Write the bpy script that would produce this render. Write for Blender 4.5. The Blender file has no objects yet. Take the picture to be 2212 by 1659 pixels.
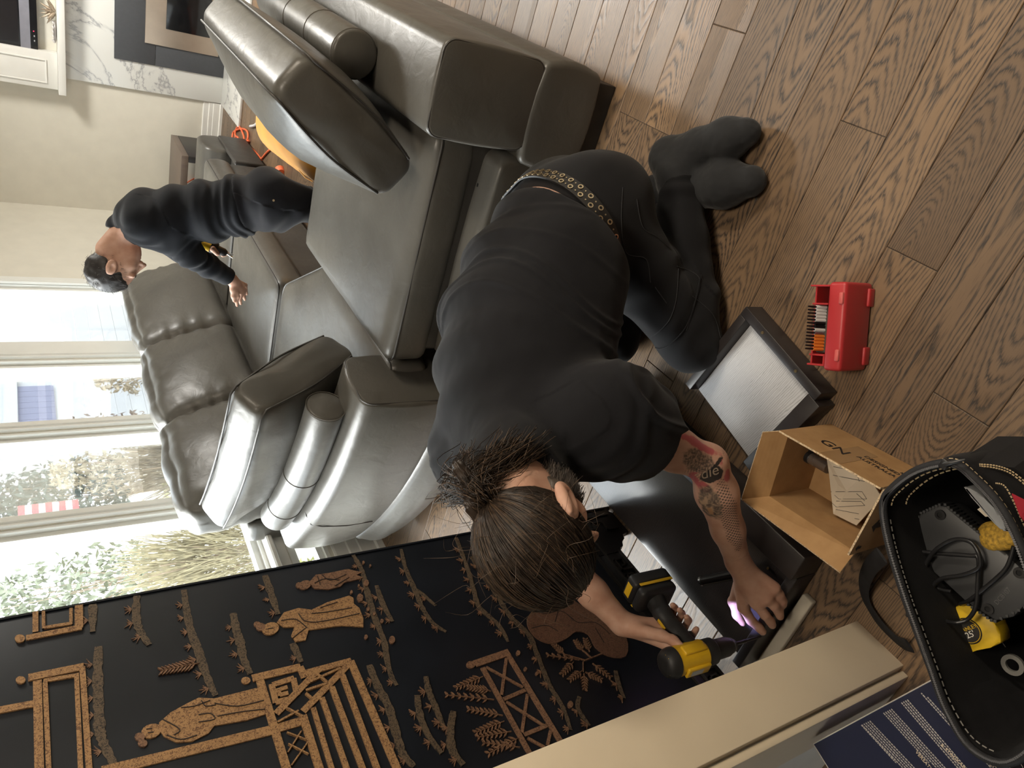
import bpy, bmesh, math, random
import numpy as np
from mathutils import Vector, Matrix, Euler, noise as mnoise
from mathutils.bvhtree import BVHTree
random.seed(7); RNG = np.random.default_rng(7)
S = bpy.context.scene
COL = S.collection
PI = math.pi

# ------------------------------------------------------------------ camera, world, light, exposure
# room axes: X runs along the back wall, Y into the room, Z up; the phone was held sideways (rolled 90 degrees)
CR = np.array([[0.8357605, 0.54733877, -0.04387096], [0.27388623, -0.48478994, -0.83064135], [-0.47591041, 0.68220158, -0.55507683]])
CAMH, FPX = 1.55, 1548.0
cam = bpy.data.cameras.new('camera'); camo = bpy.data.objects.new('camera', cam); COL.objects.link(camo)
_m = Matrix(((CR[1][0], CR[0][0], -CR[2][0]), (CR[1][1], CR[0][1], -CR[2][1]), (CR[1][2], CR[0][2], -CR[2][2]))).to_4x4()
_m.translation = (0, 0, CAMH); camo.matrix_world = _m
cam.sensor_fit = 'HORIZONTAL'; cam.sensor_width = 36.0; cam.lens = 36.0 * FPX / 2212.0; cam.clip_start = 0.02; cam.clip_end = 200
S.camera = camo
S.view_settings.view_transform = 'Standard'; S.view_settings.look = 'None'
S.view_settings.exposure = 0.52; S.view_settings.gamma = 1.0; S.view_settings.use_curve_mapping = False

W = bpy.data.worlds.new('overcast_sky'); S.world = W; W.use_nodes = True
bg = W.node_tree.nodes['Background']
bg.inputs[0].default_value = (0.86, 0.93, 1.0, 1); bg.inputs[1].default_value = 5.0

def lamp(name, typ, loc, rot, energy, color, **kw):
    l = bpy.data.lights.new(name, typ); l.energy = energy; l.color = color
    for k, v in kw.items(): setattr(l, k, v)
    o = bpy.data.objects.new(name, l); COL.objects.link(o); o.location = loc; o.rotation_euler = rot
    return o
# bright overcast daylight coming down through the window wall
lamp('sun', 'SUN', (-6, 3, 6), (0, math.radians(-47), math.radians(-4)), 13.0, (1.0, 0.975, 0.94), angle=math.radians(55))
# warm ceiling lamps a and c, of the open side of the room and of the hall behind the photographer
lamp('ceiling_lamp_a', 'AREA', (1.75, 1.9, 2.70), (0, 0, 0), 50, (1.0, 0.87, 0.70), shape='DISK', size=0.7)
lamp('back_wall_fill', 'AREA', (0.2, 5.6, 2.70), (0, 0, 0), 105, (1.0, 0.97, 0.90), shape='DISK', size=0.7)  # added fill that brightens the back wall, not a known lamp
lamp('ceiling_lamp_c', 'AREA', (-0.05, 0.45, 2.70), (0, 0, 0), 19, (1.0, 0.87, 0.70), shape='DISK', size=0.5)

# ------------------------------------------------------------------ surveying: photo pixel -> point on a plane of the room
def _ray(x, y):
    return np.array([((1659 - y) - 829.5) / FPX, (x - 1106.0) / FPX, 1.0]) @ CR
def pz(x, y, z=0.0):
    d = _ray(x, y); t = (z - CAMH) / d[2]; return Vector((d[0] * t, d[1] * t, z))
def px(x, y, X):
    d = _ray(x, y); t = X / d[0]; return Vector((X, d[1] * t, CAMH + d[2] * t))
def py(x, y, Y):
    d = _ray(x, y); t = Y / d[1]; return Vector((d[0] * t, Y, CAMH + d[2] * t))

# ------------------------------------------------------------------ materials
MATS = {}
class NT:
    def __init__(s, m):
        s.m = m; m.use_nodes = True; s.t = m.node_tree; s.n = s.t.nodes; s.l = s.t.links
        s.b = s.n['Principled BSDF']
    def add(s, typ, **kw):
        n = s.n.new('ShaderNode' + typ)
        for k, v in kw.items():
            if k.startswith('i_'):
                key = k[2:]; key = int(key) if key.isdigit() else key.replace('_', ' ')
                if hasattr(v, 'is_output') or isinstance(v, bpy.types.NodeSocket): s.l.new(v, n.inputs[key])
                else: n.inputs[key].default_value = v
            else: setattr(n, k, v)
        return n
    def math(s, op, a, b=None, c=None):
        n = s.n.new('ShaderNodeMath'); n.operation = op
        for i, v in enumerate((a, b, c)):
            if v is None: continue
            if isinstance(v, bpy.types.NodeSocket): s.l.new(v, n.inputs[i])
            else: n.inputs[i].default_value = v
        return n.outputs[0]
    def ramp(s, fac, stops, interp='LINEAR'):
        n = s.n.new('ShaderNodeValToRGB'); s.l.new(fac, n.inputs[0]); r = n.color_ramp; r.interpolation = interp
        while len(r.elements) < len(stops): r.elements.new(0.5)
        for e, (p, c) in zip(r.elements, stops): e.position = p; e.color = (*c, 1)
        return n.outputs[0]
    def mix(s, fac, a, b, typ='MIX'):
        n = s.n.new('ShaderNodeMix'); n.data_type = 'RGBA'; n.blend_type = typ
        for i, v in ((0, fac), (6, a), (7, b)):
            if isinstance(v, bpy.types.NodeSocket): s.l.new(v, n.inputs[i])
            elif i == 0: n.inputs[0].default_value = v
            else: n.inputs[i].default_value = (*v, 1)
        return n.outputs[2]
    def bump(s, h, strength, dist=0.002, normal=None):
        n = s.n.new('ShaderNodeBump'); n.inputs['Strength'].default_value = strength; n.inputs['Distance'].default_value = dist
        s.l.new(h, n.inputs['Height'])
        if normal is not None: s.l.new(normal, n.inputs['Normal'])
        return n.outputs[0]
    def out(s, name, v):
        if isinstance(v, bpy.types.NodeSocket): s.l.new(v, s.b.inputs[name])
        else: s.b.inputs[name].default_value = v
def pmat(name, col, rough=0.5, metal=0.0, var=0.12, vs=9.0, bump=0.0, bs=250.0, bd=0.001, coat=0.0, spec=0.5, detail=3.0, sheen=0.0, emis=None):
    if name in MATS: return MATS[name]
    m = bpy.data.materials.new(name); MATS[name] = m; N = NT(m)
    co = N.add('TexCoord').outputs['Object']
    nz = N.add('TexNoise', i_Vector=co, i_Scale=vs, i_Detail=detail).outputs['Fac']
    lo = tuple(c * (1 - var) for c in col); hi = tuple(min(1, c * (1 + var)) for c in col)
    N.out('Base Color', N.ramp(nz, [(0.3, lo), (0.7, hi)]))
    N.out('Roughness', N.math('ADD', N.math('MULTIPLY', nz, 0.12), rough - 0.06)); N.out('Metallic', metal)
    N.out('Specular IOR Level', spec); N.out('Coat Weight', coat)
    if sheen: N.out('Sheen Weight', sheen); N.out('Sheen Roughness', 0.5)
    if bump:
        b = N.add('TexNoise', i_Vector=co, i_Scale=bs, i_Detail=2.0).outputs['Fac']
        N.out('Normal', N.bump(b, bump, bd))
    if emis: N.out('Emission Color', (*emis[0], 1)); N.out('Emission Strength', emis[1])
    return m
def leather(name, col, rough=0.4):
    if name in MATS: return MATS[name]
    m = bpy.data.materials.new(name); MATS[name] = m; N = NT(m)
    co = N.add('TexCoord').outputs['Object']
    n1 = N.add('TexNoise', i_Vector=co, i_Scale=4.0, i_Detail=4.0).outputs['Fac']
    lo = tuple(c * 0.86 for c in col); hi = tuple(c * 1.16 for c in col)
    N.out('Base Color', N.ramp(n1, [(0.3, lo), (0.7, hi)]))
    v = N.add('TexVoronoi', i_Vector=co, i_Scale=420.0).outputs['Distance']
    n2 = N.add('TexNoise', i_Vector=co, i_Scale=15.0, i_Detail=6.0, i_Distortion=0.8).outputs['Fac']
    b1 = N.bump(v, 0.10, 0.0006); N.out('Normal', N.bump(n2, 0.36, 0.0045, b1))
    N.out('Roughness', N.math('ADD', N.math('MULTIPLY', n2, 0.16), rough - 0.08)); N.out('Specular IOR Level', 0.5)
    return m
def wood(name, light, dark, scale=1.0, rough=0.42, per_object=True, ring=0.0075, fs=330.0, coat=0.0):
    """plain-sawn oak: rings of a log cut lengthways (grain runs along local X)"""
    if name in MATS: return MATS[name]
    m = bpy.data.materials.new(name); MATS[name] = m; N = NT(m)
    co = N.add('TexCoord').outputs['Object']
    rnd = N.add('ObjectInfo').outputs['Random'] if per_object else None
    off = N.math('MULTIPLY', rnd, 97.0) if per_object else N.math('ADD', 3.0, 0.0)
    sep = N.add('SeparateXYZ', i_0=co); x, y, z = sep.outputs
    def vec(a, b, c): 
        n = N.add('CombineXYZ'); 
        for i, q in enumerate((a, b, c)):
            if isinstance(q, bpy.types.NodeSocket): N.l.new(q, n.inputs[i])
            else: n.inputs[i].default_value = q
        return n.outputs[0]
    slow = N.add('TexNoise', i_Vector=vec(N.math('MULTIPLY', x, 0.62 * scale), off, N.math('MULTIPLY', y, 1.2 * scale)), i_Scale=1.0, i_Detail=1.5).outputs['Fac']
    wob = N.add('TexNoise', i_Vector=vec(N.math('MULTIPLY', x, 3.2 * scale), N.math('ADD', off, N.math('MULTIPLY', y, 26.0 * scale)), off), i_Scale=1.0, i_Detail=3.0).outputs['Fac']
    h = N.math('MULTIPLY', N.math('SUBTRACT', slow, 0.36), 0.42 / scale)          # distance of the cut from the log's heart
    y0 = N.math('ADD', y, N.math('MULTIPLY', N.math('SUBTRACT', N.math('FRACT', N.math('MULTIPLY', off, 0.713)), 0.5), 0.09 / scale)) if per_object else y
    r = N.math('SQRT', N.math('ADD', N.math('MULTIPLY', y0, y0), N.math('MULTIPLY', h, h)))
    r = N.math('ADD', r, N.math('MULTIPLY', wob, 0.011 / scale))
    if per_object:
        jag = N.add('TexNoise', i_Vector=vec(N.math('MULTIPLY', x, 16.0), N.math('MULTIPLY', y, 75.0), off), i_Scale=1.0, i_Detail=2.0).outputs['Fac']
        r = N.math('ADD', r, N.math('MULTIPLY', jag, 0.0042))
    ph = N.math('FRACT', N.math('DIVIDE', r, ring / scale))
    fib = N.add('TexNoise', i_Vector=vec(N.math('MULTIPLY', x, 28.0 * scale), N.math('MULTIPLY', y, fs * scale), off), i_Scale=1.0, i_Detail=2.0).outputs['Fac']
    gr = N.math('MULTIPLY_ADD', N.math('SUBTRACT', fib, 0.5), 0.95, ph)
    mid = tuple(l * 0.55 + d * 0.45 for l, d in zip(light, dark))
    c = N.ramp(gr, [(0.0, dark), (0.16, mid), (0.34, light), (0.66, light), (0.86, mid), (1.0, dark)])
    fade = N.add('TexNoise', i_Vector=vec(N.math('MULTIPLY', x, 2.6 * scale), N.math('ADD', off, N.math('MULTIPLY', y, 17.0 * scale)), off), i_Scale=1.0, i_Detail=2.0).outputs['Fac']
    c = N.mix(N.math('MULTIPLY', N.ramp(fade, [(0.42, (0, 0, 0)), (0.68, (1, 1, 1))]), 0.42), c, tuple(l * 0.80 + d * 0.20 for l, d in zip(light, dark)))
    if per_object:
        tone = N.ramp(rnd, [(0.0, (0.78, 0.77, 0.77)), (0.5, (1, 1, 1)), (1.0, (1.18, 1.15, 1.1))])
        c = N.mix(1.0, c, tone, 'MULTIPLY')
    big = N.add('TexNoise', i_Vector=vec(x, N.math('ADD', y, off), off), i_Scale=3.0 * scale, i_Detail=2.0).outputs['Fac']
    c = N.mix(0.35, c, N.ramp(big, [(0.3, (0.62, 0.62, 0.64)), (0.7, (1.1, 1.08, 1.04))]), 'MULTIPLY')
    N.out('Base Color', c)
    N.out('Roughness', N.math('MULTIPLY_ADD', ph, -0.10, rough + 0.06)); N.out('Specular IOR Level', 0.5)
    N.out('Normal', N.bump(N.math('MULTIPLY_ADD', fib, 0.5, ph), 0.25 if per_object else 0.12, 0.0006))
    N.out('Coat Weight', coat); N.out('Coat Roughness', 0.28)
    return m
# ------------------------------------------------------------------ object helpers
def link(o, parent=None):
    COL.objects.link(o)
    if parent is not None: o.parent = parent; o.matrix_parent_inverse = parent.matrix_world.inverted() if False else Matrix()
    return o
def shade(me, smooth=True, auto=None):
    me.polygons.foreach_set('use_smooth', [smooth] * len(me.polygons))
    if smooth and auto is not None:
        bm = bmesh.new(); bm.from_mesh(me)
        for e in bm.edges:
            if len(e.link_faces) == 2 and e.calc_face_angle(0) > auto: e.smooth = False
        bm.to_mesh(me); bm.free()
    me.update()
def mesh(name, verts, faces, mat, parent=None, smooth=False, auto=None, loc=None, rot=None):
    me = bpy.data.meshes.new(name); me.from_pydata([tuple(v) for v in verts], [], [tuple(f) for f in faces])
    if mat is not None: me.materials.append(mat)
    shade(me, smooth, auto)
    o = bpy.data.objects.new(name, me); link(o, parent)
    if loc is not None: o.location = loc
    if rot is not None: o.rotation_euler = rot
    return o
def from_bm(name, bm, mat, parent=None, smooth=False, auto=None, loc=None, rot=None, recalc=True):
    if recalc: bmesh.ops.recalc_face_normals(bm, faces=bm.faces)
    me = bpy.data.meshes.new(name); bm.to_mesh(me); bm.free()
    if mat is not None:
        for q in (mat if isinstance(mat, (list, tuple)) else [mat]): me.materials.append(q)
    shade(me, smooth, auto)
    o = bpy.data.objects.new(name, me); link(o, parent)
    if loc is not None: o.location = loc
    if rot is not None: o.rotation_euler = rot
    return o
def tag(o, label=None, cat=None, group=None, kind=None):
    if label: o['label'] = label
    if cat: o['category'] = cat
    if group: o['group'] = group
    if kind: o['kind'] = kind
    return o
def empty(name, loc=(0, 0, 0), rot=(0, 0, 0), parent=None):
    o = bpy.data.objects.new(name, None); o.empty_display_size = 0.05; link(o, parent); o.location = loc; o.rotation_euler = rot; return o
def bbox(bm, lo, hi, bev=0.0, seg=2, M=None):
    """one box between two corners, edges bevelled, added to bm"""
    r = bmesh.ops.create_cube(bm, size=1.0); vs = r['verts']
    lo = Vector(lo); hi = Vector(hi)
    for v in vs: v.co = Vector([lo[i] + (v.co[i] + 0.5) * (hi[i] - lo[i]) for i in range(3)])
    if bev > 0:
        es = list({e for v in vs for e in v.link_edges})
        r2 = bmesh.ops.bevel(bm, geom=es, offset=bev, segments=seg, profile=0.5, affect='EDGES'); vs = list({v for f in r2['faces'] for v in f.verts} | {v for v in vs if v.is_valid})
    if M is not None:
        for v in vs: v.co = M @ v.co
    return vs
def box(name, lo, hi, mat, parent=None, bev=0.0, seg=2, M=None, smooth=None, loc=None, rot=None):
    bm = bmesh.new(); bbox(bm, lo, hi, bev, seg, M)
    return from_bm(name, bm, mat, parent, smooth=(bev > 0 if smooth is None else smooth), auto=math.radians(50) if bev > 0 and seg < 3 else None, loc=loc, rot=rot)
def tube_bm(bm, pts, r, seg=8, closed=False, cap=True, flat=None):
    pts = [Vector(p) for p in pts]; n = len(pts); rings = []
    up = None
    for i, p in enumerate(pts):
        a = pts[(i - 1) % n] if (closed or i > 0) else p; b = pts[(i + 1) % n] if (closed or i < n - 1) else p
        t = (b - a); t = t.normalized() if t.length > 1e-9 else Vector((0, 0, 1))
        if up is None:
            up = Vector((0, 0, 1)) if abs(t.z) < 0.9 else Vector((1, 0, 0))
        u = (up - t * up.dot(t)); u = u.normalized() if u.length > 1e-6 else t.orthogonal().normalized()
        w = t.cross(u); up = u
        rr = r[i] if isinstance(r, (list, tuple)) else r
        fa, fb = flat if flat else (1, 1)
        rings.append([bm.verts.new(p + (u * math.cos(2 * PI * k / seg) * fa + w * math.sin(2 * PI * k / seg) * fb) * rr) for k in range(seg)])
    m = n if closed else n - 1
    for i in range(m):
        A, B = rings[i], rings[(i + 1) % n]
        for k in range(seg): bm.faces.new((A[k], A[(k + 1) % seg], B[(k + 1) % seg], B[k]))
    if cap and not closed:
        bm.faces.new(rings[0][::-1]); bm.faces.new(rings[-1])
def tube(name, pts, r, mat, parent=None, seg=8, closed=False, flat=None, cap=True):
    bm = bmesh.new(); tube_bm(bm, pts, r, seg, closed, cap, flat)
    return from_bm(name, bm, mat, parent, smooth=True, auto=math.radians(60))
def smooth_path(pts, n=8, closed=False):
    """Catmull-Rom through the points"""
    P = [Vector(p) for p in pts]; out = []; m = len(P)
    for i in range(m if closed else m - 1):
        g = lambda k: P[k % m] if closed else P[max(0, min(m - 1, k))]
        p0, p1, p2, p3 = g(i - 1), g(i), g(i + 1), g(i + 2)
        for j in range(n):
            t = j / n
            out.append(0.5 * ((2 * p1) + (p2 - p0) * t + (2 * p0 - 5 * p1 + 4 * p2 - p3) * t * t + (3 * p1 - p0 - 3 * p2 + p3) * t ** 3))
    if not closed: out.append(P[-1].copy())
    return out
def prism(name, poly, z0, z1, mat, parent=None, bev=0.0, seg=2, M=None, smooth=False, rings=None):
    """a flat polygon given height; rings = [(inset, z)] builds rounded shoulders"""
    bm = bmesh.new(); prism_bm(bm, poly, z0, z1, bev, seg, M)
    return from_bm(name, bm, mat, parent, smooth=smooth or bev > 0, auto=math.radians(40))
def prism_bm(bm, poly, z0, z1, bev=0.0, seg=2, M=None):
    a = [bm.verts.new((p[0], p[1], z0)) for p in poly]; b = [bm.verts.new((p[0], p[1], z1)) for p in poly]
    n = len(poly); fs = [bm.faces.new(a[::-1]), bm.faces.new(b)]
    for i in range(n): fs.append(bm.faces.new((a[i], a[(i + 1) % n], b[(i + 1) % n], b[i])))
    vs = a + b
    if bev > 0:
        es = list({e for v in vs for e in v.link_edges})
        r = bmesh.ops.bevel(bm, geom=es, offset=bev, segments=seg, profile=0.5, affect='EDGES')
        vs = list({v for f in r['faces'] for v in f.verts} | {v for v in vs if v.is_valid})
    if M is not None:
        for v in vs: v.co = M @ v.co
    return vs
def puff(name, hs, r, bulge, mat, parent=None, n=14, loc=(0, 0, 0), rot=(0, 0, 0), wrinkle=0.0, seed=0, pinch=0.0, fn=None):
    """upholstered block: rounded box with swelling faces"""
    vs = {}; V = []; Fc = []
    def vid(p):
        k = tuple(round(c * 1000) for c in p)
        if k not in vs: vs[k] = len(V); V.append(p)
        return vs[k]
    g = [math.sin((2 * i / n - 1) * PI / 2) * 0.35 + (2 * i / n - 1) * 0.65 for i in range(n + 1)]
    for ax in range(3):
        for sg in (-1, 1):
            for i in range(n):
                for j in range(n):
                    q = []
                    for (a, b) in ((i, j), (i + 1, j), (i + 1, j + 1), (i, j + 1)):
                        p = [0, 0, 0]; p[ax] = sg; p[(ax + 1) % 3] = g[a]; p[(ax + 2) % 3] = g[b]; q.append(vid(tuple(p)))
                    Fc.append(q if sg > 0 else q[::-1])
    out = []
    for p in V:
        q = [p[i] * hs[i] for i in range(3)]
        core = [max(-(hs[i] - r), min(hs[i] - r, q[i])) for i in range(3)]
        d = Vector([q[i] - core[i] for i in range(3)])
        v = Vector(core) + (d.normalized() * r if d.length > 1e-9 else d)
        for i in range(3):
            j, k = (i + 1) % 3, (i + 2) % 3
            w = max(0, 1 - p[j] ** 2) * max(0, 1 - p[k] ** 2)
            v[i] += (1 if p[i] > 0 else -1) * abs(p[i]) ** 2 * bulge[i] * w
        if wrinkle:
            s = Vector((seed * 3.1, seed * 1.7, 0))
            nn = mnoise.noise(Vector((q[0] * 9, q[1] * 9, q[2] * 9)) + s) + 0.6 * mnoise.noise(Vector((q[0] * 26, q[1] * 20, q[2] * 26)) + s)
            v += Vector(p).normalized() * nn * wrinkle
        if fn: v = fn(v, p)
        out.append(v)
    return mesh(name, out, Fc, mat, parent, smooth=True, loc=loc, rot=rot)
def sweep(name, path, prof, mat, parent=None, endround=0.02, steps=4, z0=0.0, side=1.0, dome=0.0):
    """profile (offset beside the path, height) carried along a plan path [(x, y)], ends rounded over"""
    P = [Vector((p[0], p[1], 0)) for p in path]; n = len(P)
    ts = [(P[min(n - 1, i + 1)] - P[max(0, i - 1)]).normalized() for i in range(n)]
    cy = sum(p[0] for p in prof) / len(prof); cz = sum(p[1] for p in prof) / len(prof)
    er = endround; st = []
    for k in range(steps, 0, -1):
        a = PI / 2 * k / steps; st.append((P[0] + ts[0] * er * (1 - math.sin(a)), ts[0], er * (1 - math.cos(a))))
    for i in range(n):
        st.append((P[i] + (ts[0] * er if i == 0 else ts[-1] * -er if i == n - 1 else Vector((0, 0, 0))), ts[i], 0))
    for k in range(1, steps + 1):
        a = PI / 2 * k / steps; st.append((P[-1] - ts[-1] * er * (1 - math.sin(a)), ts[-1], er * (1 - math.cos(a))))
    bm = bmesh.new(); rings = []
    for p, t, inset in st:
        nrm = Vector((-t.y, t.x, 0)) * side; R_ = []
        for (a, b) in prof:
            da, db = a - cy, b - cz; L = math.hypot(da, db); s = max(0.02, (L - inset) / L)
            R_.append(bm.verts.new(p + nrm * (cy + da * s) + Vector((0, 0, cz + db * s + z0))))
        rings.append(R_)
    m = len(prof)
    for A, B in zip(rings, rings[1:]):
        for k in range(m): bm.faces.new((A[k], A[(k + 1) % m], B[(k + 1) % m], B[k]))
    for R_, sg in ((rings[0], -1), (rings[-1], 1)):
        t = ts[0] if sg < 0 else ts[-1]; c = sum((v.co for v in R_), Vector()) / m; prev = R_
        for f in (0.66, 0.33):
            cur = [bm.verts.new(c + (v.co - c) * f + t * sg * dome * (1 - f * f)) for v in R_]
            for k in range(m): bm.faces.new((prev[k], prev[(k + 1) % m], cur[(k + 1) % m], cur[k]))
            prev = cur
        bm.faces.new(prev)
    return from_bm(name, bm, mat, parent, smooth=True, auto=math.radians(70))
def rrect(y0, y1, z0, z1, r, n=5, bul=0.0):
    """rounded-rectangle profile, anticlockwise"""
    out = []
    for (cx, cz, a0) in ((y1 - r, z1 - r, 0), (y0 + r, z1 - r, 90), (y0 + r, z0 + r, 180), (y1 - r, z0 + r, 270)):
        for k in range(n + 1):
            a = math.radians(a0 + 90 * k / n); out.append((cx + r * math.cos(a), cz + r * math.sin(a)))
    # extra points on the straight runs so that swelling shows
    res = []; m = len(out)
    for i in range(m):
        a, b = out[i], out[(i + 1) % m]; res.append(a); L = math.hypot(b[0] - a[0], b[1] - a[1])
        if L > 0.06:
            k = 4
            for j in range(1, k):
                t = j / k; nx, nz = (b[1] - a[1]) / L, -(b[0] - a[0]) / L; w = bul * 4 * t * (1 - t)
                res.append((a[0] + (b[0] - a[0]) * t + nx * w, a[1] + (b[1] - a[1]) * t + nz * w))
    return res
def tilt(prof, ang, about):
    c, s = math.cos(ang), math.sin(ang)
    return [(about[0] + (a - about[0]) * c - (b - about[1]) * s, about[1] + (a - about[0]) * s + (b - about[1]) * c) for a, b in prof]
def text_mesh(name, s, size, mat, parent=None, loc=(0, 0, 0), rot=(0, 0, 0), ext=0.0003, align='CENTER', M=None, spacing=1.0):
    c = bpy.data.curves.new(name, 'FONT'); c.body = s; c.size = size; c.extrude = ext; c.align_x = align; c.align_y = 'CENTER'; c.resolution_u = 3; c.space_character = spacing
    o = bpy.data.objects.new(name, c); COL.objects.link(o); dg = bpy.context.evaluated_depsgraph_get(); dg.update()
    me = bpy.data.meshes.new_from_object(o.evaluated_get(dg)); bpy.data.objects.remove(o)
    me.name = name; me.materials.clear(); me.materials.append(mat)
    if M is not None: me.transform(M)
    o = bpy.data.objects.new(name, me); link(o, parent); o.location = loc; o.rotation_euler = rot; return o
def frame3(o, xa, ya):
    """matrix with origin o, local X along xa, local Y towards ya"""
    x = Vector(xa).normalized(); y = Vector(ya); y = (y - x * y.dot(x)).normalized(); z = x.cross(y)
    m = Matrix(((x.x, y.x, z.x), (x.y, y.y, z.y), (x.z, y.z, z.z))).to_4x4(); m.translation = Vector(o); return m
# ================================================================== the setting
WE, WN = -2.81, 7.147                       # inner faces of the window wall and of the fireplace wall
wall_paint = pmat('wall_paint', (0.72, 0.69, 0.605), 0.7, var=0.03, bump=0.08, bs=300)
white_paint = pmat('white_trim_paint', (0.80, 0.79, 0.75), 0.45, var=0.02)
cream_paint = pmat('cream_trim_paint', (0.78, 0.67, 0.50), 0.42, var=0.02)
ceil_paint = pmat('ceiling_paint', (0.75, 0.73, 0.68), 0.8, var=0.02)
oak = wood('oak_floor', (0.200, 0.130, 0.077), (0.044, 0.034, 0.028), rough=0.40, ring=0.0049, coat=0.0)
sub = pmat('subfloor', (0.03, 0.024, 0.02), 0.8)
floor = tag(box('floor', (-3.0, -3.3, -0.08), (3.5, 7.3, -0.0025), sub), kind='structure')
PW = 0.1238; JN = {0: [-0.482], 2: [-0.268], 4: [-0.07], 3: [-1.352], -1: [-0.9], 1: [-1.05, 0.62], 5: [-0.95, 0.4]}
plank_me = {}
def plank(x0, x1, y0):
    L = round((x1 - x0), 3)
    if L not in plank_me:
        bm = bmesh.new(); g = 0.0007; c = 0.0016; H = 0.012
        a = [(-L / 2 + g, g), (L / 2 - g, g), (L / 2 - g, PW - g), (-L / 2 + g, PW - g)]
        b = [(-L / 2 + g + c, g + c), (L / 2 - g - c, g + c), (L / 2 - g - c, PW - g - c), (-L / 2 + g + c, PW - g - c)]
        A = [bm.verts.new((p[0], p[1] - PW / 2, -c * 0.8)) for p in a]; B = [bm.verts.new((p[0], p[1] - PW / 2, 0)) for p in b]; D = [bm.verts.new((p[0], p[1] - PW / 2, -0.0024)) for p in a]
        bm.faces.new(B)
        for i in range(4):
            j = (i + 1) % 4; bm.faces.new((A[i], A[j], B[j], B[i])); bm.faces.new((D[i], D[j], A[j], A[i]))
        me = bpy.data.meshes.new('plank'); bm.to_mesh(me); bm.free(); me.materials.append(oak); plank_me[L] = me
    o = bpy.data.objects.new('plank', plank_me[L]); link(o, floor); o.location = ((x0 + x1) / 2, y0 + PW / 2, 0); return o
X0, X1 = -2.81, 1.9
LENS = (0.9, 1.2, 1.5, 1.8)
for k in range(-7, 54):
    y0 = 0.458 + PW * k
    cuts = [X0] + sorted(JN.get(k, [])) + [X1]
    if k not in JN:
        x = X0 + random.choice((0.45, 0.75, 1.05, 1.35)); cuts = [X0]
        while x < X1 - 0.3: cuts.append(round(x, 3)); x += random.choice((1.5, 1.8, 2.1))
        cuts.append(X1)
    for a, b in zip(cuts, cuts[1:]): plank(a, b, y0)

def wall(name, axis, pos, thick, u0, u1, z0, z1, holes, mat):
    """upright slab with rectangular holes; axis 'x' stands at X=pos and runs along Y"""
    us = sorted({u0, u1} | {h[0] for h in holes} | {h[1] for h in holes}); zs = sorted({z0, z1} | {h[2] for h in holes} | {h[3] for h in holes})
    bm = bmesh.new(); V = {}
    def v(i, j, s):
        k = (i, j, s)
        if k not in V:
            w = pos + (thick if s else 0)
            V[k] = bm.verts.new((w, us[i], zs[j]) if axis == 'x' else (us[i], w, zs[j]))
        return V[k]
    solid = lambda i, j: 0 <= i < len(us) - 1 and 0 <= j < len(zs) - 1 and not any(h[0] <= us[i] < h[1] and h[2] <= zs[j] < h[3] for h in holes)
    for i in range(len(us) - 1):
        for j in range(len(zs) - 1):
            if not solid(i, j): continue
            for s in (0, 1): bm.faces.new((v(i, j, s), v(i + 1, j, s), v(i + 1, j + 1, s), v(i, j + 1, s)))
            for di, dj, a, b in ((-1, 0, (i, j), (i, j + 1)), (1, 0, (i + 1, j), (i + 1, j + 1)), (0, -1, (i, j), (i + 1, j)), (0, 1, (i, j + 1), (i + 1, j + 1))):
                if not solid(i + di, j + dj): bm.faces.new((v(*a, 0), v(*b, 0), v(*b, 1), v(*a, 1)))
    return tag(from_bm(name, bm, mat), kind='structure')
WINS = [(1.42, 2.19), (2.28, 3.055), (3.13, 3.815), (3.90, 4.57), (4.77, 5.62)]; WZ0, WZ1 = 0.60, 2.42
wall('wall_left', 'x', WE - 0.16, 0.16, -3.3, WN + 0.15, -0.1, 2.75, [(a, b, WZ0, WZ1) for a, b in WINS] + [(WINS[0][0], WINS[0][1], 0.03, 0.49), (WINS[1][0], WINS[1][1], 0.29, 0.49)] + [(-1.9, -1.1, 0.8, 2.1)], wall_paint)  # floor-level opening behind the screen added to flood the floor with light
wall('wall_back', 'y', WN, 0.15, WE - 0.16, 3.5, -0.1, 2.75, [], wall_paint)
wall('wall_right', 'x', 3.4, 0.12, -3.3, WN, -0.1, 2.75, [], wall_paint)
wall('wall_rear', 'y', -3.3, 0.12, WE, 3.4, -0.1, 2.75, [], pmat('darkened_wall', (0.16, 0.13, 0.11), 0.6, var=0.05))  # unseen wall, darkened to cut the light it bounces back
wall('wall_front', 'y', 0.312, 0.118, WE, -1.045, -0.002, 2.75, [], wall_paint)
tag(box('ceiling', (-3.0, -3.3, 2.75), (3.5, 7.3, 2.85), ceil_paint), kind='structure')
# cased opening the photographer stands in
tag(box('trim_1', (-1.045, 0.316, -0.001), (-1.022, 0.442, 2.75), cream_paint, bev=0.0015), kind='structure')
cb = bmesh.new(); bbox(cb, (-1.16, 0.296, -0.001), (-1.034, 0.3125, 2.75), 0.003); 
tag(from_bm('trim_2', cb, cream_paint, smooth=True, auto=0.6), kind='structure')
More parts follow.
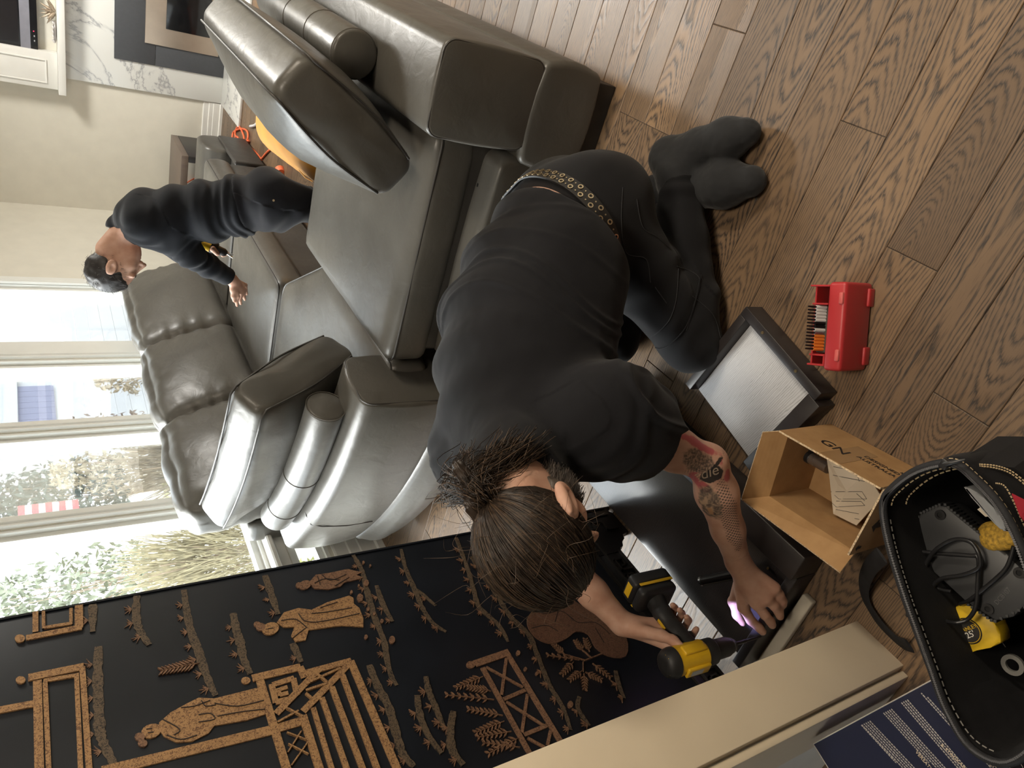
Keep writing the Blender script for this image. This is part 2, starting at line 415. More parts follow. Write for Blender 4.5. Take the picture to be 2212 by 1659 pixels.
# windows
alu = pmat('window_frame_white', (0.80, 0.81, 0.78), 0.35, var=0.02)
glass = bpy.data.materials.new('window_glass'); N = NT(glass); N.n.remove(N.b)
fr = N.add('LayerWeight', i_Blend=0.25).outputs['Fresnel']
tr = N.add('BsdfTransparent'); tr.inputs[0].default_value = (0.97, 0.985, 0.98, 1); gl = N.add('BsdfGlossy'); gl.inputs['Roughness'].default_value = 0.02
mx = N.add('MixShader'); N.l.new(N.math('MULTIPLY', fr, 0.5), mx.inputs[0]); N.l.new(tr.outputs[0], mx.inputs[1]); N.l.new(gl.outputs[0], mx.inputs[2]); N.l.new(mx.outputs[0], N.n['Material Output'].inputs[0])
for wi, (a, b, w0, w1) in enumerate([(a, b, WZ0, WZ1) for a, b in WINS] + [(WINS[0][0], WINS[0][1], 0.03, 0.49), (WINS[1][0], WINS[1][1], 0.29, 0.49)]):
    def ring(bm, x0, x1, wd, ins):
        y0, y1, z0, z1 = a + ins, b - ins, w0 + ins, w1 - ins
        o = [(y0, z0), (y1, z0), (y1, z1), (y0, z1)]; q = [(y0 + wd, z0 + wd), (y1 - wd, z0 + wd), (y1 - wd, z1 - wd), (y0 + wd, z1 - wd)]
        V = [[bm.verts.new((x, p[0], p[1])) for p in pts] for x in (x0, x1) for pts in (o, q)]
        for i in range(4):
            j = (i + 1) % 4
            for A, B in ((V[0], V[1]), (V[2], V[3]), (V[0], V[2]), (V[1], V[3])): bm.faces.new((A[i], A[j], B[j], B[i]))
    bm = bmesh.new(); ring(bm, WE - 0.12, WE - 0.004, 0.018, 0.0)
    w = tag(from_bm('window_%d' % (wi + 1), bm, alu), kind='structure')
    bm = bmesh.new(); ring(bm, WE - 0.09, WE - 0.03, 0.030, 0.0182); from_bm('sash', bm, alu, w)
    bm = bmesh.new(); bbox(bm, (WE - 0.066, a + 0.0485, w0 + 0.0485), (WE - 0.060, b - 0.0485, w1 - 0.0485)); from_bm('pane', bm, glass, w)
# casing boards between the windows, stool and apron, tall stepped baseboards
k = 2
for (c0, c1) in [(5.60, 5.70)] + [(WINS[i][1], WINS[i + 1][0]) for i in range(4)] + [(1.36, 1.45)]:
    k += 1
    bm = bmesh.new(); prof = [(0, c0 + 0.004), (0.016, c0 + 0.010), (0.016, c0 + 0.022), (0.024, c0 + 0.030), (0.024, c1 - 0.030), (0.016, c1 - 0.022), (0.016, c1 - 0.010), (0, c1 - 0.004)]
    lo = [bm.verts.new((WE + p, q, WZ0)) for p, q in prof]; hi = [bm.verts.new((WE + p, q, WZ1 + 0.09)) for p, q in prof]
    for i in range(len(prof) - 1): bm.faces.new((lo[i], lo[i + 1], hi[i + 1], hi[i]))
    bm.faces.new(lo); bm.faces.new(hi[::-1]); bm.faces.new((lo[-1], lo[0], hi[0], hi[-1]))
    tag(from_bm('trim_%d' % k, bm, alu), kind='structure')
def moulding(name, axis, pts, u0, u1, base, sgn, mat):
    """profile pts (proud, z) run along an axis"""
    bm = bmesh.new(); A = []; B = []
    for p, z in pts:
        for L, u in ((A, u0), (B, u1)): L.append(bm.verts.new((base + sgn * p, u, z) if axis == 'x' else (u, base + sgn * p, z)))
    n = len(pts)
    for i in range(n): bm.faces.new((A[i], A[(i + 1) % n], B[(i + 1) % n], B[i]))
    bm.faces.new(A); bm.faces.new(B[::-1])
    return tag(from_bm(name, bm, mat), kind='structure')
moulding('trim_9', 'x', [(0, 0.555), (0, 0.60), (0.075, 0.60), (0.082, 0.592), (0.082, 0.578), (0.075, 0.570), (0.028, 0.570), (0.022, 0.535), (0.012, 0.50), (0, 0.50)], 1.30, 5.76, WE, 1, white_paint)
STEP = lambda h: [(0, 0), (0, h), (0.008, h), (0.012, h * 0.96), (0.012, h * 0.72), (0.018, h * 0.69), (0.018, h * 0.50), (0.022, h * 0.47), (0.022, h * 0.16), (0.034, h * 0.13), (0.034, 0)]
moulding('baseboard_left', 'x', STEP(0.27), 2.26, WN - 0.035, WE, 1, white_paint)
moulding('baseboard_back', 'y', STEP(0.165), WE + 0.001, -1.70, WN, -1, white_paint)

# ------------------------------------------------------------------ outdoors, seen pale through the panes
gnd = bpy.data.materials.new('winter_lawn'); N = NT(gnd); co = N.add('TexCoord').outputs['Object']
n1 = N.add('TexNoise', i_Vector=co, i_Scale=0.9, i_Detail=8.0).outputs['Fac']
N.out('Base Color', N.ramp(n1, [(0.30, (0.21, 0.19, 0.14)), (0.5, (0.26, 0.245, 0.21)), (0.7, (0.29, 0.285, 0.27))])); N.out('Roughness', 0.9)
tag(box('ground_outside', (-40, -14, -0.75), (-2.98, 30, -0.62), gnd), kind='structure')
foli = lambda n, c: pmat(n, c, 0.8, var=0.45, vs=14, detail=5)
def shrub(name, loc, r, h, mat, label, n=150, leaf=0.05, group=None, twig=False):
    root = empty(name, loc); tag(root, label, 'shrub', group)
    bm = bmesh.new(); rg = random.Random(sum(map(ord, label)))
    for i in range(9):
        a = rg.uniform(0, 2 * PI); d = rg.uniform(0.2, 0.8) * r
        tube_bm(bm, smooth_path([(0, 0, 0), (math.cos(a) * d * 0.3, math.sin(a) * d * 0.3, h * 0.45), (math.cos(a) * d, math.sin(a) * d, h * rg.uniform(0.7, 1.0))], 3), [0.014, 0.013, 0.012, 0.010, 0.008, 0.006, 0.005], 5)
    from_bm('stems', bm, pmat('bark', (0.30, 0.24, 0.18), 0.85), root)['kind'] = 'stuff'
    bm = bmesh.new()
    for i in range(n):
        a = rg.uniform(0, 2 * PI); ph = rg.uniform(-0.2, 1) ; rr = r * rg.uniform(0.35, 1.0)
        c = Vector((math.cos(a) * rr * math.sqrt(max(0, 1 - ph * ph * 0.8)), math.sin(a) * rr * math.sqrt(max(0, 1 - ph * ph * 0.8)), h * 0.5 + ph * h * 0.5))
        if twig: tube_bm(bm, [c * 0.7, c + Vector((rg.uniform(-.2, .2), rg.uniform(-.2, .2), rg.uniform(0, .2)))], [0.006, 0.003], 3)
        else:
            R_ = Euler((rg.uniform(0, 6), rg.uniform(0, 6), rg.uniform(0, 6))).to_matrix(); s = leaf * rg.uniform(0.6, 1.5)
            bm.faces.new([bm.verts.new(c + R_ @ Vector(q) * s) for q in ((-1, 0, 0), (0, -.45, .1), (1, 0, 0), (0, .45, .1))])
    from_bm('foliage', bm, mat, root, recalc=False)['kind'] = 'stuff'
    return root
shrub('evergreen', (-7.2, 8.3, -0.62), 0.50, 3.0, foli('spruce', (0.045, 0.066, 0.060)), 'dark blue-green evergreen outside the window with the flag', 2600, 0.045)
shrub('hydrangea', (-6.2, 7.55, -0.62), 0.30, 2.05, foli('dry_bloom', (0.27, 0.235, 0.17)), 'dried beige hydrangea in front of the evergreen', 900, 0.035)
shrub('grass_clump', (-6.75, 9.1, -0.62), 0.24, 2.15, foli('rust_leaf', (0.18, 0.13, 0.10)), 'rust brown clump behind the dried hydrangea', 700, 0.035)
shrub('bare_bush', (-4.9, 6.0, -0.62), 0.48, 1.45, foli('twig', (0.20, 0.165, 0.12)), 'bare twiggy bush close outside the middle panes', 520, 0.05, twig=True)
shrub('yellow_bush', (-5.6, 6.6, -0.62), 0.45, 1.05, foli('olive_leaf', (0.23, 0.215, 0.11)), 'yellow-green low bush outside behind the twiggy bush', 700, 0.04)
shrub('tan_bush', (-6.0, 9.35, -0.62), 0.35, 1.5, foli('tan_leaf', (0.25, 0.205, 0.14)), 'tan shrub below the lavender house wall', 700, 0.04)
shrub('spindle_bush', (-4.95, 4.70, -0.62), 0.50, 1.6, foli('gold_twig', (0.25, 0.22, 0.14)), 'golden bare bush outside the window beside the screen', 560, 0.05, twig=True)
shrub('green_bush', (-7.6, 7.1, -0.62), 0.5, 2.6, foli('sage_leaf', (0.17, 0.185, 0.13)), 'pale green bush far outside behind the golden bush', 900, 0.05)
shrub('box_bush', (-4.5, 3.62, -0.62), 0.36, 0.75, foli('box_leaf', (0.19, 0.20, 0.07)), 'small yellow-green bush close under the window beside the screen', 700, 0.04)
hs_ = empty('neighbour_house', (-8.4, 10.6, -0.62)); tag(hs_, 'neighbouring white house with a lavender door panel behind a white frame', 'house')
siding = pmat('lavender_siding', (0.155, 0.155, 0.215), 0.7, var=0.04); whit = pmat('white_siding', (0.34, 0.34, 0.345), 0.7, var=0.02)
for i in range(9): box('door_board', (-0.02, 0.62 + i * 0.17, 1.87), (0.012, 0.785 + i * 0.17, 2.40), siding, hs_)
for i in range(8): box('siding_board', (-0.06, 0.0, i * 0.235), (-0.03 + 0.012 * 0, 9.0, i * 0.235 + 0.23), whit, hs_)
box('door_frame', (-0.05, 0.50, 1.87), (0.07, 0.615, 2.46), whit, hs_); box('door_header', (-0.05, 0.50, 2.405), (0.08, 2.4, 2.60), whit, hs_); box('upper_wall', (-0.06, 0.0, 2.605), (-0.025, 9.0, 3.9), whit, hs_); box('side_wall', (-3, 2.2, 1.88), (-0.03, 9.0, 2.60), whit, hs_)
fl = empty('flag', (-6.0, 6.82, 1.2)); tag(fl, 'red and white striped flag hanging outside at the middle window', 'flag')
red_c = pmat('flag_red', (0.26, 0.05, 0.06), 0.7); whi_c = pmat('flag_white', (0.34, 0.34, 0.34), 0.7)
for i in range(9): box('stripe', (-0.004, -0.5, 0.06 * i), (0.004, 0.04, 0.06 * i + 0.058), red_c if i % 2 == 0 else whi_c, fl)
tube('pole', [(0, -0.51, -1.8), (0, -0.51, 0.65)], 0.012, whi_c, fl)
# ================================================================== grey leather sectional
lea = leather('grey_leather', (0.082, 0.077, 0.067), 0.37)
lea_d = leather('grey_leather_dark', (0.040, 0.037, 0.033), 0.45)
seam = pmat('seam_thread', (0.10, 0.09, 0.075), 0.6)
plinth = pmat('dark_plinth', (0.012, 0.010, 0.010), 0.35)
black_pl = pmat('black_plastic', (0.012, 0.012, 0.013), 0.38)
chrome = pmat('chrome', (0.6, 0.6, 0.6), 0.18, metal=1.0)

def loop3(f, prof, inset=0.0):
    """points of a profile loop placed by f(offset, height)"""
    return [f(a, b) for a, b in prof]
# ---- the single section nearest the camera, its back to the right: local x -> +Y, local y (to the seat) -> -X
A0 = Vector((-0.175, 1.842))
def A_(off, z, s=0.0): return Vector((A0.x - off, A0.y + s, z))
sa = tag(empty('sofa_section', (-0.75, 2.45, 0)), 'grey leather armless sofa section with round button hole beside the kneeling person', 'sofa')
IA = Matrix.Translation((0.75, -2.45, 0))
def under(o, inv=IA):
    o.matrix_parent_inverse = inv; return o
pathA = [(A0.x, A0.y), (A0.x, A0.y + 0.4), (A0.x, A0.y + 0.8), (A0.x, A0.y + 1.20)]
prof_back = rrect(0.0, 0.262, 0.29, 0.622, 0.035, bul=0.006)
def parented(o, root):
    o.parent = root; o.matrix_parent_inverse = Matrix.Translation(root.location).inverted() if root.rotation_euler.z == 0 else root.matrix_basis.inverted(); return o
parented(sweep('back_frame', pathA, prof_back, lea, None, endround=0.012, dome=0.008), sa)
parented(tube('piping', loop3(lambda a, b: A_(a, b, 0.004), rrect(0.004, 0.258, 0.294, 0.618, 0.035)), 0.0035, lea_d, None, 6, closed=True), sa)
parented(sweep('base_rail', [(A0.x + 0.0, A0.y - 0.006), (A0.x, A0.y + 1.2)], rrect(-0.004, 0.30, 0.085, 0.30, 0.03, bul=0.012), lea, None, endround=0.02), sa)
parented(sweep('base_rail', [(A0.x - 0.285, A0.y + 0.012), (A0.x - 0.285, A0.y + 1.1)], rrect(0.0, 0.76, 0.085, 0.350, 0.045, bul=0.012), lea, None, endround=0.03), sa)
parented(box('plinth', (-1.15, 1.872, 0.0), (-0.20, 2.93, 0.088), plinth, None, bev=0.004), sa)
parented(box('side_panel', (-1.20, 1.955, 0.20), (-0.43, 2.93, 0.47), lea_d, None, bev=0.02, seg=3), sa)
parented(puff('seat_cushion', (0.405, 0.495, 0.085), 0.045, (0.012, 0.012, 0.018), lea, None, n=20, loc=(-0.845, 2.445, 0.452), wrinkle=0.0012, seed=3), sa)
def ring_pts(hx, hy, r, z, c):
    out = []
    for (sx, sy, a0) in ((1, 1, 0), (-1, 1, 90), (-1, -1, 180), (1, -1, 270)):
        for k in range(6):
            a = math.radians(a0 + 18 * k); out.append(Vector((c[0] + sx * (hx - r) + r * math.cos(a), c[1] + sy * (hy - r) + r * math.sin(a), z)))
    return out
parented(tube('piping', ring_pts(0.407, 0.497, 0.05, 0.505, (-0.845, 2.445)), 0.004, lea_d, None, 6, closed=True), sa)
b_ = py(1046, 403, 1.944); bt = empty('seat_switch', (0, 0, 0)); parented(bt, sa)
def ring_disc(name, c, axis, r0, r1, th, mat, parent):
    bm = bmesh.new(); xa = Vector(axis).normalized(); u = xa.orthogonal().normalized(); w = xa.cross(u); n = 24; R_ = []
    for (r, t) in ((r0, 0), (r1, 0), (r1, th), (r0, th)):
        R_.append([bm.verts.new(Vector(c) + xa * t + (u * math.cos(2 * PI * k / n) + w * math.sin(2 * PI * k / n)) * r) for k in range(n)])
    for i in range(4):
        for k in range(n): bm.faces.new((R_[i][k], R_[i][(k + 1) % n], R_[(i + 1) % 4][(k + 1) % n], R_[(i + 1) % 4][k]))
    return from_bm(name, bm, mat, parent, smooth=True, auto=0.7)
o = ring_disc('switch_ring', b_ + Vector((0, 0.004, 0)), (0, -1, 0), 0.010, 0.026, 0.008, black_pl, None); bpy.data.objects.remove(bt); parented(o, sa)
parented(ring_disc('switch_socket', b_ + Vector((0, 0.003, 0)), (0, -1, 0), 0.0005, 0.010, 0.003, chrome, None), sa)
# bolster roll on the back and the big leaning cushion
def bolster(root, path, y, z, r, sd=1.0):
    prof = [(y + r * math.cos(2 * PI * k / 28), z + r * math.sin(2 * PI * k / 28)) for k in range(28)]
    b = parented(sweep('bolster', path, prof, lea, None, endround=0.012, dome=0.012, side=sd), root); return b
rA = [(A0.x, 2.25), (A0.x, 2.55), (A0.x, 2.80), (A0.x, 3.20)]
bo = bolster(sa, rA, 0.155, 0.697, 0.072)
def roll_seam(root, path, i, y, z, r, sd=1.0):
    a, b = Vector((*path[i], 0)), Vector((*path[i + 1], 0)); t = (b - a).normalized(); n = Vector((-t.y, t.x, 0)) * sd
    parented(tube('seam', [a + n * (y + (r + 0.0006) * math.cos(2 * PI * k / 28)) + Vector((0, 0, z + (r + 0.0006) * math.sin(2 * PI * k / 28))) for k in range(28)], 0.0016, seam, None, 5, closed=True), root)
roll_seam(sa, [(A0.x, 2.265), (A0.x, 2.6)], 0, 0.155, 0.697, 0.072); roll_seam(sa, rA, 1, 0.155, 0.697, 0.072); roll_seam(sa, rA, 2, 0.155, 0.697, 0.072)
def lean_cushion(root, path, foot, height, thick, ang, sd, wr=0.004, seed=1, mat=lea, bulge=0.072):
    pr = tilt(rrect(foot[0], foot[0] + thick, foot[1], foot[1] + height, 0.05, bul=0.012), ang, (foot[0], foot[1]))
    o = parented(sweep('back_cushion', path, pr, mat, None, endround=0.035, dome=0.012, side=sd), root)
    rg = Vector((seed * 5.0, 0, 0)); sub = o.modifiers.new('s', 'SUBSURF'); sub.levels = 1; sub.render_levels = 1
    dg = bpy.context.evaluated_depsgraph_get(); me = bpy.data.meshes.new_from_object(o.evaluated_get(dg)); o.modifiers.clear(); old = o.data; o.data = me; bpy.data.meshes.remove(old)
    PP = [Vector((*q, 0)) for q in path]; ca, sa_ = math.cos(ang), math.sin(ang); tot = sum((b - a).length for a, b in zip(PP, PP[1:]))
    for v in me.vertices:
        p = v.co.copy(); nn = v.normal.copy(); g = Vector((p.x, p.y, 0)); best = None; acc = 0
        for a, b in zip(PP, PP[1:]):
            d = b - a; t = max(0, min(1, (g - a).dot(d) / d.length_squared)); dist = (g - a - d * t).length
            if best is None or dist < best[0]: best = (dist, acc + t * d.length, d.normalized())
            acc += d.length
        t_ = best[2]; n_ = Vector((-t_.y, t_.x, 0)) * sd; off = best[0]; da, db = off - foot[0], p.z - foot[1]
        w = (da * ca + db * sa_) / thick; vv = (-da * sa_ + db * ca) / height * 2 - 1; u = best[1] / tot * 2 - 1
        am = (1 - min(1, abs(u)) ** 4) * max(0, 1 - vv * vv) * ((w - 0.5) * 2 if w > 0.5 else (0.9 * (w - 0.5)))
        p += (n_ * ca + Vector((0, 0, sa_))) * bulge * am
        v.co = p + nn * wr * (mnoise.noise(Vector((p.x * 9, p.y * 9, p.z * 9)) + rg) + 0.5 * mnoise.noise(Vector((p.x * 24, p.y * 24, p.z * 14)) + rg))
    me.polygons.foreach_set('use_smooth', [True] * len(me.polygons))
    # piping along both borders of each end panel and along the top
    p0 = [Vector((*q, 0)) for q in path]
    def at(i, a, b, back=0.0):
        t = (p0[min(len(p0) - 1, i + 1)] - p0[max(0, i - 1)]).normalized(); n = Vector((-t.y, t.x, 0)) * sd
        return p0[i] + n * a + Vector((0, 0, b)) + t * back
    core = tilt(rrect(foot[0] + 0.002, foot[0] + thick - 0.002, foot[1] + 0.0, foot[1] + height, 0.05, bul=0.035), ang, (foot[0], foot[1]))
    tops = sorted(core, key=lambda q: -(q[1]))[:1]
    for off in (0.008, thick - 0.008):
        pr2 = tilt([(foot[0] + off, foot[1] + 0.04), (foot[0] + off + (0.018 if off > 0.05 else -0.018), foot[1] + height * 0.5), (foot[0] + off, foot[1] + height - 0.03)], ang, (foot[0], foot[1]))
        crv = [at(0, a, b, 0.006) for a, b in smooth_path([(q[0], q[1], 0) for q in pr2], 6) for a, b in [(a, b)]] if False else [at(0, q.x, q.y, 0.004) for q in smooth_path([(q[0], q[1], 0) for q in pr2], 6)]
        top = [at(i, *tilt([(foot[0] + off, foot[1] + height - 0.010)], ang, (foot[0], foot[1]))[0], 0.03 if i == 0 else (-0.03 if i == len(p0) - 1 else 0)) for i in range(len(p0))]
        parented(tube('piping', crv + top, 0.0042, lea_d, None, 6), root)
    return o
cA = [(A0.x, 1.985), (A0.x, 2.2), (A0.x, 2.45), (A0.x, 2.70), (A0.x, 2.99)]
lean_cushion(sa, cA, (0.385, 0.545), 0.46, 0.155, math.radians(34), 1.0, seed=2)

# ---- the long curved section along the windows
sb = tag(empty('sectional_sofa', (-2.0, 3.2, 0)), 'large curved grey leather sectional sofa standing below the windows', 'sofa')
def arc(s0, s1, n=9, off=0.0):
    """outer face of the end back: starts at the end nearest the kneeling person and bends towards the windows"""
    out = []; x, y = -1.362, 1.872; L = 1.24; st = 60
    pts = []
    for i in range(st + 1):
        s = L * i / st; a = math.radians(9 + 27 * s / L); pts.append((s, x, y, a)); x -= math.cos(a) * L / st; y += math.sin(a) * L / st
    for k in range(n):
        s = s0 + (s1 - s0) * k / (n - 1); i = min(st, max(0, int(round(s / L * st)))); out.append((pts[i][1], pts[i][2]))
    return out
pB = arc(0, 1.24, 14)
parented(sweep('end_back_frame', pB, rrect(0.0, 0.255, 0.26, 0.622, 0.045, bul=0.012), lea, None, endround=0.015, dome=0.01, side=-1), sb)
parented(sweep('base_rail', arc(0.02, 1.24, 14), rrect(-0.012, 0.60, 0.06, 0.30, 0.05, bul=0.018), lea, None, endround=0.03, side=-1), sb)
def B_at(s, off, z):
    a, b = arc(s - 0.02, s + 0.02, 2) if s > 0.03 else arc(0, 0.04, 2); p = arc(s, s, 2)[0]
    t = (Vector((*b, 0)) - Vector((*a, 0))).normalized(); n = Vector((t.y, -t.x, 0)); return Vector((*p, 0)) + n * off + Vector((0, 0, z))
parented(tube('piping', [B_at(0.0, a, b) + Vector((-0.003, 0, 0)) for a, b in rrect(0.004, 0.251, 0.264, 0.618, 0.045)], 0.0036, lea_d, None, 6, closed=True), sb)
parented(tube('seam', [B_at(s, 0.022, 0.604) for s in np.linspace(0.03, 1.18, 16)], 0.0028, lea_d, None, 6), sb)
parented(tube('seam', [B_at(0.83, 0.10, 0.625), B_at(0.83, 0.045, 0.623), B_at(0.84, 0.010, 0.606), B_at(0.85, -0.006, 0.56), B_at(0.87, -0.013, 0.45), B_at(0.88, -0.006, 0.32)], 0.0024, lea_d, None, 6), sb)
rB = arc(0.12, 1.04, 10)
bolster(sb, rB, 0.125, 0.688, 0.070, -1)
for s in (0.13, 0.56, 0.86):
    c = B_at(s, 0.125, 0.688); a, b = arc(s - 0.03, s + 0.03, 2); t = (Vector((*b, 0)) - Vector((*a, 0))).normalized(); n = Vector((t.y, -t.x, 0))
    parented(tube('seam', [c + n * 0.0706 * math.cos(2 * PI * k / 28) + Vector((0, 0, 0.0706 * math.sin(2 * PI * k / 28))) for k in range(28)], 0.0016, seam, None, 5, closed=True), sb)
lean_cushion(sb, arc(0.10, 1.03, 10), (0.375, 0.49), 0.52, 0.155, math.radians(34), -1.0, wr=0.006, seed=5)
def slab_cushion(name, poly, z0, z1, rad, dome, mat, root, seed=0, wr=0.002):
    """flat seat cushion of any outline: rounded rim, slightly domed top"""
    P = []
    m = len(poly)
    for i in range(m):
        a, b, c = Vector((*poly[i - 1], 0)), Vector((*poly[i], 0)), Vector((*poly[(i + 1) % m], 0)); r = min(0.07, (a - b).length * 0.35, (c - b).length * 0.35)
        p0 = b + (a - b).normalized() * r; p1 = b + (c - b).normalized() * r
        for k in range(5): t = k / 4; P.append((1 - t) ** 2 * p0 + 2 * t * (1 - t) * b + t * t * p1)
    Q = []; 
    for i in range(len(P)):
        a, b = P[i], P[(i + 1) % len(P)]; L = (b - a).length; k = max(1, int(L / 0.07))
        for j in range(k): Q.append(a.lerp(b, j / k))
    cen = sum(Q, Vector()) / len(Q); area = sum(Q[i].x * Q[(i + 1) % len(Q)].y - Q[(i + 1) % len(Q)].x * Q[i].y for i in range(len(Q)))
    sg = 1 if area > 0 else -1; nn = len(Q)
    nr = []
    for i in range(nn):
        t = (Q[(i + 1) % nn] - Q[i - 1]).normalized(); nr.append(Vector((t.y, -t.x, 0)) * sg)
    bm = bmesh.new(); rings = []
    lay = [(rad, z0), (rad * 0.3, z0 + rad * 0.3), (0, z0 + rad)] + [(-0.006, (z0 + z1) / 2), (0, z1 - rad), (rad * 0.3, z1 - rad * 0.3), (rad, z1)]
    for ins, z in lay: rings.append([bm.verts.new(Q[i] - nr[i] * ins + Vector((0, 0, z))) for i in range(nn)])
    base = [Q[i] - nr[i] * rad for i in range(nn)]
    for f in (0.85, 0.7, 0.5, 0.3, 0.12):
        rings.append([bm.verts.new(cen + (base[i] - cen) * f + Vector((0, 0, z1 + dome * (1 - f * f) + wr * 2 * mnoise.noise(Vector((base[i].x * 7 * f, base[i].y * 7 * f, seed)))))) for i in range(nn)])
    for A, B in zip(rings, rings[1:]):
        for k in range(nn): bm.faces.new((A[k], A[(k + 1) % nn], B[(k + 1) % nn], B[k]))
    bm.faces.new(rings[-1]); bm.faces.new(rings[0][::-1])
    o = parented(from_bm(name, bm, mat, None, smooth=True), root)
    parented(tube('piping', [Q[i] - nr[i] * rad * 0.30 + Vector((0, 0, z1 - rad * 0.30 + 0.001)) for i in range(nn)], 0.0032, lea_d, None, 5, closed=True), root)
    return o
slab_cushion('seat_cushion', [(-1.30, 2.00), (-1.255, 2.80), (-1.64, 3.36), (-2.30, 3.36), (-2.48, 2.62), (-1.9, 2.25)], 0.31, 0.47, 0.035, 0.02, lea, sb, 1)
slab_cushion('seat_cushion', [(-1.66, 3.39), (-1.66, 4.40), (-2.42, 4.40), (-2.42, 3.39)], 0.31, 0.475, 0.035, 0.022, lea, sb, 2)
slab_cushion('seat_cushion', [(-1.66, 4.42), (-1.66, 5.40), (-2.42, 5.40), (-2.42, 4.42)], 0.31, 0.475, 0.035, 0.022, lea, sb, 3)
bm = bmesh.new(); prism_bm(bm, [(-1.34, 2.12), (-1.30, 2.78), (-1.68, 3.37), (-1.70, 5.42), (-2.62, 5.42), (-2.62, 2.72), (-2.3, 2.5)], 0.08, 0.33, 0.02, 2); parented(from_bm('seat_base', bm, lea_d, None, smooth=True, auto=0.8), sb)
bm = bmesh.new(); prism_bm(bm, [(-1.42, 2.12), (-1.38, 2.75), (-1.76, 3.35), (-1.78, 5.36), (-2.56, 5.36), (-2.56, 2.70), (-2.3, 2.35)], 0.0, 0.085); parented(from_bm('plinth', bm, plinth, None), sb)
parented(puff('rear_frame', (0.075, 1.38, 0.30), 0.04, (0, 0, 0.004), lea, None, n=8, loc=(-2.705, 4.06, 0.40)), sb)
def pillow_fn(seed):
    def f(v, p):
        # a slouched pillow: fuller below, gathered folds near the upper border and the sides
        t = p[2]; k = 1 + 0.16 * (0.3 - t); v = Vector((v.x * k, v.y, v.z))
        e = max(0, abs(p[1]) - 0.55) / 0.45
        v.x += 0.007 * math.sin(v.z * 55 + 4 * mnoise.noise(Vector((v.y * 5, v.z * 5, seed)))) * e * (1 if p[0] > 0 else -1)
        g = max(0, p[2] - 0.5) / 0.5
        v.x += 0.005 * math.sin(v.y * 48 + 5 * mnoise.noise(Vector((v.y * 6, v.z * 6, seed + 9)))) * g * (1 if p[0] > 0 else -1)
        v.z += 0.014 * mnoise.noise(Vector((v.y * 7, seed * 3.0, 0))) * g
        return v
    return f
for i, (n0, n1) in enumerate([(2.66, 3.38), (3.38, 4.16), (4.16, 5.10)]):
    parented(puff('window_cushion', (0.125, (n1 - n0) / 2 + 0.015, 0.285), 0.085, (0.055, 0.018, 0.03), lea, None, n=26, loc=(-2.50, (n0 + n1) / 2, 0.715), rot=(0, math.radians(-16), 0), wrinkle=0.003, seed=10 + i, fn=pillow_fn(i)), sb)
parented(sweep('far_arm', [(-1.72, 5.80), (-2.2, 5.80), (-2.66, 5.80)], rrect(-0.36, 0.0, 0.12, 0.40, 0.09, bul=0.012), lea, None, endround=0.03, side=-1 if False else 1), sb)
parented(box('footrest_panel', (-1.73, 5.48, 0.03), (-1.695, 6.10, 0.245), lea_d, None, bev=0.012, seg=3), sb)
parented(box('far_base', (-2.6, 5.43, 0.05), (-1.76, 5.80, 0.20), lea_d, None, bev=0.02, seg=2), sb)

# ------------------------------------------------------------------ orange pouf, dark frame chair piece, extension cord
mus = pmat('orange_suede', (0.40, 0.175, 0.014), 0.75, var=0.16, vs=6, bump=0.12, bs=500, sheen=0.05)
pf = tag(empty('pouf', (-0.83, 3.72, 0)), 'orange suede rounded ottoman standing behind the near leather sofa section', 'ottoman')
parented(puff('cushion', (0.31, 0.52, 0.165), 0.15, (0.01, 0.02, 0.03), mus, None, n=18, loc=(-0.83, 3.72, 0.315), rot=(0, 0, math.radians(8)), wrinkle=0.003, seed=4), pf)
for sx, sy in ((-1, -1), (1, -1), (1, 1), (-1, 1)): parented(tube('leg', [(-0.83 + sx * 0.20, 3.72 + sy * 0.38, 0.16), (-0.83 + sx * 0.22, 3.72 + sy * 0.41, 0.0)], [0.022, 0.016], plinth, None, 8), pf)
parented(tube('stitching', [(-0.83 + 0.30 * math.cos(t), 3.47 + 0.02 * math.sin(t), 0.333 + 0.163 * math.sin(t)) for t in np.linspace(0.1, PI - 0.1, 14)], 0.003, pmat('orange_thread', (0.50, 0.26, 0.05), 0.7), None, 5), pf)
wd = tag(puff('sander', (0.045, 0.085, 0.03), 0.025, (0.004, 0.004, 0.012), pmat('white_plastic', (0.7, 0.7, 0.72), 0.3), None, n=8, loc=(-1.40, 4.92, 0.06), rot=(0.2, 0.1, 0.5)), 'small rounded white plastic device on the floor beside the orange ottoman', 'device')
cordm = pmat('orange_cord', (0.80, 0.16, 0.06), 0.5)
cp = [pz(565, 345, 0.009), pz(548, 325, 0.009), pz(528, 312, 0.010), pz(515, 312, 0.012), pz(504, 312, 0.018), pz(502, 296, 0.022), pz(506, 284, 0.012), pz(522, 278, 0.012), pz(534, 284, 0.012), pz(535, 300, 0.018), pz(526, 312, 0.026), pz(515, 302, 0.03), pz(508, 290, 0.02), pz(512, 276, 0.012), pz(518, 275, 0.012), pz(526, 292, 0.03), pz(529, 306, 0.03), pz(538, 304, 0.012), pz(530, 313, 0.012), pz(512, 314, 0.03), pz(507, 300, 0.034), pz(513, 296, 0.04), pz(520, 314, 0.012)]
tag(tube('extension_cord', smooth_path(cp, 8), 0.0085, cordm, None, 7), 'orange extension cord tangled on the floor by the white baseboard', 'cord')
tag(tube('cord_end', smooth_path([pz(566, 342, 0.008), pz(576, 330, 0.008), pz(588, 320, 0.008), pz(596, 322, 0.02)], 6), 0.0085, cordm, None, 7), 'short run of orange cord leading to the white device', 'cord')
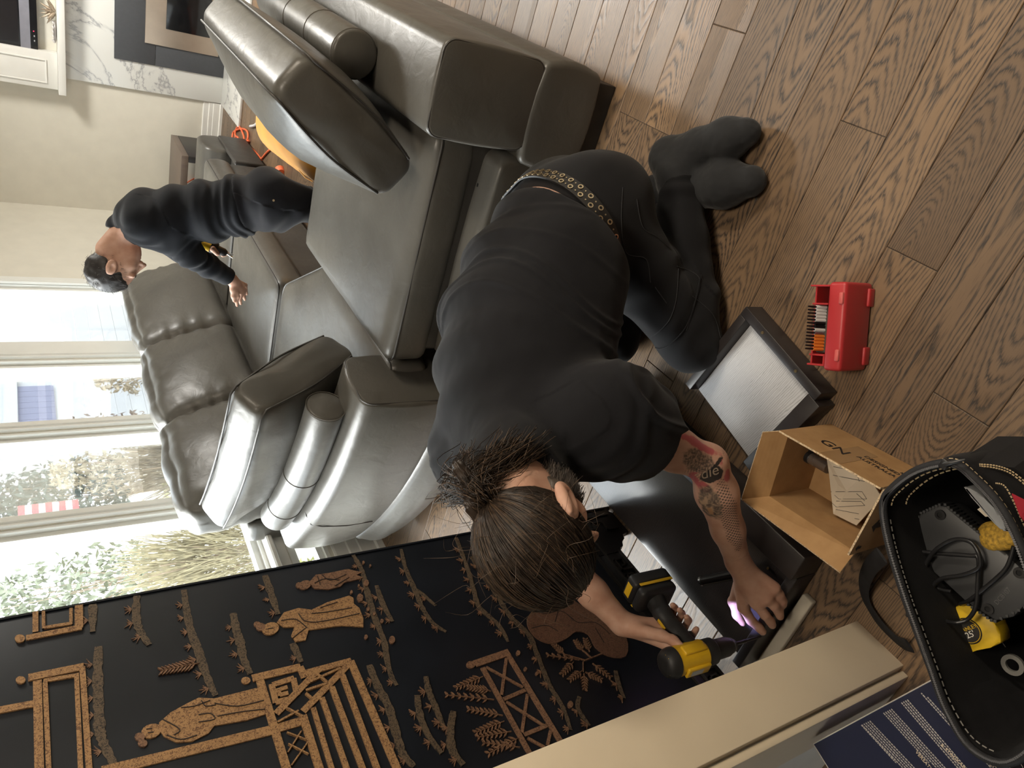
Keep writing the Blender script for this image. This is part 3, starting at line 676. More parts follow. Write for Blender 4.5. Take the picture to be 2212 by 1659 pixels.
tag(tube('plug', [pz(604, 366, 0.02), pz(607, 374, 0.02)], [0.035, 0.03], cordm, None, 12), 'orange plug lying on the floor in front of the black-clad person at the back', 'plug')
tag(tube('hose', smooth_path([pz(541, 273, 0.012), pz(552, 270, 0.012), pz(562, 256, 0.012), pz(566, 240, 0.012)], 6), 0.012, pmat('white_plastic', (0.7, 0.7, 0.72), 0.3), None, 8), 'white curved cable on the floor near the hearth', 'cable')
# end table in the far corner: hollow dark frame
blk_wood = wood('black_wood', (0.030, 0.026, 0.026), (0.010, 0.009, 0.009), rough=0.38, per_object=False)
tp_wood = wood('lit_top_wood', (0.17, 0.13, 0.105), (0.09, 0.07, 0.06), rough=0.4, per_object=False)  # tabletop paler than the frame, light reflection put into its colour
te = tag(empty('end_table', (-2.32, 6.72, 0)), 'dark hollow-framed end table in the corner below the plain wall', 'table')
parented(box('top', (-2.62, 6.44, 0.385), (-2.0, 7.0, 0.44), tp_wood, None, bev=0.003), te)
for x in (-2.62, -2.055): parented(box('side', (x, 6.44, 0.0), (x + 0.055, 7.0, 0.384), blk_wood, None, bev=0.003), te)
tag(tube('lead', smooth_path([py(436, 372, 7.128), py(424, 383, 7.128), py(402, 397, 7.128), py(396, 420, 7.128)], 6), 0.006, cordm, None, 6), 'thin orange lead against the wall, seen through the dark end table', 'cord')

# ------------------------------------------------------------------ fireplace wall
marble = bpy.data.materials.new('white_marble'); N = NT(marble); co = N.add('TexCoord').outputs['Object']
nz = N.add('TexNoise', i_Vector=co, i_Scale=1.6, i_Detail=6.0, i_Roughness=0.6, i_Distortion=0.8).outputs['Fac']
vn = N.math('ABSOLUTE', N.math('SUBTRACT', nz, 0.5)); veins = N.ramp(vn, [(0.0, (0.36, 0.36, 0.37)), (0.010, (0.62, 0.62, 0.60)), (0.03, (0.71, 0.71, 0.68)), (1.0, (0.73, 0.73, 0.70))])
N.out('Base Color', veins); N.out('Roughness', 0.22)
charc = pmat('charcoal_slate', (0.060, 0.063, 0.070), 0.55, var=0.06, vs=40)
brz = pmat('brushed_bronze', (0.42, 0.34, 0.27), 0.42, metal=0.75, var=0.05)
fpx = 0.45
fpl = tag(empty('fireplace', (-0.6, 7.1, 0)), 'white marble fireplace with charcoal slate frame and bronze insert', 'fireplace')
FN = WN
parented(box('marble_slab', (-1.695, FN - 0.03, 0.0), (fpx, FN - 0.0005, 1.222), marble, None, bev=0.002), fpl)
parented(box('slate_panel', (-1.468, FN - 0.044, 0.572), (-0.2, FN - 0.0305, 0.876), charc, None, bev=0.0015), fpl)
parented(box('slate_panel', (-1.468, FN - 0.044, 0.02), (-1.0, FN - 0.0305, 0.569), charc, None, bev=0.0015), fpl)
parented(box('insert_frame', (-1.298, FN - 0.058, 0.08), (-0.25, FN - 0.0445, 0.655), brz, None, bev=0.002), fpl)
parented(box('firebox_glass', (-1.158, FN - 0.064, 0.16), (-0.4, FN - 0.0585, 0.502), pmat('firebox_black', (0.006, 0.006, 0.007), 0.12), None, bev=0.002), fpl)
parented(box('hearth', (-1.70, 6.42, 0.0005), (fpx, FN - 0.031, 0.022), marble, None, bev=0.003), fpl)
mt_ = tag(empty('mantel', (-0.6, 7.0, 1.22)), 'cream painted mantel shelf running along above the white marble', 'mantel')
parented(box('shelf', (-1.80, FN - 0.17, 1.223), (fpx, FN - 0.0005, 1.276), white_paint, None, bev=0.003), mt_)
tr10 = tag(box('trim_10', (-1.775, FN - 0.12, 1.277), (-1.50, FN - 0.0005, 2.749), white_paint, None, bev=0.002), kind='structure')
bm = bmesh.new()
for a, b in (((-1.735, 1.36), (-1.725, 2.6)), ((-1.565, 1.36), (-1.555, 2.6)), ((-1.735, 1.35), (-1.555, 1.36))): bbox(bm, (a[0], FN - 0.128, a[1]), (b[0], FN - 0.1205, b[1]), 0.002)
parented(tag(from_bm('panel_moulding', bm, white_paint), kind='stuff'), tr10)
tag(box('trim_11', (-1.4995, FN - 0.02, 1.277), (fpx, FN - 0.0005, 2.749), wall_paint, None), kind='structure')
tv = tag(empty('television', (-0.9, 7.0, 1.4)), 'black television with grey bottom bar hung above the mantel', 'television')
parented(box('case', (-1.515, FN - 0.085, 1.402), (-0.2, FN - 0.021, 2.25), pmat('tv_black', (0.008, 0.008, 0.01), 0.25), None, bev=0.006), tv)
parented(box('screen', (-1.475, FN - 0.0875, 1.525), (-0.25, FN - 0.0855, 2.22), pmat('tv_screen', (0.012, 0.010, 0.012), 0.18), None), tv)
parented(box('speaker_bar', (-1.505, FN - 0.088, 1.45), (-0.22, FN - 0.0855, 1.515), pmat('tv_grey', (0.23, 0.23, 0.27), 0.4), None), tv)
parented(box('standby_light', (-1.372, FN - 0.0872, 1.424), (-1.366, FN - 0.0855, 1.430), pmat('tv_red_led', (0.4, 0.0, 0.02), 0.5, emis=((1, 0.03, 0.08), 3)), None), tv)
for q in (-1.41, -1.445): parented(box('button_mark', (q, FN - 0.0865, 1.420), (q + 0.012, FN - 0.0855, 1.428), pmat('tv_mark', (0.4, 0.4, 0.4), 0.5), None), tv)
ag = tag(empty('agave_ornament', (-1.20, FN - 0.10, 1.277)), 'silver beaded spiky star ornament standing on the mantel shelf', 'ornament')
slv = pmat('beaded_silver', (0.42, 0.34, 0.26), 0.35, metal=0.8, var=0.6, vs=240, bump=0.8, bs=300, bd=0.003)
for i in range(9):
    a = 2 * PI * i / 9; e = 0.55 + 0.5 * (i % 2); d = Vector((math.cos(a) * math.cos(e), math.sin(a) * math.cos(e) * 0.5, math.sin(e)))
    tube('spike', [d * 0.01 + Vector((0, 0, 0.005)), d * 0.045 + Vector((0, 0, 0.004)), d * 0.12], [0.010, 0.014, 0.001], slv, ag, 7)
dsh = tag(empty('dish', (-1.34, FN - 0.11, 1.277)), 'shallow silver and white striped dish lying on the mantel beside the ornament', 'dish')
bm = bmesh.new(); bmesh.ops.create_uvsphere(bm, u_segments=20, v_segments=10, radius=1); [setattr(v, 'co', Vector((v.co.x * 0.085, v.co.y * 0.05, v.co.z * 0.012 + 0.0125))) for v in bm.verts]
from_bm('plate', bm, pmat('silver_dish', (0.45, 0.43, 0.42), 0.25, metal=0.7), dsh, smooth=True)
for i in range(5): tube('shell_stripe', [(-0.07 + i * 0.034, -0.03, 0.020), (-0.062 + i * 0.034, 0, 0.027), (-0.07 + i * 0.034, 0.03, 0.020)], 0.007, pmat('shell_white', (0.7, 0.68, 0.66), 0.3), dsh, 6)
# ================================================================== black lacquer screen with gilt garden scenes
SX = -1.37
lac = pmat('black_lacquer', (0.0055, 0.0075, 0.0120), 0.42, var=0.25, vs=5, bump=0.05, bs=140, spec=0.32)
def gilt_mat(name, c, d):
    if name in MATS: return MATS[name]
    m = bpy.data.materials.new(name); MATS[name] = m; N = NT(m); co = N.add('TexCoord').outputs['Object']
    n1 = N.add('TexNoise', i_Vector=co, i_Scale=170.0, i_Detail=5.0, i_Distortion=2.0).outputs['Fac']
    N.out('Base Color', N.ramp(n1, [(0.40, d), (0.50, c), (0.75, tuple(q * 1.25 for q in c))])); N.out('Roughness', 0.48); N.out('Metallic', 0.25); return m
gold = gilt_mat('old_gilt', (0.33, 0.190, 0.085), (0.14, 0.07, 0.035)); goldb = gilt_mat('brown_gilt', (0.20, 0.110, 0.064), (0.08, 0.042, 0.028))
dim = gilt_mat('dull_gilt', (0.105, 0.075, 0.048), (0.022, 0.017, 0.014)); ink = pmat('engraved_line', (0.02, 0.012, 0.01), 0.6)
scr = tag(empty('folding_screen', (SX, 0.84, 0)), 'black lacquer screen panel with gilt ladies and pavilions before the window', 'screen')
scr_p = parented(box('lacquer_panel', (SX - 0.022, 0.462, 0.19), (SX - 0.0008, 1.226, 2.15), lac, None, bev=0.0025), scr)
parented(box('panel_edge', (SX - 0.024, 1.2265, 0.0), (SX + 0.0015, 1.232, 2.15), lac, None), scr)
def P1(x, y): return px(x / 3.197, 1140 + y / 3.197, SX)
def P2(x, y): return px(660 + x / 3.197, 1140 + y / 3.197, SX)
_lay = [0]
def nxt(h): _lay[0] += 1; return h + 0.0000045 * _lay[0]
def flat(name, poly, mt, h=0.0007, par=None):
    """flat gilt shape lying on the lacquer (Y, Z outline)"""
    h = nxt(h); bm = bmesh.new(); n = len(poly)
    f = [bm.verts.new((SX + h, p.y, p.z)) for p in poly]; b = [bm.verts.new((SX - 0.0006, p.y, p.z)) for p in poly]
    bm.faces.new(f); bm.faces.new(b[::-1])
    for i in range(n): bm.faces.new((f[i], b[i], b[(i + 1) % n], f[(i + 1) % n]))
    return parented(from_bm(name, bm, mt), par or scr)
def band_bm(bm, pts, w, h=0.0007):
    h = nxt(h) if h < 0.0013 else h + 0.0035; n = len(pts); L = []; R = []
    for i in range(n):
        t = (pts[min(n - 1, i + 1)] - pts[max(0, i - 1)]); t.x = 0; t = t.normalized() if t.length > 1e-9 else Vector((0, 0, 1)); s = Vector((0, -t.z, t.y)); ww = (w[i] if isinstance(w, list) else w) / 2
        L.append(pts[i] + s * ww); R.append(pts[i] - s * ww)
    f = [[bm.verts.new((SX + h, p.y, p.z)) for p in q] for q in (L, R)]; b = [[bm.verts.new((SX - 0.0006, p.y, p.z)) for p in q] for q in (L, R)]
    for i in range(n - 1):
        bm.faces.new((f[0][i], f[0][i + 1], f[1][i + 1], f[1][i])); bm.faces.new((f[0][i], b[0][i], b[0][i + 1], f[0][i + 1])); bm.faces.new((f[1][i], f[1][i + 1], b[1][i + 1], b[1][i]))
def bars(name, lst, mt, h=0.0007):
    bm = bmesh.new()
    for i, (f, a, b, w) in enumerate(lst): band_bm(bm, [f(*a), f(*b)], w, h + 0.00004 * i)
    o = parented(from_bm(name, bm, mt, recalc=True), scr); o['kind'] = 'stuff'; return o
def blob(f, c, rx, ry, n=14, rot=0.0):
    cr, sr = math.cos(rot), math.sin(rot)
    return [f(c[0] + rx * math.cos(a) * cr - ry * math.sin(a) * sr, c[1] + rx * math.cos(a) * sr + ry * math.sin(a) * cr) for a in [2 * PI * k / n for k in range(n)]]
rb = random.Random(5)
def branch(f, pts, w=0.016, mt=dim, leaves=True, gap=70):
    P = smooth_path([f(*p) for p in pts], 7)
    ws = [w * (0.75 + 0.35 * rb.random()) * (0.6 + 0.4 * math.sin(PI * min(1, (i + 2) / len(P)))) for i in range(len(P))]
    bm = bmesh.new(); band_bm(bm, P, ws); o = parented(from_bm('gilt_branch', bm, mt), scr)
    if not leaves: return
    bm = bmesh.new(); acc = 0.0
    for i in range(1, len(P)):
        acc += (P[i] - P[i - 1]).length
        if acc > 0.034:
            acc = 0; base = P[i] + Vector((0, ws[i] * 0.1, ws[i] * 0.55))
            for k in range(5):
                a = math.radians(35 + 27 * k + rb.uniform(-8, 8)); L = rb.uniform(0.010, 0.020)
                band_bm(bm, [base, base + Vector((0, math.cos(a) * L * 0.5, math.sin(a) * L * 0.55)), base + Vector((0, math.cos(a) * L, math.sin(a) * L * 0.9))], [0.0020, 0.0022, 0.0004], 0.0009)
    if len(bm.verts): q = parented(from_bm('gilt_sprig', bm, goldb), scr); q['kind'] = 'stuff'
    else: bm.free()
def frond(f, a, b, mt=goldb, n=7, L=0.016):
    A, B = f(*a), f(*b); d = B - A; t = d.normalized(); s = Vector((0, -t.z, t.y)); bm = bmesh.new(); band_bm(bm, [A, B], 0.0015)
    for i in range(1, n + 1):
        c = A + d * (i / n)
        for sg in (-1, 1):
            e = c + (t * 0.8 + s * sg * 0.75) * L * (1.05 - 0.4 * i / n); band_bm(bm, [c, c.lerp(e, 0.5), e], [0.0006, 0.0042, 0.0004], 0.0009)
    o = parented(from_bm('gilt_frond', bm, mt), scr); o['kind'] = 'stuff'
for f, pts, w in [(P1, [(680, 820), (675, 1000), (680, 1200), (690, 1400), (720, 1500), (790, 1640)], 0.020), (P1, [(945, 470), (940, 600), (960, 700), (1030, 810)], 0.018),
                  (P1, [(1270, 430), (1290, 580), (1320, 720), (1370, 850), (1400, 950), (1450, 1080), (1490, 1160)], 0.018), (P1, [(1610, 590), (1630, 700), (1660, 800), (1680, 900), (1730, 1010)], 0.020),
                  (P1, [(1830, 330), (1870, 450), (1920, 600)], 0.018), (P1, [(2020, 800), (2080, 930)], 0.018), (P1, [(640, 530), (640, 720)], 0.018),
                  (P2, [(330, 190), (390, 300), (420, 420), (470, 600), (540, 780), (560, 900), (590, 1020), (630, 1090)], 0.016), (P2, [(490, 400), (530, 520), (600, 650)], 0.014),
                  (P2, [(660, 150), (690, 280), (750, 420), (810, 560), (880, 660), (970, 720)], 0.013), (P2, [(770, 430), (830, 480), (900, 540)], 0.010),
                  (P2, [(440, 950), (500, 1100), (570, 1230), (620, 1400), (670, 1560), (750, 1650)], 0.020), (P2, [(1040, 70), (1120, 290), (1160, 430), (1200, 550), (1330, 670), (1400, 790)], 0.014),
                  (P2, [(1140, 200), (1230, 330), (1320, 470), (1420, 620), (1540, 740), (1600, 880), (1680, 1080), (1780, 1250), (1830, 1400)], 0.014), (P2, [(1340, 400), (1420, 470), (1490, 540)], 0.011),
                  (P2, [(830, 1030), (850, 1130), (900, 1250), (960, 1400)], 0.015), (P2, [(770, 1160), (790, 1300), (850, 1440), (940, 1560)], 0.016), (P2, [(1020, 1270), (1000, 1400), (1010, 1530), (1090, 1640)], 0.020),
                  (P2, [(1890, 1170), (1880, 1250), (1960, 1370)], 0.012), (P2, [(2140, 990), (2160, 1080), (2200, 1180)], 0.012)]:
    branch(f, pts, w)
bars('gilt_stand', [(P1, (245, 585), (245, 725), 0.010), (P1, (300, 580), (302, 700), 0.006), (P1, (180, 765), (565, 690), 0.013), (P1, (545, 540), (545, 700), 0.015), (P1, (490, 560), (490, 672), 0.006), (P1, (305, 694), (495, 664), 0.007)], gold)
bars('gilt_stand', [(P1, (195, 1040), (578, 962), 0.016), (P1, (258, 1060), (272, 1700), 0.014), (P1, (312, 1072), (338, 1700), 0.008), (P1, (528, 1010), (558, 1700), 0.008), (P1, (568, 965), (618, 1700), 0.010), (P1, (300, 1062), (530, 1022), 0.008), (P1, (-60, 1275), (240, 1218), 0.014)], gold)
bars('gilt_rail', [(P1, (700, 1690), (1880, 1400), 0.020), (P1, (1880, 1400), (2095, 1335), 0.018), (P1, (720, 1662), (1870, 1375), 0.003)], gold)
bars('gilt_pavilion', [(P1, (1740, 1045), (2075, 965), 0.017), (P1, (1795, 1060), (1985, 1690), 0.016), (P1, (2070, 965), (2105, 1040), 0.015), (P1, (1880, 1090), (2030, 1042), 0.012), (P1, (2025, 1045), (2052, 1160), 0.012), (P1, (1875, 1085), (1905, 1215), 0.012), (P1, (1900, 1210), (1990, 1190), 0.012), (P1, (1915, 1115), (1935, 1165), 0.009), (P1, (1935, 1120), (1985, 1105), 0.009), (P1, (1930, 1160), (1990, 1145), 0.009),
     (P1, (2200, 985), (1905, 1290), 0.014), (P1, (2090, 1300), (2212, 1690), 0.016), (P2, (-10, 1010), (315, 922), 0.014), (P2, (310, 925), (640, 1690), 0.016), (P2, (300, 945), (-20, 1275), 0.014), (P2, (252, 1020), (500, 1690), 0.012), (P2, (180, 1105), (400, 1690), 0.012), (P2, (112, 1180), (290, 1690), 0.011), (P2, (52, 1250), (185, 1690), 0.010), (P2, (-10, 1330), (100, 1690), 0.014),
     (P2, (70, 1010), (150, 1075), 0.005), (P2, (0, 1085), (240, 975), 0.005), (P2, (0, 1130), (150, 1080), 0.005), (P2, (0, 1150), (60, 1200), 0.005), (P1, (1975, 1250), (2090, 1310), 0.004), (P1, (1915, 1350), (2060, 1270), 0.004), (P1, (1980, 1420), (2140, 1480), 0.0025), (P1, (1990, 1500), (2130, 1570), 0.0025), (P1, (2080, 1410), (1985, 1560), 0.0025), (P1, (2130, 1480), (2010, 1650), 0.0025)], gold)
bars('gilt_fence', [(P2, (1165, 945), (1405, 862), 0.018), (P2, (1222, 970), (1545, 1560), 0.012), (P2, (1400, 885), (1760, 1480), 0.013), (P2, (1245, 965), (1500, 1105), 0.006), (P2, (1385, 905), (1352, 1160), 0.007), (P2, (1365, 1190), (1515, 1125), 0.009), (P2, (1385, 1205), (1645, 1370), 0.006), (P2, (1530, 1155), (1492, 1420), 0.007), (P2, (1505, 1435), (1665, 1370), 0.009), (P2, (1530, 1455), (1650, 1520), 0.006), (P2, (1690, 1405), (1668, 1510), 0.007)], goldb)
for f, c, r, mt in [(P1, (138, 770), 36, gold), (P1, (143, 1057), 34, gold), (P1, (1697, 1060), 32, gold), (P2, (1140, 950), 32, goldb)]: flat('gilt_knob', blob(f, c, r, r * 0.75), mt)
def lady(f, body, head, hr, bun, folds, mt=gold):
    flat('gilt_figure', [f(*p) for p in body], mt); flat('gilt_figure_head', blob(f, head, hr[0], hr[1], 14, -0.3), mt, 0.0009)
    for c, r in bun: flat('gilt_figure_hair', blob(f, c, r, r * 0.8, 10), goldb, 0.0010)
    bm = bmesh.new()
    for ln in folds: band_bm(bm, smooth_path([f(*p) for p in ln], 4), 0.0016, 0.0013)
    q = parented(from_bm('engraved_folds', bm, ink), scr); q['kind'] = 'stuff'
lady(P1, [(1100, 1350), (1180, 1280), (1290, 1220), (1370, 1180), (1480, 1185), (1620, 1150), (1780, 1110), (1815, 1190), (1840, 1290), (1700, 1335), (1480, 1372), (1440, 1425), (1330, 1480), (1220, 1488), (1130, 1445), (1090, 1390)], (1045, 1410), (72, 48), [((965, 1450), 36), ((985, 1494), 34)],
     [[(1120, 1330), (1240, 1400), (1200, 1440)], [(1250, 1250), (1340, 1240), (1450, 1200)], [(1370, 1300), (1450, 1290), (1480, 1330), (1370, 1350)], [(1480, 1220), (1640, 1240), (1820, 1200)], [(1500, 1310), (1660, 1280), (1830, 1260)], [(1390, 1200), (1420, 1240), (1490, 1230)], [(1010, 1400), (1050, 1395)], [(1020, 1425), (1060, 1420)], [(1150, 1440), (1250, 1470), (1360, 1440)]])
lady(P1, [(1910, 660), (1960, 590), (2060, 560), (2150, 572), (2260, 520), (2410, 474), (2440, 490), (2442, 530), (2480, 560), (2508, 630), (2508, 690), (2360, 680), (2210, 700), (2130, 712), (2110, 780), (2040, 794), (2010, 750), (2032, 690), (1960, 692)], (1868, 702), (60, 42), [((1800, 690), 34), ((1775, 672), 24)],
     [[(1940, 650), (2040, 640), (2120, 700)], [(2020, 770), (2070, 730), (2110, 700)], [(2150, 600), (2250, 590), (2430, 560)], [(2180, 660), (2300, 640), (2480, 600)], [(2210, 560), (2330, 520)], [(1850, 705), (1885, 700)], [(2060, 600), (2100, 650), (2180, 660)]])
lady(P2, [(20, 385), (70, 330), (160, 318), (290, 290), (330, 300), (392, 312), (350, 330), (398, 350), (330, 368), (270, 382), (240, 410), (160, 430), (60, 424)], (-5, 400), (44, 30), [((-45, 402), 24)], [[(60, 390), (130, 360), (230, 370)], [(110, 330), (170, 370), (280, 330)], [(200, 410), (300, 350)], [(80, 340), (100, 400)]], goldb)
rk = [(1610, 500), (1690, 440), (1760, 440), (1900, 540), (2100, 660), (2212, 760), (2212, 890), (2090, 890), (2000, 830), (1950, 740), (1870, 720), (1800, 770), (1700, 805), (1600, 770), (1540, 700), (1530, 630), (1570, 570)]
flat('gilt_rock', [f for f in smooth_path([P2(*p) for p in rk], 3, True)], gilt_mat('rock_gilt', (0.150, 0.078, 0.048), (0.09, 0.045, 0.03)))
bm = bmesh.new()
for ln in [[(1580, 560), (1650, 600), (1760, 580), (1850, 640)], [(1700, 470), (1740, 560), (1720, 660)], [(1560, 700), (1660, 680), (1740, 720)], [(1800, 600), (1880, 660), (2000, 660), (2100, 740)], [(2000, 700), (2060, 800)]]: band_bm(bm, smooth_path([P2(*p) for p in ln], 4), 0.0022, 0.0011)
q = parented(from_bm('engraved_veins', bm, ink), scr); q['kind'] = 'stuff'
for a, b in [((1225, 1030), (1050, 1105)), ((1280, 1130), (1130, 1110)), ((1300, 1190), (985, 1160)), ((1360, 1300), (1135, 1260)), ((1370, 1340), (1185, 1415)), ((1420, 1410), (1200, 1450)), ((1480, 1520), (1240, 1490)), ((1480, 1450), (1270, 1560))]: frond(P2, a, b)
for a, b in [((1890, 915), (1680, 885)), ((1790, 880), (1720, 815)), ((1920, 860), (1870, 790)), ((1960, 860), (1935, 780)), ((1850, 930), (1775, 1010)), ((1910, 990), (1830, 1050)), ((1920, 1010), (1925, 1110)), ((1930, 1000), (2030, 1050)), ((1980, 940), (2095, 1030))]: frond(P2, a, b, goldb, 5, 0.014)
bars('gilt_twig', [(P2, (2050, 872), (1930, 920), 0.003), (P2, (1930, 920), (1790, 880), 0.002), (P2, (1915, 930), (1915, 1000), 0.002), (P2, (1970, 900), (1920, 855), 0.002)], goldb)
for c, r in [((375, 490), 28), ((418, 388), 23), ((430, 567), 14), ((472, 601), 12), ((526, 650), 14), ((416, 760), 15), ((596, 780), 26), ((1466, 870), 18), ((1516, 982), 14), ((1595, 1012), 13), ((1826, 1226), 24), ((445, 268), 9), ((398, 246), 11), ((315, 450), 12), ((366, 404), 8)]: flat('gilt_blossom', blob(P2, c, r * 0.8, r, 10), goldb)
frond(P1, (1375, 940), (1130, 992), goldb, 9, 0.02)
# carved foot rail with fretwork, open below
cblk = pmat('carved_black', (0.0075, 0.0068, 0.0065), 0.32, var=0.3, vs=40)
parented(box('foot_rail', (SX - 0.020, 0.462, 0.085), (SX - 0.004, 1.05, 0.188), cblk, None, bev=0.002), scr)
prof = [(1.05, 0.188), (1.05, 0.085), (1.062, 0.078), (1.068, 0.062), (1.085, 0.052), (1.095, 0.035), (1.11, 0.03), (1.118, 0.0), (1.205, 0.0), (1.226, 0.02), (1.226, 0.188)]
bm = bmesh.new(); a = [bm.verts.new((SX - 0.021, p, z)) for p, z in prof]; b = [bm.verts.new((SX - 0.003, p, z)) for p, z in prof]; n = len(prof)
bm.faces.new(a[::-1]); bm.faces.new(b); [bm.faces.new((a[i], a[(i + 1) % n], b[(i + 1) % n], b[i])) for i in range(n)]
parented(from_bm('foot_bracket', bm, cblk), scr)
bm = bmesh.new()
def fret(pts, w=0.006):
    for (p, q) in zip(pts, pts[1:]):
        lo = (SX - 0.004, min(p[0], q[0]) - w / 2, min(p[1], q[1]) - w / 2); hi = (SX + 0.003, max(p[0], q[0]) + w / 2, max(p[1], q[1]) + w / 2); bbox(bm, lo, hi)
fret([(0.47, 0.182), (1.22, 0.182)]); fret([(0.47, 0.092), (1.05, 0.092)]); fret([(0.47, 0.150), (1.10, 0.150)], 0.004)
for i in range(9):
    y = 0.50 + i * 0.06
    fret([(y, 0.10), (y, 0.135), (y + 0.04, 0.135), (y + 0.04, 0.108), (y + 0.016, 0.108), (y + 0.016, 0.122)], 0.0045)
fret([(1.20, 0.03), (1.20, 0.14), (1.15, 0.14), (1.15, 0.11), (1.175, 0.11), (1.175, 0.07), (1.14, 0.07), (1.14, 0.03)], 0.005)
q = parented(from_bm('fretwork', bm, pmat('carved_black_edge', (0.020, 0.017, 0.015), 0.3)), scr); q['kind'] = 'stuff'

# ================================================================== the furniture being put together
top_grey = wood('grey_woodgrain', (0.115, 0.112, 0.118), (0.070, 0.068, 0.072), scale=1.5, rough=0.34, per_object=False, ring=0.006, fs=120)
blk2 = pmat('black_brown_board', (0.022, 0.018, 0.018), 0.42, var=0.2, vs=20)
tb = tag(empty('table_frame', (-1.16, 1.0, 0)), 'long dark upturned table frame on the floor under the drill', 'table')
parented(box('top_board', (-1.325, 0.60, 0.001), (-1.005, 1.62, 0.045), wood('dark_woodgrain', (0.040, 0.034, 0.033), (0.017, 0.014, 0.014), rough=0.22, per_object=False, ring=0.006, scale=1.4, fs=110, coat=0.25), None, bev=0.002), tb)
parented(box('side_rail', (-1.004, 0.575, 0.001), (-0.93, 1.30, 0.100), blk2, None, bev=0.003), tb)
parented(box('side_groove', (-1.018, 0.60, 0.0455), (-1.0045, 1.30, 0.060), blk2, None, bev=0.002), tb)
parented(box('end_rail', (-1.33, 0.574, 0.001), (-1.0045, 0.5995, 0.075), blk2, None, bev=0.003), tb)
lp, lq = pz(1520, 1254, 0.085), pz(1600, 1238, 0.085)
parented(tube('leg', [lp, lp.lerp(lq, 1.35)], 0.0135, pmat('black_metal', (0.012, 0.011, 0.011), 0.22), None, 18), tb)
parented(tube('leg_cap', [lp + (lp - lq).normalized() * 0.007, lp], 0.0145, chrome, None, 18), tb)
parented(tube('screw', [(-1.06, 0.66, 0.0455), (-1.055, 0.655, 0.056)], 0.003, pmat('brass', (0.55, 0.40, 0.2), 0.3, metal=1.0), None, 8), tb)
fo = tag(box('foam_strip', (-1.355, 0.535, 0.0005), (-1.06, 0.566, 0.022), pmat('pale_foam', (0.42, 0.38, 0.31), 0.8), None, bev=0.004), 'pale foam packing strip on the floor along the end of the dark table frame', 'packing')
tr_ = tag(empty('drawer_tray', (-0.70, 0.92, 0)), 'shallow dark-sided tray with pale grey woodgrain base beside the kneeling knee', 'tray')
TR = frame3(pz(1640, 1000, 0.01), pz(1785, 852, 0.01) - pz(1640, 1000, 0.01), pz(1495, 853, 0.01) - pz(1640, 1000, 0.01))
for nm, lo, hi, mt in [('base_panel', (0.0, 0.0115, 0.0), (0.258, 0.258, 0.022), wood('reflect_woodgrain', (0.60, 0.61, 0.64), (0.36, 0.37, 0.39), scale=1.6, rough=0.4, per_object=False, ring=0.006, fs=120)), ('side_board', (0.0, 0.2585, -0.008), (0.258, 0.282, 0.055), blk2), ('end_board', (0.2585, -0.012, -0.008), (0.283, 0.282, 0.055), blk2), ('side_board', (0.0, -0.030, -0.008), (0.258, 0.011, 0.055), blk2)]:  # window reflection is put into the base panel's paler colour
    o = box(nm, lo, hi, mt, None, bev=0.0015); o.parent = tr_; o.matrix_parent_inverse = Matrix(); o.matrix_basis = Matrix.Translation(-tr_.location) @ TR
for k in (0.07, 0.20):
    q = tube('screw_hole', [(0.271, k, 0.0545), (0.271, k, 0.0565)], 0.004, pmat('brass', (0.55, 0.40, 0.2), 0.3, metal=1.0), None, 8); q.parent = tr_; q.matrix_parent_inverse = Matrix(); q.matrix_basis = Matrix.Translation(-tr_.location) @ TR

# ---- open red bit case
redp = pmat('red_plastic', (0.46, 0.030, 0.034), 0.42, var=0.06, bump=0.05, bs=400)
rc_ = tag(empty('bit_case', pz(1872, 800, 0)), 'open red plastic driver-bit case standing on the wooden floor', 'case')
rx = (pz(1888, 612, 0) - pz(1872, 800, 0)); RC = frame3((0, 0, 0), rx, Vector((-rx.y, rx.x, 0))); LR = rx.length
def rcm(o): o.parent = rc_; o.matrix_parent_inverse = Matrix(); o.matrix_basis = RC; return o
rcm(box('shell', (0.0, 0.0, 0.002), (LR, 0.042, 0.104), redp, None, bev=0.008, seg=3))
for a in (0.012, LR - 0.052): rcm(box('foot', (a, -0.005, 0.0), (a + 0.040, 0.034, 0.022), redp, None, bev=0.003))
for a in (0.022, LR - 0.048): rcm(box('latch', (a, 0.004, 0.092), (a + 0.026, 0.014, 0.1085), pmat('red_latch', (0.62, 0.12, 0.11), 0.35), None, bev=0.003))
bm = bmesh.new()
for lo, hi in [((0.008, 0.043, 0.010), (0.012, 0.085, 0.098)), ((LR - 0.010, 0.043, 0.010), (LR - 0.006, 0.09, 0.098)), ((0.008, 0.081, 0.010), (LR - 0.006, 0.085, 0.085)), ((0.030, 0.043, 0.05), (0.034, 0.081, 0.098)), ((LR - 0.050, 0.043, 0.05), (LR - 0.046, 0.081, 0.10)), ((0.012, 0.043, 0.088), (0.030, 0.047, 0.098))]: bbox(bm, lo, hi, 0.001, 1)
rcm(from_bm('tray_frame', bm, redp))
rcm(box('bit_rack', (0.036, 0.046, 0.03), (LR - 0.052, 0.076, 0.082), pmat('olive_rubber', (0.05, 0.045, 0.035), 0.7), None, bev=0.003))
blkm = pmat('black_oxide', (0.025, 0.025, 0.027), 0.3, metal=0.6); org = pmat('orange_plastic', (0.72, 0.20, 0.03), 0.4); sil = pmat('steel_bit', (0.55, 0.55, 0.56), 0.28, metal=0.9); wht = pmat('white_sleeve', (0.75, 0.74, 0.72), 0.4)
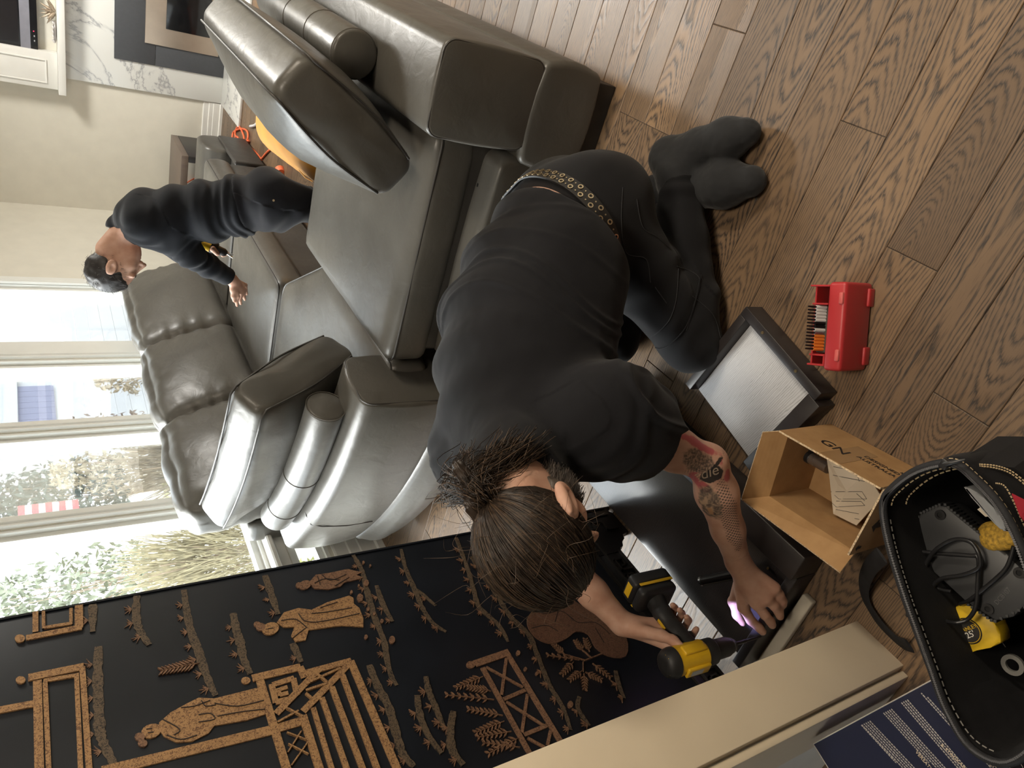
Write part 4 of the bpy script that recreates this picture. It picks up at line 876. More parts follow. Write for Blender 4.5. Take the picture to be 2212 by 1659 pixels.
for i in range(14):
    a = LR - 0.056 - i * (LR - 0.10) / 13; c = wht if i < 5 else (blkm if i < 7 else (wht if i == 7 else (org if i > 8 else sil)))
    q = rcm(tube('driver_bit', [(a, 0.058, 0.078), (a + 0.001, 0.068, 0.104)], 0.0040, c, None, 8)); q['label'] = {wht: 'white driver bit', org: 'orange-banded driver bit', blkm: 'black driver bit', sil: 'steel driver bit'}[c]
    t = tube('bit_tip', [(a + 0.001, 0.068, 0.104), (a + 0.002, 0.075, 0.122)], [0.0026, 0.0018], blkm, None, 6); t.parent = q

# ---- cardboard carton
card = bpy.data.materials.new('cardboard'); N = NT(card); co = N.add('TexCoord').outputs['Object']; n1 = N.add('TexNoise', i_Vector=co, i_Scale=30.0, i_Detail=4.0).outputs['Fac']
wv = N.add('TexWave', i_Vector=co, i_Scale=45.0, i_Distortion=0.3, bands_direction='Z').outputs['Fac']
N.out('Base Color', N.ramp(n1, [(0.3, (0.33, 0.185, 0.075)), (0.7, (0.40, 0.235, 0.100))])); N.out('Roughness', 0.8); N.out('Normal', N.bump(wv, 0.10, 0.0006))
card_e = pmat('cardboard_edge', (0.55, 0.42, 0.27), 0.85, var=0.5, vs=260)
cbx = tag(empty('cardboard_box', (-0.74, 0.60, 0)), 'open brown cardboard carton holding paper instructions beside the black tool bag', 'box')
ZB = 0.155
kA, kB, kC, kD = pz(1706, 930, ZB), pz(1662, 1072, ZB), pz(1848, 1192, ZB), pz(1925, 1052, ZB)
fA, fB, fD = pz(1648, 934, 0.20), pz(1602, 1078, 0.20), pz(1815, 1236, 0.19)
def sheet(name, quad, th=0.004, mt=card, mt2=None, par=cbx, inv=True):
    """thin board between four points, thickness to the outside"""
    q = [Vector(p) for p in quad]; nrm = (q[1] - q[0]).cross(q[3] - q[0]).normalized() * th
    bm = bmesh.new(); a = [bm.verts.new(p) for p in q]; b = [bm.verts.new(p + nrm) for p in q]
    f1 = bm.faces.new(a[::-1]); f2 = bm.faces.new(b); es = [bm.faces.new((a[i], a[(i + 1) % 4], b[(i + 1) % 4], b[i])) for i in range(4)]
    if mt2 is not None:
        for f in es: f.material_index = 1
    o = from_bm(name, bm, [mt, mt2] if mt2 is not None else mt); return parented(o, par)
dn = lambda p: Vector((p.x, p.y, 0.002))
cen = (kA + kB + kC + kD) / 4; dnc = lambda p: Vector((p.x, p.y, 0.002))
sheet('wall_panel', [dnc(kA), dnc(kB), kB, kA], 0.004, card, card_e); sheet('wall_panel', [dnc(kB), dnc(kC), kC, kB], 0.004, card, card_e)
kC2, kD2 = pz(1874, 1190, 0.19), pz(1937, 1056, 0.20)
sheet('wall_panel', [dnc(kC), dnc(kD), kD + Vector((0, 0, 0.03)), kC + Vector((0, 0, 0.03))], 0.004, card, card_e); sheet('wall_panel', [dnc(kD), dnc(kA), kA + Vector((0, 0, 0.04)), kD + Vector((0, 0, 0.04))], 0.004, card, card_e)
sheet('floor_panel', [dnc(kA) + Vector((0, 0, .002)), dnc(kD) + Vector((0, 0, .002)), dnc(kC) + Vector((0, 0, .002)), dnc(kB) + Vector((0, 0, .002))], 0.003)
sheet('flap', [kA, kB, fB, fA], 0.004, card, card_e); sheet('flap', [kB, kC, fD, fB], 0.004, card, card_e)
# lettering on the right-hand wall (outer face between kD and kA)
inkb = pmat('print_black', (0.012, 0.010, 0.012), 0.6)
def on_face(p, q, name, s, size, u, v, rot=0.0, sx=1.0, parent=None, mt=None, flip=False):
    """text on the outer face of the upright panel p->q: u along it, v up"""
    d = (q - p); d.z = 0; n_ = Vector((d.y, -d.x, 0)).normalized()
    if n_.dot(cen - p) > 0: n_ = -n_
    xa = d.normalized(); ya = Vector((0, 0, 1)); base = Vector((p.x, p.y, 0)) + d * u + Vector((0, 0, v)) + n_ * 0.0047
    M = Matrix((( xa.x, ya.x, n_.x), (xa.y, ya.y, n_.y), (xa.z, ya.z, n_.z))).to_4x4(); M.translation = base
    if M.determinant() < 0: M = M @ Matrix.Diagonal((-1, 1, 1, 1))
    return parented(text_mesh(name, s, size, mt or inkb, None, M=M @ Matrix.Rotation(rot, 4, 'Z'), ext=0.0003), parent or cbx)
on_face(kA, kD, 'lettering', 'GN', 0.044, 0.38, 0.125, PI * 1.0, parent=cbx)
on_face(kA, kD, 'lettering', 'DESIGNED', 0.017, 0.74, 0.085, PI, parent=cbx); on_face(kA, kD, 'lettering', 'AUSTRALIA', 0.017, 0.74, 0.107, PI, parent=cbx); on_face(kA, kD, 'lettering', '*', 0.03, 0.90, 0.075, PI, parent=cbx)
def arrow_on(p, q, u, v, s):
    d = (q - p); d.z = 0; n_ = Vector((d.y, -d.x, 0)).normalized()
    if n_.dot(cen - p) > 0: n_ = -n_
    xa = d.normalized(); base = Vector((p.x, p.y, 0)) + d * u + Vector((0, 0, v)) + n_ * 0.0047
    bm = bmesh.new(); vs = [bm.verts.new(base + xa * a * s + Vector((0, 0, b * s))) for a, b in [(0, 0.5), (0.42, 0.05), (0.16, 0.05), (0.16, -0.5), (-0.16, -0.5), (-0.16, 0.05), (-0.42, 0.05)]]; bm.faces.new(vs)
    e = bmesh.ops.extrude_face_region(bm, geom=list(bm.faces)); [setattr(v_, 'co', v_.co + n_ * 0.0003) for v_ in e['geom'] if isinstance(v_, bmesh.types.BMVert)]
    parented(from_bm('arrow_mark', bm, inkb), cbx)
arrow_on(kC, kD, 0.42, 0.135, 0.042); arrow_on(kC, kD, 0.10, 0.165, 0.02)
tp = pmat('brown_tape', (0.33, 0.20, 0.095), 0.25, var=0.05)
d = (kD - kA); d.z = 0; n_ = Vector((d.y, -d.x, 0)).normalized(); n_ = n_ if n_.dot(cen - kA) < 0 else -n_
b0 = Vector((kA.x, kA.y, 0)) + n_ * 0.0045
sheet('tape_strip', [b0 + d * 0.42 + Vector((0, 0, .05)), b0 + d * 0.62 + Vector((0, 0, .05)), b0 + d * 0.62 + Vector((0, 0, .19)), b0 + d * 0.42 + Vector((0, 0, .19))], 0.0003 , tp)
papr = pmat('paper', (0.66, 0.58, 0.46), 0.7, var=0.04)
shp = [pz(1785, 985, 0.125), pz(1792, 1035, 0.09), pz(1800, 1110, 0.07), pz(1850, 1135, 0.06), pz(1905, 1075, 0.10), pz(1870, 1020, 0.135)]
ins = empty('instruction_sheet', (0, 0, 0)); tag(ins, 'folded cream instruction booklet with line drawings inside the cardboard carton', 'booklet')
bm = bmesh.new(); a = [bm.verts.new(p) for p in shp]; b = [bm.verts.new(p - Vector((0, 0, 0.003))) for p in shp]; c_ = bm.verts.new(sum(shp, Vector()) / 6 + Vector((0, 0, 0.006)))
for i in range(6): bm.faces.new((a[i], a[(i + 1) % 6], c_)); bm.faces.new((a[i], b[i], b[(i + 1) % 6], a[(i + 1) % 6]))
bm.faces.new(b[::-1]); from_bm('page', bm, papr, ins)
def on_sheet(x, y):
    o_, d_ = Vector((0, 0, CAMH)), Vector(_ray(x, y)); best = None
    for i in range(6):
        A_0, B_0, C_0 = shp[i], shp[(i + 1) % 6], sum(shp, Vector()) / 6 + Vector((0, 0, 0.006)); n0 = (B_0 - A_0).cross(C_0 - A_0); t = n0.dot(A_0 - o_) / n0.dot(d_); best = max(best, 1) if False else best
    return None
bvh_p = BVHTree.FromPolygons([tuple(p) for p in shp] + [tuple(sum(shp, Vector()) / 6 + Vector((0, 0, 0.006)))], [(i, (i + 1) % 6, 6) for i in range(6)])
def hit(x, y, bv, lift=0.0006):
    d_ = Vector(_ray(x, y)).normalized(); h = bv.ray_cast(Vector((0, 0, CAMH)), d_)
    return None if h[0] is None else h[0] - d_ * lift
lines_ = [[(1795, 1062), (1862, 1062), (1872, 1078), (1812, 1078), (1795, 1062)], [(1793, 1082), (1860, 1083), (1868, 1092), (1806, 1095), (1793, 1082)], [(1793, 1098), (1855, 1110)], [(1792, 1025), (1868, 1040)], [(1800, 1008), (1850, 1018), (1856, 1040)], [(1850, 1066), (1868, 1082)], [(1846, 1120), (1856, 1122)]]
bm = bmesh.new()
for L_ in lines_:
    pts = []
    for (p, q) in zip(L_, L_[1:]): pts += [hit(p[0] + (q[0] - p[0]) * t / 5, p[1] + (q[1] - p[1]) * t / 5, bvh_p) for t in range(6)]
    pts = [p for p in pts if p is not None]
    if len(pts) > 1: tube_bm(bm, pts, 0.0006, 4)
q = from_bm('line_drawing', bm, pmat('print_grey', (0.10, 0.09, 0.08), 0.7), ins); q['kind'] = 'stuff'
mt_ = tag(empty('metal_tube', (0, 0, 0)), 'silver metal leg tube with black cap inside the cardboard carton', 'tube')
tube('tube_body', [pz(1752, 990, 0.075), pz(1790, 1012, 0.085)], 0.013, sil, mt_, 14); tube('black_cap', [pz(1745, 986, 0.074), pz(1752, 990, 0.075)], 0.0145, black_pl, mt_, 14)
bm = bmesh.new(); tube_bm(bm, smooth_path([pz(1728, 1003, 0.03), pz(1740, 985, 0.05), pz(1760, 968, 0.05), pz(1780, 975, 0.03)], 5), 0.006, 6); from_bm('strap', bm, black_pl, mt_, smooth=True)

# ---- black tool bag
fab = pmat('black_canvas', (0.0095, 0.0092, 0.0100), 0.8, var=0.2, vs=30, bump=0.3, bs=700, bd=0.0008, sheen=0.03, spec=0.15)
web = pmat('black_webbing', (0.022, 0.022, 0.024), 0.7, var=0.2, vs=60, bump=0.5, bs=350, bd=0.001, spec=0.2)
stt = pmat('tan_stitch', (0.50, 0.38, 0.22), 0.8)
bag = tag(empty('tool_bag', (-0.62, 0.22, 0)), 'open black canvas tool bag with tan stitching in front of the cardboard carton', 'bag')
rim_px = [(1908, 1088), (1930, 1052), (1985, 1014), (2058, 1000), (2108, 1035), (2160, 1092), (2204, 1175), (2245, 1300), (2270, 1440), (2255, 1580), (2180, 1648), (2100, 1618), (2046, 1535), (2012, 1445), (1985, 1372), (1950, 1275), (1918, 1165)]
ZR = 0.40
rim = smooth_path([pz(x, y, ZR + (0.02 if i in (8, 9) else 0)) for i, (x, y) in enumerate(rim_px)], 5, True); nr_ = len(rim)
rc0 = sum(rim, Vector()) / nr_
bm = bmesh.new(); rings = []
for k, (f, z) in enumerate([(0.90, 0.012), (0.96, 0.02), (1.0, 0.12), (1.03, 0.22), (1.05, 0.30), (1.03, 0.36), (1.0, ZR), (0.985, ZR - 0.004), (0.97, 0.36), (0.96, 0.28), (0.93, 0.16), (0.86, 0.10)]):
    R_ = []
    for i, p in enumerate(rim):
        q = Vector((max(-0.755, rc0.x + (p.x - rc0.x) * f) if z < 0.32 else rc0.x + (p.x - rc0.x) * f, min(0.425, rc0.y + (p.y - rc0.y) * f), z if k not in (6, 7) else p.z - (0.004 if k == 7 else 0)))
        q += Vector((1, 1, 0)) * 0.004 * mnoise.noise(Vector((i * 0.35, z * 14, 3))) * (1 if 1 < k < 10 else 0); R_.append(bm.verts.new(q))
    rings.append(R_)
for A, B in zip(rings, rings[1:]):
    for i in range(nr_): bm.faces.new((A[i], A[(i + 1) % nr_], B[(i + 1) % nr_], B[i]))
bm.faces.new(rings[0][::-1]); bm.faces.new(rings[-1])
parented(from_bm('bag_body', bm, fab, smooth=True), bag)
parented(tube('zip_tape', rim, 0.0065, web, None, 8, closed=True), bag)
bm = bmesh.new()
for i in range(0, nr_):
    for s in (0.0, 0.25, 0.5, 0.75):
        p = rim[i].lerp(rim[(i + 1) % nr_], s); d_ = (rc0 - p); d_.z = 0; d_.normalize(); bbox(bm, (-0.0016, -0.0016, -0.001), (0.0016, 0.0016, 0.0022), M=Matrix.Translation(p + d_ * 0.0035 + Vector((0, 0, 0.0052))))
q = parented(from_bm('zip_teeth', bm, pmat('zip_metal', (0.16, 0.16, 0.17), 0.35, metal=0.5)), bag); q['kind'] = 'stuff'
def stitches(pts, mt, name='stitching', w=0.0012, dash=0.007):
    bm = bmesh.new(); acc = 0; 
    for a, b in zip(pts, pts[1:]):
        L_ = (b - a).length; k = max(1, int(L_ / dash))
        for j in range(k): tube_bm(bm, [a.lerp(b, (j + 0.15) / k), a.lerp(b, (j + 0.8) / k)], w, 4)
    q = parented(from_bm(name, bm, mt), bag); q['kind'] = 'stuff'
inn = lambda f, z: [Vector((rc0.x + (p.x - rc0.x) * f, rc0.y + (p.y - rc0.y) * f, z)) for p in rim]
stitches([inn(0.957, 0.385)[i] for i in range(0, 32)], stt); stitches([inn(1.028, 0.394)[i % nr_] for i in range(12, 34)], stt, dash=0.006); stitches([inn(0.93, 0.345)[i] for i in range(0, 18)], stt); stitches([inn(0.955, 0.39)[i % nr_] for i in range(52, 84)], pmat('grey_stitch', (0.2, 0.19, 0.17), 0.8))
R2 = inn(1.05, 0.392); parented(tube('rim_webbing', [R2[i].lerp(inn(0.965, 0.372)[i], 0.9) for i in range(8, 16)], 0.012, web, None, 8, flat=(0.8, 0.3)), bag)
# lining strip, outer pocket flap with stitched seams, red lining, strap on the floor, zip puller
pk = [pz(2062, 1001, 0.385), pz(2120, 1002, 0.36), pz(2190, 1010, 0.33), pz(2260, 1060, 0.30), pz(2270, 1180, 0.33), pz(2225, 1190, 0.385), pz(2165, 1095, 0.39), pz(2112, 1038, 0.392)]
bm = bmesh.new(); a = [bm.verts.new(p) for p in pk]; b = [bm.verts.new(Vector((p.x + 0.02, p.y + 0.02, p.z - 0.16))) for p in pk]; bm.faces.new(a); [bm.faces.new((a[i], b[i], b[(i + 1) % 8], a[(i + 1) % 8])) for i in range(8)]; bm.faces.new(b[::-1])
parented(from_bm('outer_pocket', bm, fab, smooth=False), bag)
for off in (0, 1): stitches(smooth_path([pz(2115, 1003 + off * 4, 0.366), pz(2150, 1006 + off * 5, 0.352), pz(2185, 1018 + off * 6, 0.34), pz(2225, 1050 + off * 7, 0.33)], 6), stt, dash=0.005)
stitches(smooth_path([pz(2150, 1044, 0.377), pz(2170, 1050, 0.375), pz(2190, 1085, 0.372), pz(2205, 1120, 0.371), pz(2225, 1165, 0.375)], 5), stt, dash=0.005)
rl = [pz(2187, 1066, 0.375), pz(2225, 1085, 0.36), pz(2235, 1150, 0.37), pz(2205, 1115, 0.380)]
sheet('red_lining', rl, 0.002, pmat('red_nylon', (0.42, 0.02, 0.04), 0.6), None, bag)
zp = pz(2045, 1002, 0.41); parented(box('zip_slider', (-0.008, -0.006, 0), (0.008, 0.006, 0.010), black_pl, None, bev=0.002, loc=zp), bag); parented(tube('zip_pull', [zp + Vector((0, 0, 0.01)), pz(2062, 998, 0.42), pz(2085, 993, 0.415)], [0.003, 0.0035, 0.002], black_pl, None, 6), bag)
st_ = smooth_path([pz(1905, 1200, 0.16), pz(1880, 1225, 0.10), pz(1866, 1262, 0.03), pz(1872, 1300, 0.006), pz(1900, 1345, 0.006), pz(1940, 1385, 0.006), pz(1965, 1395, 0.02)], 5)
parented(tube('carry_strap', st_, 0.018, web, None, 8, flat=(0.15, 1.0)), bag)
# things lying in the bag
chg = tag(empty('battery_charger', pz(2095, 1215, 0.27)), 'black battery charger lying upside down in the open tool bag', 'charger')
cpx = [(1959, 1155), (1985, 1112), (2018, 1090), (2048, 1094), (2130, 1165), (2175, 1197), (2215, 1237), (2222, 1300), (2190, 1334), (2150, 1342), (2087, 1302), (1979, 1203)]
chp = pmat('charger_plastic', (0.040, 0.041, 0.043), 0.48, var=0.08, vs=30, bump=0.05, bs=300)
cq = [pz(x, y, 0.30) for x, y in cpx]
bm = bmesh.new(); prism_bm(bm, cq, 0.245, 0.300, 0.005, 2); parented(from_bm('housing', bm, chp, smooth=True, auto=0.7), chg)
for x, y in [(2032, 1112), (2135, 1315), (2203, 1237)]: parented(ring_disc('foot_ring', pz(x, y, 0.3005), (0, 0, 1), 0.0045, 0.0085, 0.003, black_pl, None), chg); parented(ring_disc('foot_hole', pz(x, y, 0.3003), (0, 0, 1), 0.0002, 0.0046, 0.0008, pmat('hole_black', (0.002, 0.002, 0.002), 0.8), None), chg)
bm = bmesh.new()
for a, b, n in [((2042, 1090), (2126, 1160), 13), ((1962, 1150), (1984, 1116), 6), ((1990, 1108), (2030, 1090), 7), ((2150, 1342), (2214, 1312), 6), ((2092, 1306), (2142, 1340), 7)]:
    for i in range(n):
        p = pz(a[0] + (b[0] - a[0]) * i / (n - 1), a[1] + (b[1] - a[1]) * i / (n - 1), 0.30); bbox(bm, (-0.0022, -0.0022, -0.016), (0.0022, 0.0022, 0.0015), 0.0004, 1, M=Matrix.Translation(p) @ Matrix.Rotation(0.6, 4, 'Z'))
q = parented(from_bm('vent_ribs', bm, chp), chg); q['kind'] = 'stuff'
parented(text_mesh('moulded_text', 'DCB107', 0.010, pmat('moulded_mark', (0.09, 0.09, 0.09), 0.5), None, M=frame3(pz(2166, 1288, 0.3005), pz(2178, 1276, 0.3) - pz(2158, 1298, 0.3), pz(2150, 1280, 0.3) - pz(2166, 1288, 0.3))), chg)
cab = pmat('black_cable', (0.014, 0.014, 0.015), 0.32)
def cable(pts, label, n=8):
    o = tube('power_cord', smooth_path(pts, n), 0.0036, cab, None, 8); tag(o, label, 'cord', 'charger cord loops'); return o
Z = 0.312
cl = [(1960, 1330, 0.22), (1975, 1255, 0.27), (1945, 1215, 0.31), (1942, 1192, Z), (1965, 1187, Z), (2010, 1194, Z), (2090, 1200, Z), (2113, 1206, Z), (2112, 1260, Z), (2108, 1310, Z), (2090, 1338, Z), (2062, 1345, Z + .006), (2035, 1335, Z), (2012, 1300, Z), (2015, 1268, Z), (2035, 1250, Z + .006), (2080, 1242, Z + .008), (2115, 1225, Z + .01), (2114, 1195, Z + .012), (2095, 1170, Z + .01), (2060, 1166, Z + .008), (2025, 1185, Z + .008), (2002, 1215, Z + .004), (1998, 1245, Z), (2020, 1268, 0.29), (2055, 1278, 0.285)]
tag(tube('power_cord', smooth_path([pz(x, y, max(z, 0.303) if z > 0.28 else z) for x, y, z in cl], 7), 0.0034, cab, None, 8), 'thin black power cord looped over the battery charger in the bag', 'cord')
tag(tube('power_cord', smooth_path([pz(2190, 1180, 0.31), pz(2175, 1225, 0.312), pz(2140, 1260, 0.312), pz(2095, 1296, 0.306), pz(2075, 1305, 0.28)], 7), 0.0034, cab, None, 8), 'short straight run of black cord crossing the charger towards the tape measure', 'cord')
tpm = tag(empty('tape_measure', pz(2100, 1362, 0.27)), 'yellow tape measure with a round black label in the open tool bag', 'tape measure')
yel = pmat('yellow_plastic', (0.66, 0.43, 0.02), 0.38, var=0.10, vs=60, bump=0.04, bs=300)
tq = smooth_path([pz(x, y, 0.275) for x, y in [(2043, 1335), (2055, 1314), (2090, 1306), (2128, 1318), (2150, 1350), (2163, 1390), (2110, 1405), (2068, 1418), (2058, 1398), (2050, 1368)]], 2, True)
bm = bmesh.new(); prism_bm(bm, tq, 0.238, 0.275, 0.004, 2); parented(from_bm('case', bm, yel, smooth=True, auto=0.7), tpm)
dc = pz(2091, 1363, 0.2755); parented(ring_disc('label_rim', dc, (0, 0, 1), 0.0195, 0.0215, 0.0008, black_pl, None), tpm); parented(ring_disc('label_line', dc, (0, 0, 1), 0.0185, 0.0195, 0.0008, yel, None), tpm); parented(ring_disc('label_disc', dc, (0, 0, 1), 0.0002, 0.0185, 0.0008, pmat('label_black', (0.02, 0.018, 0.016), 0.5), None), tpm)
TX = pz(2111, 1352, 0.2764) - pz(2063, 1371, 0.2764); TY = pz(2086, 1345, 0.2764) - dc
parented(text_mesh('label_text', 'STANLEY', 0.0088, yel, None, M=frame3(pz(2089, 1359, 0.2765), TX, TY)), tpm)
parented(text_mesh('label_number', "25'", 0.0135, pmat('label_white', (0.75, 0.72, 0.66), 0.5), None, M=frame3(pz(2096, 1371, 0.2765), TX, TY)), tpm)
parented(tube('belt_hook', [pz(2163, 1385, 0.255), pz(2172, 1398, 0.255)], 0.0012, chrome, None, 5), tpm)
tag(prism('foam_roll', smooth_path([pz(x, y, 0.33) for x, y in [(2090, 1050), (2120, 1060), (2170, 1110), (2182, 1145), (2160, 1130), (2120, 1085)]], 3, True), 0.30, 0.345, pmat('grey_foam', (0.32, 0.33, 0.34), 0.8), None, bev=0.004), 'pale grey roll tucked under the zip in the tool bag', 'padding')
tag(prism('label_card', [pz(2112, 1100, 0.29), pz(2140, 1082, 0.29), pz(2168, 1112, 0.29), pz(2130, 1116, 0.29)], 0.285, 0.292, papr, None), 'small white card deep in the tool bag beside the charger', 'card')
tag(puff('work_glove', (0.022, 0.034, 0.016), 0.014, (0.002, 0.004, 0.003), pmat('mustard_mesh', (0.42, 0.25, 0.03), 0.8, var=0.5, vs=200), None, n=8, loc=pz(2170, 1155, 0.29), rot=(0, 0.2, 0.9)), 'mustard textured work glove poking out at the bag edge', 'glove')
hdl = tag(empty('pouch', pz(2120, 1560, 0.22)), 'dark crumpled leather pouch lying in the near end of the tool bag', 'pouch')
parented(puff('body', (0.055, 0.05, 0.03), 0.026, (0.004, 0.004, 0.01), pmat('worn_black_leather', (0.020, 0.018, 0.017), 0.38, var=0.3), None, n=12, loc=pz(2150, 1570, 0.22), wrinkle=0.006, seed=31), hdl)
parented(ring_disc('cuff', pz(2190, 1435, 0.235), (0, 0, 1), 0.010, 0.017, 0.006, pmat('grey_felt', (0.17, 0.165, 0.15), 0.8), None), hdl)

# ---- navy carton with fine print
nav = pmat('navy_card', (0.012, 0.015, 0.040), 0.35, var=0.08, coat=0.2); navs = pmat('navy_card_lit', (0.10, 0.115, 0.24), 0.35, coat=0.2)  # side faces paler than the top, window light put into their colour
nb_ = tag(empty('product_carton', (-1.0, 0.12, 0)), 'navy blue printed product carton with fine white text beside the cream door casing', 'box')
NB = frame3(pz(1757, 1607, 0.30), pz(2020, 1465, 0.30) - pz(1757, 1607, 0.30), Vector((-0.25, -0.97, 0)))
NB = Matrix.Translation(Vector((0, 0, -0.30))) @ NB
xx = Vector((NB[0][0], NB[1][0], 0)); yy = Vector((-xx.y, xx.x, 0)); yy = yy if yy.y < 0 else -yy
o0 = pz(1757, 1607, 0.30); LX, LY = 0.325, 0.42
c4 = [Vector((o0.x, o0.y, 0)) + xx * a + yy * b for a, b in ((0, 0), (LX, 0), (LX, LY), (0, LY))]
bm = bmesh.new(); lo = [bm.verts.new((p.x, p.y, 0.001)) for p in c4]; hi = [bm.verts.new((p.x, p.y, 0.30)) for p in c4]
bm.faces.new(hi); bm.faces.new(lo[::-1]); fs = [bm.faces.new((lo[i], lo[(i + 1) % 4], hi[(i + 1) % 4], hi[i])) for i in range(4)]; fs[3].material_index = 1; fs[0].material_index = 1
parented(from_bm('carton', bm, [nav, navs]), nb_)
edg = pmat('worn_card_edge', (0.5, 0.46, 0.42), 0.8)
parented(tube('worn_edge', [Vector((c4[0].x, c4[0].y, 0.300)), Vector((c4[1].x, c4[1].y, 0.300))], 0.0010, edg, None, 5), nb_); parented(tube('worn_edge', [Vector((c4[0].x, c4[0].y, 0.300)), Vector((c4[3].x, c4[3].y, 0.300))], 0.0010, edg, None, 5), nb_)
prt = pmat('print_white', (0.42, 0.39, 0.36), 0.6)
def T(x, y): return pz(1650 + x / 3.324, 1160 + y / 3.324, 0.3003)
bm = bmesh.new(); rt = random.Random(3)
for (ax, ay, bx, by, nl, cut) in [(760, 1320, 1120, 1700, 5, 0.0), (700, 1350, 1040, 1720, 1, 0), (915, 1235, 1330, 1690, 5, 0.3), (1030, 1168, 1480, 1690, 4, 0.0), (1175, 1150, 1660, 1690, 2, 0.0), (1130, 1120, 1165, 1160, 1, 0)]:
    for l in range(nl):
        s = T(ax - l * 14, ay + l * 7); e = T(bx - l * 14, by + l * 7); L_ = (e - s).length; t = 0.0; d_ = (e - s).normalized(); w_ = Vector((-d_.y, d_.x, 0)) * 0.0011
        end = L_ * (1 - (0.25 * rt.random() if l == nl - 1 else 0.05 * rt.random()))
        while t < end:
            k = rt.uniform(0.0022, 0.0050); a = s + d_ * t; b = s + d_ * min(end, t + k); 
            bm.faces.new([bm.verts.new(q) for q in (a - w_, b - w_, b + w_, a + w_)]); t += k + 0.0012
q = parented(from_bm('fine_print', bm, prt), nb_); q['kind'] = 'stuff'
def TT(s, x0, y0, x1, y1, size):
    a, b = T(x0, y0), T(x1, y1); d_ = (b - a); w_ = T(x0 + 20, y0 - 14) - a
    parented(text_mesh('print_title', s, size, pmat('print_cream', (0.62, 0.52, 0.38), 0.6), None, M=frame3((a + b) / 2 + Vector((0, 0, 0.0003)), d_, w_)), nb_)
TT('& STACKABLE', 1310, 1525, 1440, 1655, 0.0085); TT('QUALITY CONS', 1535, 1540, 1650, 1650, 0.008); TT('VERSATILE', 1120, 1570, 1200, 1665, 0.0085)
parented(ring_disc('emblem_ring', T(1810, 1650), (0, 0, 1), 0.0095, 0.0105, 0.0003, prt, None), nb_)
